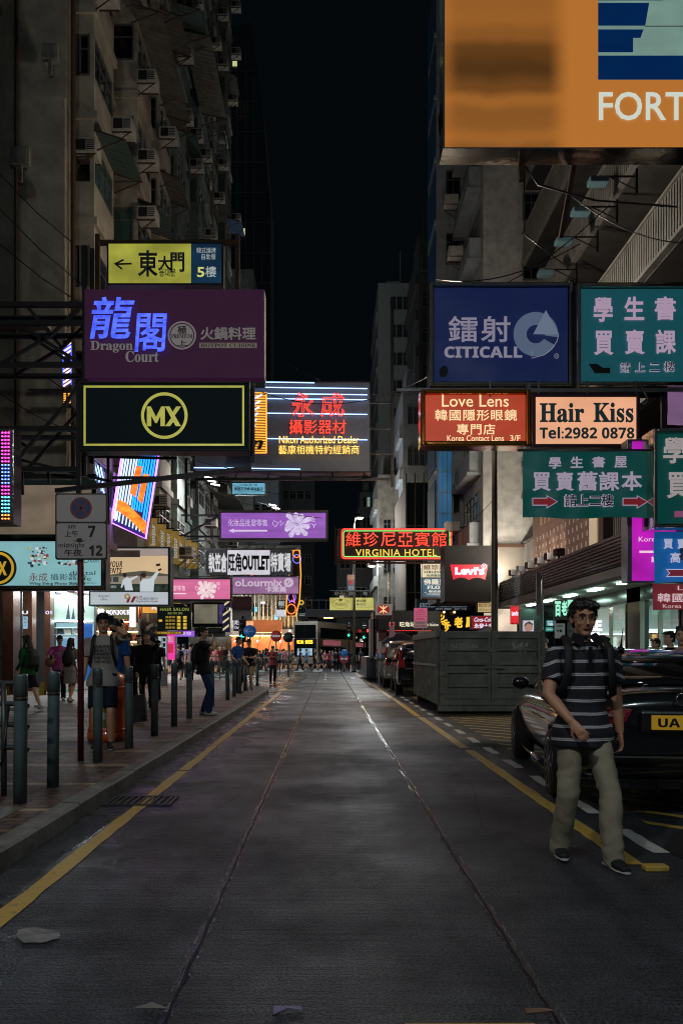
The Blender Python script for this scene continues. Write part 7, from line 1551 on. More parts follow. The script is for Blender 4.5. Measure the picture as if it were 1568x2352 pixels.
for sx in (-1, 1):
    b = MB(); b.tube([(sx * .655, .42, 1.07), (sx * .60, .95, 1.27), (sx * .54, 1.35, 1.375)], [(.05, .03), (.045, .025), (.03, .02)], 8); b.tube([(sx * .56, 2.35, 1.35), (sx * .66, 2.9, 1.14), (sx * .76, 3.25, .97)], .03, 8); b.build('pillar', CARB, r)
    g = MB(); g.ball((sx * .98, 2.72, 1.02), (.10, .06, .075), 12, 8).tube([(sx * .82, 2.75, .97), (sx * .92, 2.73, 1.0)], .025, 6); g.build('wing_mirror', CARB, r)
    # tail light: wraps the corner
    b = MB(); b.prism([(sx * .40, -.035, .90), (sx * .80, .04, .915), (sx * .85, .14, .88), (sx * .84, .12, .76), (sx * .74, .01, .735), (sx * .45, -.04, .80)], (0, .09, 0)); b.build('tail_light', TAIL, r, bevel=.01)
    MB().box(min(sx * .47, sx * .70), -.045, .842, max(sx * .47, sx * .70), .02, .862).build('light_bar', mat('clear lens', S(150, 120, 120), .15), r)
    b = MB(); b.box(sx * .62 - .085, -.035, .315, sx * .62 + .085, .1, .40); b.build('exhaust', CHROME, r, bevel=.015); MB().box(sx * .62 - .065, -.04, .33, sx * .62 + .065, -.036, .385).build('exhaust_hole', BLACK, r)
    for y in (.86, 3.72): wheel(r, sx * .83, y, .33, .23, sx)
b = MB(); b.box(-.72, -.03, .30, .72, .1, .315).box(-.52, -.02, .24, .52, .06, .30)
for k in range(5): b.box(-.4 + k * .2 - .008, -.05, .22, -.4 + k * .2 + .008, .06, .30)
b.build('diffuser', BLACK, r); MB().box(-.74, -.062, .50, .74, -.02, .515).build('bumper_trim', CHROME, r)
b = MB(); b.box(-.34, -.055, .70, .34, .02, .89); b.build('plate_recess', BLACK, r, bevel=.02)
MB().box(-.26, -.072, .735, .26, -.058, .855).build('number_plate', PLATEY, r, bevel=.004)
tm = textmesh('UA 150', sty='sans', bold=.015); b = MB(); sx_ = .42 / (tm[3] - tm[2]); sz_ = .075 / (tm[5] - tm[4]); b.add([(-.21 + (v[0] - tm[2]) * sx_, -.0735 - v[2] * .1, .757 + (v[1] - tm[4]) * sz_) for v in tm[0]], tm[1]).build('plate_lettering', BKT, r)
b = MB(); b.tube([(.05 * math.cos(a), -.028 + .01 * math.sin(a), .985 + .05 * math.sin(a)) for a in [i * PI / 10 for i in range(20)]], .006, 6, close=True)
for k in range(3): a = PI / 2 + k * 2 * PI / 3; b.bar((0, -.03, .985), (.048 * math.cos(a), -.028, .985 + .048 * math.sin(a)), .007)
b.build('star_badge', CHROME, r)
b = MB(); b.tube([(-.16, 1.36, 1.41), (-.16, 1.32, 1.52), (-.16, 1.27, 1.62)], [.012, .006, .003], 6).ball((-.16, 1.38, 1.41), (.04, .06, .03), 10, 6); b.build('roof_aerial', BLACK, r)
b = MB(); b.tube([(-.90, .95, .245), (-.905, 2.2, .24), (-.90, 3.4, .245)], .03, 6); b.build('side_skirt', CARB, r); MB().box(-.915, 1.5, .70, -.9, 2.5, .708).build('door_line', BLACK, r)
# crimson glowing panel painting in a red sign's reflection on the rear window
b = MB(); b.prism([(-.1, .66, 1.085), (.62, .62, 1.08), (.58, .92, 1.235), (.12, .96, 1.245)], (0, -.02, .012)); b.build('painted_reflection', mat('crimson reflection', S(120, 34, 38), .5, emit=S(100, 26, 30), es=.35), r)
# --- people carriers behind the container
def van(name, label, loc, pm, L, H, Wd, rz=0, tail=True, boxy=.0):
    r = empty(name, loc, label, 'van', None, rz); w = Wd / 2
    S2 = lambda zb, a, zs, zt, bt: [(0, zb), (w * a * .9, zb), (w * a, zb + .12), (w * a, zs * .62), (w * a * .985, zs), (w * a * bt, zt - .10), (w * a * bt * .82, zt), (0, zt + .02)]
    st = [(0, S2(.42, .93, .95, H * .72, .93)), (.06, S2(.34, .97, 1.0, H * .82, .9)), (.3, S2(.28, 1, 1.05, H * .975, .86)), (.9, S2(.26, 1, 1.05, H, .86)), (L * .45, S2(.25, 1, 1.05, H * 1.0, .87)), (L * .62, S2(.25, 1, 1.05, H * .97, .87)), (L * .75, S2(.25, 1, 1.04, H * .80, .88)), (L * .83, S2(.25, .99, 1.02, H * .62, .9)), (L * .95, S2(.28, .95, .85, H * .5, .85)), (L, S2(.36, .85, .7, H * .42, .8))]
    b = MB(); loft(b, st); o = b.build('body', pm, r, subsurf=2)
    bpy.context.view_layer.update(); o.data = bpy.data.meshes.new_from_object(o.evaluated_get(bpy.context.evaluated_depsgraph_get())); o.modifiers.clear(); BAKE.remove(o)
    cut_arches(o, [(sx * w * .97, y, .34, .38) for sx in (-1, 1) for y in (.95, L * .80)])
    b = MB(); b.prism([(-w * .74, -.03, 1.06), (w * .74, -.03, 1.06), (w * .70, .16, H * .93), (-w * .70, .16, H * .93)], (0, .04, .0)); b.build('rear_window', CGLASS, r, bevel=.02)
    for sx in (-1, 1):
        b = MB(); b.prism([(sx * w * .99, .45, 1.08), (sx * w * .99, L * .70, 1.08), (sx * w * .90, L * .60, H * .88), (sx * w * .90, .55, H * .88)], (sx * .012, 0, 0)); b.build('side_window', CGLASS, r)
        b = MB(); b.prism([(sx * w * .96, -.02, .92), (sx * w * .72, -.05, .92), (sx * w * .74, -.04, 1.08), (sx * w * .80, .05, 1.3), (sx * w * .86, .16, H * .86), (sx * w * .91, .17, H * .84)], (sx * .01, .08, 0)); b.build('tail_light', TAIL, r)
        b = MB(); b.ball((sx * (w + .13), L * .68, 1.12), (.11, .07, .10), 12, 8).tube([(sx * w * .95, L * .68, 1.08), (sx * (w + .1), L * .68, 1.1)], .03, 6); b.build('wing_mirror', pm, r)
        for y in (.95, L * .80): wheel(r, sx * (w - .11), y, .34, .24, sx)
        b = MB(); b.bar((sx * (w + .002), L * .30, 1.0), (sx * (w + .002), L * .30, .4), .012); b.bar((sx * (w + .003), .5, .98), (sx * (w + .003), L * .72, 1.0), .015); b.build('trim', CHROME, r)
    b = MB(); b.box(-w * .72, -.055, .86, w * .72, -.02, .91); b.build('chrome_bar', CHROME, r); MB().box(-w * .9, -.09, .40, w * .9, .1, .56).build('bumper', pm, r, bevel=.03); MB().box(-.26, -.07, .66, .26, -.045, .78).build('number_plate', PLATEY, r)
    return r
van('black_people_carrier', 'glossy black people carrier parked behind the waste container', (3.05, 24.9, 0), CARB, 4.8, 1.72, 1.84, R(-2))
van('grey_van', 'grey van with dark windows parked ahead of the black people carrier', (2.98, 30.6, 0), paint('grey van paint', (112, 112, 106), .28, .2), 4.6, 1.86, 1.7, R(-1))
van('dark_van', 'dark van mostly hidden ahead of the grey van', (3.1, 36.0, 0), paint('charcoal paint', (44, 46, 48), .25, .3), 4.6, 1.8, 1.7)
# --- double deck buses on the far road
def bus(loc, rz, label, lead):
    r = empty('double_decker_bus', loc, label, 'bus', None, rz); w, L, H = 1.25, 11.0, 4.35; BP = paint('bus pearl paint', (176, 166, 150), .35, .1) if lead else paint('bus bronze paint', (150, 138, 118), .35, .1)
    b = MB(); b.box(-w, .12, .35, w, L, H); b.build('body', BP, r, bevel=.16)
    b = MB(); b.box(-w + .2, .02, 2.75, w - .2, .14, H - .35).box(-w + .16, .0, 1.05, w - .16, .14, 2.0); b.build('windscreen', CGLASS, r, bevel=.08)
    MB().box(-w + .16, -.01, 2.02, w - .16, .14, 2.73).build('front_mask', mat('bus black mask', S(16, 20, 24), .25), r, bevel=.06)
    if lead:
        s = Sign.__new__(Sign); s.root = r; s.mpp = .01; s.cx = 0; s.y1 = 0
        s.text([('旺角', (-78, -258, -12, -222), B(.03)), ('905', (4, -258, 80, -222), {'sty': 'sans', 'bold': .03})], lit('amber display', (255, 190, 50), 2.4, True), y=-.03, name='route_display')
        b = MB(); b.box(-.75, -.02, 1.15, .75, -.008, 1.8); b.build('windscreen_glow_panel', glow('bus cab glow', (150, 180, 200), .8, .7, 2), r)  # glowing panel on the windscreen stands in for the lit cab
    b = MB(); b.box(-w + .03, -.06, .35, w - .03, .13, .95); b.build('bumper', mat('bus bumper', S(130, 124, 112), .35, noise=.1), r, bevel=.06)
    for sx in (-1, 1): 
        b = MB(); b.box(sx * w - .012 if sx > 0 else -w - .012, .8, 2.75, w + .012 if sx > 0 else -w + .012, L - .5, 3.75).box(sx * w - .012 if sx > 0 else -w - .012, .8, 1.15, w + .012 if sx > 0 else -w + .012, L - 3, 1.95); b.build('side_window', CGLASS, r)
        MB().ball((sx * (w - .3), -.07, .72), (.16, .05, .10), 12, 6).build('headlight', mat('headlight', S(200, 200, 190), .2), r)
        for y in (2.2, 7.6): wheel(r, sx * (w - .14), y, .48, .28, sx)
        b = MB(); b.tube([(sx * w, .1, 2.5), (sx * (w + .22), -.18, 2.4), (sx * (w + .24), -.2, 2.1)], .03, 6).box(sx * (w + .24) - .09, -.24, 1.75, sx * (w + .24) + .09, -.16, 2.15); b.build('mirror', BLACK, r)
    MB().box(w + .012, 1.5, 2.1, w + .02, 6.5, 2.6).build('advert', glow('bus advert', (150, 84, 90), .7, .3, 1), r)
    MB().box(w + .012, .9, .7, w + .022, L - 2, 1.1).build('skirt_panel', mat('bus skirt', S(130, 124, 112), .4), r)
    return r
bus((GX(700, 74), 74, 0), R(-20), 'double decker bus showing amber route number 905 at the crossing', True)
bus((GX(768, 92), 92, 0), R(-24), 'second double decker bus standing behind the one with the amber display', False)
# ================================================================ people
SKIN = [mat('skin %d' % i, S(*c), .55, noise=.06, ns=6) for i, c in enumerate(((196, 150, 122), (182, 134, 106), (206, 164, 138)))]
HAIR = mat('black hair', S(22, 19, 18), .5, noise=.3, ns=30); HAIRB = mat('brown hair', S(70, 44, 32), .5, noise=.3, ns=30); SOLE = mat('white sole', S(170, 170, 165), .6); SHOEB = mat('black shoe', S(22, 22, 24), .6); SHOEW = mat('white shoe', S(180, 180, 176), .6, noise=.1); EYE = mat('eye dark', S(28, 22, 20), .2); LIP = mat('lips', S(150, 92, 84), .5)
def ik(a, c, l1, l2, pole):
    a, c, pole = Vector(a), Vector(c), Vector(pole); d = c - a; L = min(max(d.length, abs(l1 - l2) + 1e-3), (l1 + l2) * .999); d = d.normalized(); c2 = a + d * L
    x = (l1 * l1 - l2 * l2 + L * L) / (2 * L); h = math.sqrt(max(0, l1 * l1 - x * x)); p = pole - d * pole.dot(d); p = p.normalized() if p.length > 1e-5 else d.orthogonal().normalized()
    return a + d * x + p * h, c2
def hand(b, wr, d, n, side, curl=.6, det=1, sc=1.0):
    """palm, four fingers of unequal length and a thumb from the side. d: direction of the forearm, n: palm normal"""
    d = Vector(d).normalized(); n = Vector(n); n = (n - d * n.dot(d)).normalized(); u = d.cross(n) * side; wr = Vector(wr)
    b.tube([wr - d * .02 * sc, wr + d * .03 * sc, wr + d * .085 * sc], [(.026 * sc, .019 * sc), (.036 * sc, .016 * sc), (.036 * sc, .013 * sc)], 10, up=u)
    for k, (off, ln) in enumerate(((.028, .072), (.009, .080), (-.010, .074), (-.027, .058))):
        p = wr + d * .08 * sc + u * off * sc; pts = [p]; a = 0; q = d.copy()
        for j, f in enumerate((.45, .32, .23)):
            a += curl * (.5 + .25 * j) * (1 + .1 * k); q = d * math.cos(a) + n * math.sin(a); pts.append(pts[-1] + q * ln * f * sc)
        b.tube(pts, [.0092 * sc, .0088 * sc, .008 * sc, .0065 * sc], 6)
    p = wr + d * .03 * sc + u * .032 * sc; q1 = (d * .6 + u * .75 + n * .35).normalized(); q2 = (d * .85 + u * .25 + n * .5).normalized()
    b.tube([p - q1 * .02 * sc, p + q1 * .03 * sc, p + q1 * .03 * sc + q2 * .035 * sc], [.013 * sc, .0105 * sc, .0075 * sc], 6)
def person(label, loc, face=0, H=1.72, shirt=(30, 30, 34), legs=(30, 34, 44), shoes=None, hair=0, female=False, shorts=False, skirt=False, feet=((.09, 0, 0), (-.09, 0, 0)), hands=None, head=(0, 0), lean=0, vox=.014, sleeve='short', shirt_m=None, legs_m=None, bag=None, skin=0, long_hair=False, extras=None, group=None, bulk=1.0, hip_dz=0, thin=False, hem=.09):
    """local frame: facing -y, x to the person's left as seen from the front... right of the picture when facing the viewer"""
    k = H / 1.74; r = empty('person', loc, label, 'person', group, face); V = Vector
    hipz = .90 * k + hip_dz; ln = lean; top = lambda z, y=0: V((0, y - math.sin(ln) * (z - hipz), hipz + math.cos(ln) * (z - hipz)))
    bu = bulk; body = MB(); sh = MB(); tr = MB()
    shw = (.165 if female else .185) * k
    neck = top(1.47 * k, .01); hc = top(1.615 * k, -.02)
    yaw, pit = head; HR = Matrix.Rotation(yaw, 3, 'Z') @ Matrix.Rotation(pit, 3, 'X')
    # legs
    FT = []
    for sgn, (fx, fy, fz) in zip((1, -1), feet):
        hp = V((sgn * .085 * k, 0, hipz)); an = V((fx, fy, .085 * k + fz)); kn, an = ik(hp, an, .43 * k, .42 * k, (sgn * .08, -1, 0)); FT.append((sgn, hp, kn, an, fz))
        body.tube([hp, hp.lerp(kn, .5), kn, kn.lerp(an, .35), an], [.078 * k, .068 * k, .05 * k, .054 * k, .034 * k], 12)
        if shorts:
            e = kn - (kn - hp) * .12; tr.tube([hp + V((0, 0, .06)), hp.lerp(e, .5), e], [.095 * k * bu, .098 * k, .092 * k], 14)
        elif not skirt:
            w = 1.0 if not thin else .84
            if vox < .010:      # cotton trousers breaking over the knee and the shoe
                q_ = random.Random(5 + sgn); pts = []; rr = []; a0 = hp + V((-sgn * .012, 0, 0)); e0 = an + V((0, -.01, -.045 * k))
                for j in range(34):
                    t = j / 33; p = a0.lerp(kn, t / .5) if t < .5 else kn.lerp(e0, (t - .5) / .5); base = .092 - .020 * t / .5 if t < .5 else .072 - .004 * (t - .5) / .5
                    fold = (.008 if .38 < t < .58 else .010 if t > .86 else .003) * math.sin(j * 1.7 + sgn + q_.uniform(-1.6, 1.6)); pts.append(p + V((q_.uniform(-.004, .004), fold * .8, 0))); rr.append(((base + fold * .3) * k, (base + fold * .8) * k * 1.02))
                tr.tube(pts, rr, 18)
            else: tr.tube([hp + V((-sgn * .012, 0, .0)), hp.lerp(kn, .5), kn, kn.lerp(an, .5), an + V((0, .0, -.035 * k))], [.088 * k * bu, .088 * k * w, .074 * k * w, .070 * k * w, .064 * k * w], 14)
    tr.tube([(0, .0, hipz + .16 * k), (0, .005, hipz + .04 * k), (0, .01, hipz - .07 * k)], [(.140 * k * bu, .105 * k * bu), (.165 * k * bu, .118 * k * bu), (.12 * k, .09 * k)], 18, up=(1, 0, 0))
    if skirt: tr.tube([(0, 0, hipz + .12 * k), (0, .01, hipz - .1 * k), (0, 0, .50 * k)], [(.14 * k, .11 * k), (.18 * k, .14 * k), (.20 * k, .16 * k)], 18, up=(1, 0, 0))
    # torso
    tz = [(hipz - .03 * k, .155, .112), (1.05 * k, .142, .108), (1.22 * k, .160, .112), (1.36 * k, .168, .105), (1.435 * k, .125, .075), (1.475 * k, .06, .055)]
    if female: tz = [(hipz - .03 * k, .155, .110), (1.06 * k, .120, .090), (1.22 * k, .140, .110), (1.36 * k, .140, .095), (1.435 * k, .105, .068), (1.475 * k, .052, .05)]
    P = [top(z) for z, _, _ in tz]
    body.tube(P, [(a * k * .9, c * k * .9) for _, a, c in tz], 16, up=(1, 0, 0)); sh.tube([top(hipz - hem * k)] + P[:-1] + [top(1.468 * k)], [(.205 * k * bu, .150 * k * bu)] + [(a * k * 1.06 * (bu if i < 3 else 1), c * k * 1.1 * (bu if i < 3 else 1)) for i, (_, a, c) in enumerate([(0, .192, .136)] + tz[1:-1])] + [(.075 * k, .066 * k)], 20, up=(1, 0, 0))
    # arms
    HD = []; hands = hands or ((.27, -.02, .80), (-.27, -.02, .80))
    for sgn, hd in zip((1, -1), hands):
        s0 = top(1.392 * k) + V((sgn * shw, .0, 0)); w = V(hd[:3]) * 1.0; w = V((w.x, w.y, w.z * k)); pole = V(hd[3]) if len(hd) > 3 else V((sgn * .35, .8, -.1)); el, w = ik(s0, w, .29 * k, .25 * k, pole)
        body.tube([s0 - V((sgn * .05, 0, 0)), s0 + (el - s0) * .1, s0.lerp(el, .5), el, el.lerp(w, .3), w], [.034 * k, .042 * k, .048 * k, .042 * k, .041 * k, .027 * k], 12)
        hd_n = V(hd[4]) if len(hd) > 4 else V((-sgn, -.1, 0)); curl = hd[5] if len(hd) > 5 else .55
        hand(body, w + (w - el).normalized() * .012, (w - el) if len(hd) < 7 else V(hd[6]), hd_n, sgn if len(hd) < 8 else hd[7], curl, sc=k * (.95 if female else 1.0)); HD.append(w)
        if sleeve != 'none':
            e = s0.lerp(el, .68) if sleeve == 'short' else w
            pts = [s0 - V((sgn * .06, 0, -.005)), s0 + V((sgn * .005, 0, .01)), s0.lerp(el, .35), e] if sleeve == 'short' else [s0 - V((sgn * .06, 0, -.005)), s0 + V((0, 0, .01)), s0.lerp(el, .5), el, e]
            sh.tube(pts, ([.052 * k, .060 * k, .066 * k, .074 * k] if sleeve == 'short' else [.052 * k, .058 * k, .055 * k, .05 * k, .042 * k]), 14)
    # head: skull, jaw, nose, brow, ears, neck
    body.tube([top(1.43 * k), neck + V((0, -.005, .03)), hc - V((0, -.01, .05))], [.062 * k, .054 * k, .054 * k], 12)
    h = lambda x, y, z: hc + HR @ V((x * k, y * k, z * k))
    body.ball(h(0, .008, .035), (.073 * k, .092 * k, .090 * k), 18, 12, HR); body.ball(h(0, -.022, -.025), (.061 * k, .068 * k, .088 * k), 16, 10, HR); body.ball(h(0, -.052, -.088), (.034 * k, .03 * k, .026 * k), 12, 8, HR)
    body.tube([h(0, -.082, .022), h(0, -.098, -.008), h(0, -.108, -.026), h(0, -.09, -.036)], [.009 * k, .011 * k, .015 * k, .011 * k], 8); body.tube([h(-.05, -.072, .036), h(0, -.088, .036), h(.05, -.072, .036)], .012 * k, 6)
    for q in (-1, 1): body.ball(h(q * .074, .012, -.002), (.012 * k, .02 * k, .032 * k), 8, 6, HR); body.ball(h(q * .038, -.066, -.022), (.024 * k, .018 * k, .022 * k), 8, 6, HR)
    body.build('body', SKIN[skin], r, voxel=vox * .72, smooth_it=2)
    sm = shirt_m or cloth('cloth %d %d %d' % shirt, shirt); lm = legs_m or cloth('cloth %d %d %d' % legs, legs)
    FD = (.026, .16) if vox < .016 else None
    sh.build('shirt', sm, r, voxel=vox, smooth_it=3, wr=FD); tr.build('skirt' if skirt else 'shorts' if shorts else 'trousers', lm, r, voxel=vox, smooth_it=3, wr=(.02, .15) if FD else None)
    # shoes
    for sgn, hp, kn, an, fz in FT:
        b = MB(); out = sgn * .12; t = V((out, -1, 0)).normalized(); z0 = fz; tip = .03 if fz > .02 else 0; a2 = V((an.x, an.y, z0))
        b.tube([a2 - t * .075 * k + V((0, 0, .045)), a2 + t * .02 * k + V((0, 0, .045)), a2 + t * .11 * k + V((0, 0, .034 + tip)), a2 + t * .185 * k + V((0, 0, .028 + tip * 1.6))], [(.036 * k, .042), (.042 * k, .043), (.047 * k, .032), (.028 * k, .02)], 12, up=(1, 0, 0))
        b.tube([an + V((0, .005, .02)), V((an.x, an.y, z0 + .03))], [.043 * k, .046 * k], 10)
        o = b.build('shoe', shoes or SHOEB, r, voxel=max(.007, vox * .7), smooth_it=1)
        b = MB(); b.tube([a2 - t * .08 * k + V((0, 0, .012)), a2 + t * .02 * k + V((0, 0, .011)), a2 + t * .12 * k + V((0, 0, .011 + tip)), a2 + t * .19 * k + V((0, 0, .013 + tip * 1.6))], [(.036 * k, .011), (.042 * k, .011), (.048 * k, .011), (.024 * k, .008)], 12, up=(1, 0, 0)); b.build('sole', SOLE, o)
    # hair
    hm = HAIRB if hair == 2 else HAIR
    if hair != 9:
        b = MB(); b.ball(h(0, .022, .052), (.080 * k, .094 * k, .088 * k), 18, 12, HR); b.ball(h(0, .045, .0), (.076 * k, .062 * k, .075 * k), 14, 8, HR)
        for q in (-1, 1): b.tube([h(q * .072, -.02, .06), h(q * .077, -.012, .015)], [.016 * k, .008 * k], 6)
        for i in range(7): x = -.055 + i * .0183; b.tube([h(x, -.045, .115), h(x * 1.1 + .006, -.083, .088), h(x * 1.15 + .01, -.091, .060 + .012 * ((i * 7) % 3))], [.022 * k, .014 * k, .006 * k], 6)
        if long_hair: b.tube([h(0, .06, .05), h(0, .085, -.06), top(1.42 * k, .10), top(1.24 * k, .13)], [(.075 * k, .05 * k), (.085 * k, .05 * k), (.085 * k, .035 * k), (.05 * k, .02 * k)], 12, up=(1, 0, 0)); [b.tube([h(q * .07, 0, .06), h(q * .085, .01, -.06), h(q * .08, .0, -.14)], [.028 * k, .026 * k, .018 * k], 8) for q in (-1, 1)]
        b.build('hair', hm, r, voxel=max(.006, vox * .6), smooth_it=1, wr=(.022, .03) if vox < .016 else None)
        if vox < .013:      # loose locks over the cap
            q_ = random.Random(int(abs(loc[0]) * 977)); b = MB()
            for _ in range(170):
                th = q_.uniform(0, 2 * PI); ph = q_.uniform(.0, 1.45); d = V((math.sin(ph) * math.cos(th), math.sin(ph) * math.sin(th), math.cos(ph)))
                if d.y < -.55 and d.z < .45: continue
                p = V((d.x * .078, .022 + d.y * .091, .050 + d.z * .086)); t = V((d.x * .5 + q_.uniform(-.5, .5), d.y * .4 - .25 + q_.uniform(-.5, .5), -.9)); t = (t - d * t.dot(d)).normalized(); ln = q_.uniform(.03, .06)
                b.tube([h(*p), h(*(p + t * ln * .5 + d * .008)), h(*(p + t * ln + d * .002))], [.007 * k, .006 * k, .0015 * k], 4)
            b.build('hair', hm, r)
    if vox < .016:
        for q in (-1, 1):
            MB().ball(h(q * .031, -.0815, .012), (.0105 * k, .0055 * k, .0042 * k), 10, 6, HR).build('eye', EYE, r); b = MB(); b.tube([h(q * .014, -.095, .034), h(q * .033, -.095, .041), h(q * .052, -.082, .034)], [.003 * k, .004 * k, .002 * k], 6); b.build('eyebrow', HAIR, r)
        b = MB(); b.tube([h(-.024, -.083, -.058), h(-.008, -.0935, -.055), h(0, -.094, -.0565), h(.008, -.0935, -.055), h(.024, -.083, -.058)], [.002 * k, .0052 * k, .0048 * k, .0052 * k, .002 * k], 6); b.build('lips', LIP, r)
    c = dict(root=r, h=h, top=top, hands=HD, k=k, HR=HR, shw=shw, hipz=hipz)
    if bag:
        bm = mat('bag %s' % bag, S(*{'black': (20, 20, 23), 'grey': (58, 58, 62), 'brown': (92, 62, 40), 'camo': (44, 48, 44), 'navy': (24, 28, 44)}[bag]), .7, noise=.3, ns=10)
        g = empty('backpack', (0, 0, 0), '%s backpack worn by the %s' % (bag, ' '.join(label.split()[:11])), 'backpack'); g.parent = None; g.location = V(loc); g.rotation_euler = (0, 0, face)
        b = MB(); b.tube([top(1.0 * k, .155), top(1.08 * k, .185), top(1.25 * k, .19), top(1.38 * k, .155), top(1.42 * k, .13)], [(.10 * k, .06), (.145 * k, .085), (.14 * k, .08), (.115 * k, .06), (.05, .03)], 16, up=(1, 0, 0)); b.build('sack', bm, g, voxel=.012, smooth_it=3)
        for q in (-1, 1):
            b = MB(); b.tube([top(1.40 * k, .11) + V((q * .09 * k, 0, 0)), top(1.475 * k, .0) + V((q * .105 * k, 0, 0)), top(1.40 * k, -.105) + V((q * .118 * k, 0, 0)), top(1.25 * k, -.128) + V((q * .128 * k, 0, 0)), top(1.10 * k, -.06) + V((q * .165 * k, 0, 0)), top(1.02 * k, .10) + V((q * .14 * k, 0, 0))], (.021, .008), 8, up=(1, 0, 0)); b.build('strap', bm, g)
        c['bag'] = g
    return c
def phone(c, i, d=(0, -.03, .03), rot=0):
    p = c['root'].location; q = Matrix.Rotation(c['root'].rotation_euler.z, 3, 'Z') @ (c['hands'][i] + Vector(d)); o = MB().box(-.036, -.005, -.075, .036, .005, .075).build('phone', BLACK, None, p + q, bevel=.006, rot=(rot, 0, c['root'].rotation_euler.z)); return o
def glasses(c):
    b = MB(); h = c['h']; k = c['k']
    for q in (-1, 1):
        b.tube([h(q * .034 + .024 * math.cos(a), -.104 + .004 * abs(math.cos(a)), .008 + .018 * math.sin(a)) for a in [i * PI / 8 for i in range(16)]], .0018, 5, close=True); b.tube([h(q * .058, -.098, .014), h(q * .078, -.05, .014), h(q * .08, .01, .006)], .0018, 5)
    b.tube([h(-.010, -.106, .012), h(.010, -.106, .012)], .0018, 5); b.build('glasses', mat('glasses rim', S(90, 86, 84), .3, .7), c['root'])
def chest_text(c, lines, m, z0=1.30, dz=.055, w=.2, y=-.15, back=False):
    b = MB()
    for i, (t, ww) in enumerate(lines):
        tm = textmesh(t, sty='sans', bold=.01); sx = ww / (tm[3] - tm[2]); sz = dz * .72 / (tm[5] - tm[4]); b.add([((v[0] - (tm[2] + tm[3]) / 2) * sx * 1.0, y + abs((v[0] - (tm[2] + tm[3]) / 2) * sx) ** 2 * 1.6, c['top'](z0 * c['k'] - i * dz)[2] + (v[1] - tm[4]) * sz) for v in tm[0]], tm[1])
    b.build('shirt_print', m, c['root'])
def foot(px, py, z=PZ):
    Y = GY(py, z); return (GX(px, Y), Y, z)
# ---- the walking man in the striped polo
def stripes():
    m, nt, b = _new('striped polo knit'); L = nt.links.new; N = nt.nodes.new; tc = N('ShaderNodeTexCoord'); sx = N('ShaderNodeSeparateXYZ'); L(tc.outputs['Object'], sx.inputs[0])
    n = N('ShaderNodeTexNoise'); n.inputs['Scale'].default_value = 5; L(tc.outputs['Object'], n.inputs[0]); a = N('ShaderNodeMath'); a.operation = 'MULTIPLY_ADD'; L(n.outputs[0], a.inputs[0]); a.inputs[1].default_value = .022; L(sx.outputs[2], a.inputs[2])
    ab = N('ShaderNodeMath'); ab.operation = 'ABSOLUTE'; L(sx.outputs[0], ab.inputs[0]); gt = N('ShaderNodeMapRange'); gt.inputs[1].default_value = .2; gt.inputs[2].default_value = .34; gt.inputs[3].default_value = 0; gt.inputs[4].default_value = .05; L(ab.outputs[0], gt.inputs[0])
    ad = N('ShaderNodeMath'); ad.operation = 'ADD'; L(a.outputs[0], ad.inputs[0]); L(gt.outputs[0], ad.inputs[1])
    md = N('ShaderNodeMath'); md.operation = 'WRAP'; L(ad.outputs[0], md.inputs[0]); md.inputs[1].default_value = .084; md.inputs[2].default_value = 0
    dv = N('ShaderNodeMath'); dv.operation = 'DIVIDE'; L(md.outputs[0], dv.inputs[0]); dv.inputs[1].default_value = .084
    cr = N('ShaderNodeValToRGB'); cr.color_ramp.interpolation = 'CONSTANT'; e = cr.color_ramp.elements; NV = (.010, .010, .016, 1); LG = (.52, .51, .54, 1); DGc = (.12, .12, .14, 1)
    e[0].position = 0; e[0].color = NV; e[1].position = .70; e[1].color = DGc
    for p, c in ((.73, LG), (.775, DGc), (.875, LG), (.915, DGc), (.95, NV)): x = e.new(p); x.color = c
    for x in e:
        if abs(x.position - .775) < .01: x.color = (.25, .25, .27, 1)
    L(dv.outputs[0], cr.inputs[0]); L(cr.outputs[0], b.inputs['Base Color']); b.inputs['Roughness'].default_value = .85
    n2 = N('ShaderNodeTexNoise'); n2.inputs['Scale'].default_value = 9; L(tc.outputs['Object'], n2.inputs[0]); bp = N('ShaderNodeBump'); bp.inputs['Strength'].default_value = .6; bp.inputs['Distance'].default_value = .03; L(n2.outputs[0], bp.inputs['Height']); L(bp.outputs[0], b.inputs['Normal']); return m
KHAKI = mat('khaki cotton', (.27, .24, .175), .8, noise=.15, ns=5, bump=.9, bs=7, stretch=(1, 1, .45))
SHOEA = mat('running shoe', S(26, 28, 34), .55, noise=.5, ns=22)
YM = 5.22
c = person('man in a striped navy polo and khaki trousers walking towards the viewer', (GX(1336, YM), YM, 0), R(2), 1.71, shirt_m=stripes(), legs_m=KHAKI, shoes=SHOEA, feet=((.145, -.14, .0), (-.105, .15, .012)),
           hands=((.285, .05, .76, (.6, .9, 0), (-.8, .1, 0), .7), (-.15, -.235, .955, (-.75, .5, -.2), (.3, .8, .2), .75)), head=(R(-3), R(2)), vox=.0085, bulk=1.02, skin=1, hem=.13)
glasses(c)
b = MB(); tp = c['top']
for q in (-1, 1): b.prism([tp(1.475, -.07) + Vector((q * .012, 0, 0)), tp(1.50, -.02) + Vector((q * .075, 0, 0)), tp(1.455, -.06) + Vector((q * .105, 0, 0)), tp(1.405, -.118) + Vector((q * .05, 0, 0))], (0, .012, .008))
b.build('collar', cloth('navy collar', (20, 20, 28)), c['root'], bevel=.004)
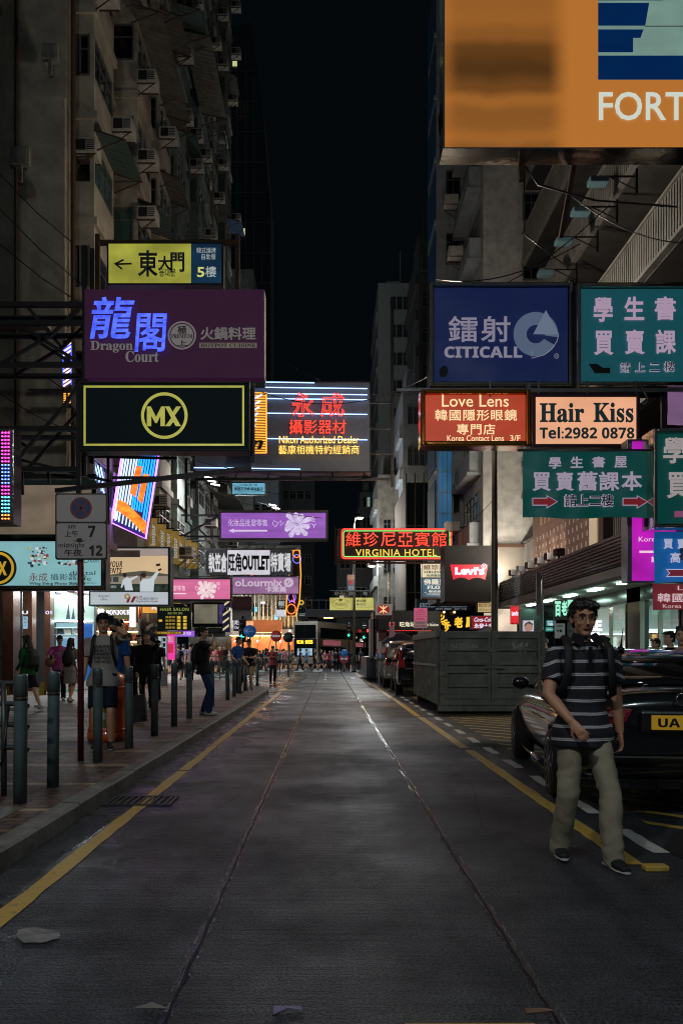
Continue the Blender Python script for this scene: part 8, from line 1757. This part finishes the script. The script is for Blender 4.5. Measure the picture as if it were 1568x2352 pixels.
b = MB(); b.prism([tp(1.41, -.125) + Vector((-.012, 0, 0)), tp(1.41, -.125) + Vector((.012, 0, 0)), tp(1.29, -.132) + Vector((.012, 0, 0)), tp(1.29, -.132) + Vector((-.012, 0, 0))], (0, .008, 0)); b.build('placket', cloth('navy collar', (20, 20, 28)), c['root'])
g = empty('backpack', c['root'].location, 'black backpack on the shoulders of the man in the striped polo', 'backpack'); g.rotation_euler = c['root'].rotation_euler; bm = mat('bag black', S(20, 20, 23), .7, noise=.3, ns=10)
b = MB(); b.tube([tp(1.02, .155), tp(1.1, .19), tp(1.28, .195), tp(1.42, .14)], [(.10, .06), (.15, .09), (.15, .085), (.08, .04)], 16, up=(1, 0, 0)); b.build('sack', bm, g, voxel=.012, smooth_it=3)
for q in (-1, 1):
    b = MB(); b.tube([tp(1.42, .12) + Vector((q * .11, 0, 0)), tp(1.48, .0) + Vector((q * .125, 0, 0)), tp(1.40, -.105) + Vector((q * .135, 0, 0)), tp(1.25, -.13) + Vector((q * .142, 0, 0)), tp(1.10, -.075) + Vector((q * .17, 0, 0)), tp(1.05, .10) + Vector((q * .15, 0, 0))], (.026, .009), 8, up=(1, 0, 0)); b.build('strap', bm, g)
# ---- people on the pavement
EAR_R = lambda k=1: (-.105, -.10, 1.585, (-.8, -.5, -.5), (.7, .6, 0), .9)      # hand at the ear, picture left of a man facing us
EAR_L = lambda k=1: (.105, -.10, 1.585, (.8, -.5, -.5), (-.7, .6, 0), .9)
c = person('man in a grey printed tee and shorts phoning behind a bollard', foot(238, 1720), R(10), 1.74, (150, 146, 142), (26, 32, 52), shorts=True, hands=(EAR_L(), (-.27, -.03, .80)), head=(R(6), R(4)), vox=.011, bag='black', shoes=SHOEB, bulk=1.05)
chest_text(c, [('DATA', .2), ('REALLY', .2), ('POWERS', .2), ('EVERYTHING', .2), ('THAT WE DO', .2)], mat('print black', S(34, 34, 38), .7), 1.31, .048, .2, -.145); glasses(c)
tag(phone(c, 0, (.0, -.01, .06)), 'black phone held to the ear by the man in the grey tee', 'phone')
person('man in a blue tee standing behind the man on the phone', foot(266, 1692), R(150), 1.74, (28, 66, 128), (40, 44, 54), vox=.013, skin=1)
c = person('woman in a green jacket with long dark hair walking away past the glass', foot(64, 1632), R(-112), 1.62, (26, 82, 48), (26, 28, 40), shorts=True, sleeve='long', female=True, long_hair=True, feet=((.04, -.26, 0), (-.05, .30, .03)), hands=((.2, -.12, .95), (-.2, .05, .88)), bag='camo', shoes=SHOEW, vox=.013)
c = person('man in a magenta tee looking down at his phone by the camera shop', foot(138, 1608), R(12), 1.70, (168, 70, 140), (28, 30, 40), hands=((.17, -.16, .92), (-.15, -.30, 1.10, (-.7, .6, -.3), (.3, .2, .9), .6)), head=(R(-6), R(26)), shoes=SHOEW, vox=.013)
chest_text(c, [('CREATION', .22), ('club', .08)], mat('print white', S(190, 180, 190), .7), 1.24, .06, .2, -.14)
b = MB(); b.ball((0, 0, 0), (.13, .10, .13), 14, 10); tag(b.build('shoulder_bag', mat('bag brown', S(120, 84, 56), .6, noise=.3), None, c['root'].location + Vector((-.22, -.12, 1.0))), 'brown round shoulder bag beside the man in magenta', 'bag')
tag(phone(c, 1, (-.02, -.06, .06), .9), 'dark phone held out by the man in magenta', 'phone')
person('woman in a pale dress with a black backpack seen from behind', foot(163, 1612), R(172), 1.62, (150, 140, 134), (150, 140, 134), skirt=True, female=True, hair=1, long_hair=True, feet=((.07, -.12, 0), (-.06, .18, .02)), bag='black', shoes=SHOEW, vox=.013)
c = person('man in a black tee with a round print, hand at his face', foot(295, 1626), R(-20), 1.68, (22, 26, 27), (30, 32, 40), hands=((.26, 0, .8), (-.06, -.16, 1.55, (-.8, -.3, -.6), (.2, .9, 0), .9)), head=(R(-25), R(8)), vox=.014)
b = MB(); 
for k in range(12): a = k * PI / 6; b.bar((.04 * math.cos(a), -.142, 1.25 + .04 * math.sin(a)), (.08 * math.cos(a), -.140, 1.25 + .08 * math.sin(a)), .012, .004)
b.build('shirt_print', mat('print white', S(190, 180, 190), .7), c['root'])
person('balding man in a black tee with his face lit by the shop', foot(320, 1608), R(0), 1.72, (24, 24, 26), (30, 30, 36), vox=.014, hair=1, skin=2)
c = person('man dressed all in black standing with a phone at his ear', foot(338, 1631), R(8), 1.70, (18, 18, 21), (18, 18, 21), sleeve='long', hands=(EAR_L(), (-.22, -.03, .80)), vox=.012, head=(R(5), 0), thin=True); tag(phone(c, 0, (0, -.01, .05)), 'phone at the ear of the man dressed all in black', 'phone')
b = MB(); b.prism([(-.16, 0, 0), (.14, 0, .04), (.10, 0, .52), (-.08, 0, .5)], (0, .12, 0)).tube([(-.07, .06, .5), (0, .06, .72), (.08, .06, .5)], .01, 6); tag(b.build('shopping_bag', mat('black paper bag', S(24, 24, 26), .5), None, foot(318, 1662)), 'black paper shopping bag standing by the bollards', 'bag')
c = person('man with glasses in a dark shirt behind the man in black', foot(357, 1612), R(-5), 1.68, (30, 28, 30), (30, 30, 36), vox=.014); glasses(c)
person('young woman in black with a grey rucksack seen from behind near the pink panel', foot(410, 1562), R(178), 1.62, (26, 25, 27), (30, 30, 34), shorts=True, female=True, hair=2, bag='grey', vox=.016, feet=((.08, .1, 0), (-.08, -.08, 0)))
person('man in a blue tee among the crowd near the pink panel', foot(422, 1557), R(170), 1.68, (60, 84, 120), (30, 30, 36), vox=.018)
person('balding man in a striped tee walking away from the viewer', foot(438, 1563), R(190), 1.70, (130, 120, 124), (34, 34, 38), vox=.015, hair=1, hands=((.25, .06, .82), (-.3, -.1, .85)), feet=((.07, .12, 0), (-.07, -.14, 0)))
c = person('man in dark tee, jeans and white shoes with hand at chin by the kerb', foot(468, 1642), R(88), 1.76, (28, 30, 38), (40, 58, 88), hands=((.24, .0, .80), (-.08, -.20, 1.50, (-.6, -.3, -.9), (.2, .8, .2), .9)), bag='black', shoes=SHOEW, vox=.011, feet=((.09, .02, 0), (-.08, -.12, 0)), lean=R(-3))
person('man in a blue tee leaning forward by the bollards', foot(543, 1592), R(62), 1.74, (34, 72, 138), (36, 40, 50), lean=R(6), hands=((.2, -.25, .95), (-.2, -.2, .95)), vox=.015)
c = person('man in a black tee and beige shorts reading his phone', foot(572, 1586), R(-8), 1.70, (26, 26, 28), (140, 124, 104), shorts=True, hands=((.07, -.26, 1.12, (.7, .5, -.4), (0, .3, .9), .8), (-.07, -.26, 1.12, (-.7, .5, -.4), (0, .3, .9), .8)), head=(0, R(28)), vox=.015)
tag(phone(c, 0, (-.07, -.03, .05), .7), 'phone in the hands of the man in beige shorts', 'phone')
c = person('man in a dull red tee and dark jeans looking at a phone on the road', foot(626, 1567, 0), R(6), 1.70, (150, 74, 80), (34, 38, 48), hands=((.06, -.24, 1.22, (.8, .3, -.3), (0, .3, .9), .8), (-.10, -.24, 1.20, (-.8, .3, -.3), (0, .3, .9), .8)), head=(R(8), R(14)), vox=.015); tag(phone(c, 0, (-.06, -.04, .04), .7), 'phone in the hands of the man in dull red', 'phone')
tag(MB().tube([(0, 0, 0), (.06, 0, .75)], [.012, .02], 8).build('folded_umbrella', mat('dark umbrella cloth', S(50, 40, 44), .7), None, c['root'].location + Vector((.32, 0, .25))), 'folded dark umbrella hanging beside the man in dull red', 'umbrella')
# ---- people crossing in the distance
walk = lambda a: dict(feet=((.07, -a, 0), (-.07, a, .03)), hands=((.24, .16, .84), (-.24, -.18, .88)))
PCROSS = [(690, 1541, -95, (58, 70, 88), (34, 40, 52), 'man in a grey blue shirt striding across the zebra crossing', 1.72, {}), (704, 1538, -80, (76, 128, 170), (60, 70, 84), 'man in a light blue tee crossing in front of the bus', 1.70, dict(shorts=True)), (722, 1540, 85, (26, 28, 34), (30, 32, 38), 'man in black with a white badge crossing past the bus', 1.72, dict(shorts=True)), (737, 1538, 92, (24, 26, 30), (52, 60, 76), 'man in a black tee and grey shorts at the middle of the crossing', 1.70, dict(shorts=True)),
 (770, 1542, 178, (90, 140, 176), (34, 38, 46), 'person in a pale blue top walking away over the crossing', 1.70, dict(bag='black')), (779, 1542, 185, (36, 40, 48), (28, 30, 36), 'person in dark clothes with a rucksack beside the pale blue top', 1.68, dict(bag='navy')), (790, 1541, 170, (110, 100, 104), (96, 90, 96), 'woman in a beige dress on the crossing with a paper bag', 1.60, dict(skirt=True, female=True, long_hair=True)), (803, 1541, 180, (36, 38, 44), (50, 52, 60), 'woman in dark shorts walking away on the crossing', 1.66, dict(shorts=True, female=True)), (828, 1540, -150, (30, 40, 56), (36, 40, 48), 'man in navy with a white tee at the station side of the crossing', 1.72, {}), (812, 1538, 172, (70, 110, 150), (40, 44, 52), 'child height figure in blue near the slim lamp post', 1.5, {})]
for px, py, rz, sc, lc, lab, H, kw in PCROSS: person(lab, foot(px, py, 0), R(rz), H, sc, lc, vox=.024, group='pedestrians crossing at the junction', **walk(.24), **kw)
rnd = random.Random(4)
TOPS = [('black', (24, 24, 27)), ('white', (170, 165, 165)), ('navy', (32, 42, 66)), ('grey', (90, 90, 96)), ('maroon', (110, 44, 50)), ('teal', (50, 110, 120)), ('tan', (140, 116, 94)), ('rose', (150, 96, 110))]
SPOT = ['beside the white character stand', 'under the plastic covered screen', 'below the jeweller sign', 'in front of the orange shop', 'near the no entry disc', 'by the mesh railing', 'beneath the traffic light', 'close to the bus']
i = 0
for row, (py, xs) in enumerate(((1549, (392, 452, 466, 494, 506, 528, 552, 590)), (1541, (384, 393, 400, 418, 447, 460, 472, 480, 489, 498, 507, 515, 524, 535, 548, 560, 569, 577, 587, 598, 605, 612)), (1537, (575, 582, 588, 596, 604, 610, 616, 622, 640, 644, 648, 652, 656, 660, 664, 668, 672, 632, 636, 745, 757, 764)))):
    for px in xs:
        nm, tc = TOPS[(i * 5 + row) % 8]; py2 = py + rnd.uniform(-1.5, 1.5); z = PZ if row < 2 and px < 520 else 0; f = foot(px, py2, z); fem = rnd.random() < .45
        rz = rnd.choice((0, 180, 90, -90, 20, 160)) + rnd.uniform(-25, 25); lc = rnd.choice(((30, 32, 40), (50, 56, 70), (90, 84, 78))); srt = rnd.random() < .3; lh = fem and rnd.random() < .7
        lab = '%s in %s top, %s %s, %s, %s' % ('woman' if fem else 'man', nm, {30: 'dark', 50: 'slate', 90: 'beige'}[lc[0]], 'shorts' if srt else 'trousers', 'facing us' if abs(rz) < 50 else 'side on' if abs(rz) < 125 else 'facing away', SPOT[min(7, max(0, int((px - 384) / 36)))])
        person(lab, f, R(rz), rnd.uniform(1.55, 1.76), tc, lc, vox=.026, female=fem, long_hair=lh, shorts=srt, group='crowd at the far corner', **walk(rnd.choice((.05, .15, .22)))); i += 1
# ---- right hand side
person('man in a pale tee standing by the hawker stall', foot(872, 1558, PZ), R(-70), 1.70, (150, 140, 138), (40, 40, 44), vox=.018)
person('person in a striped tee behind the waste container lit by the shop', (GX(1252, 24.5), 24.5, PZ), R(-60), 1.68, (60, 60, 64), (34, 34, 38), vox=.016)
for px, Y, H, col, rz, lab in ((1506, 14.5, 1.50, (40, 38, 40), -70, 'person with a capped head passing behind the black car'), (1538, 12.2, 1.57, (24, 24, 26), -80, 'person with bleached hair in black behind the black car'), (1566, 9.9, 1.70, (168, 130, 138), -30, 'young man in a pale pink tee with a cross strap behind the black car'), (1385, 13.2, 1.50, (34, 34, 38), 60, 'person bending at the shop glass behind the striped man')):
    person(lab, (GX(px, Y), Y, PZ if Y > 11 else 0), R(rz), H, col, (36, 36, 42), vox=.014, skin=2)
bake_all()
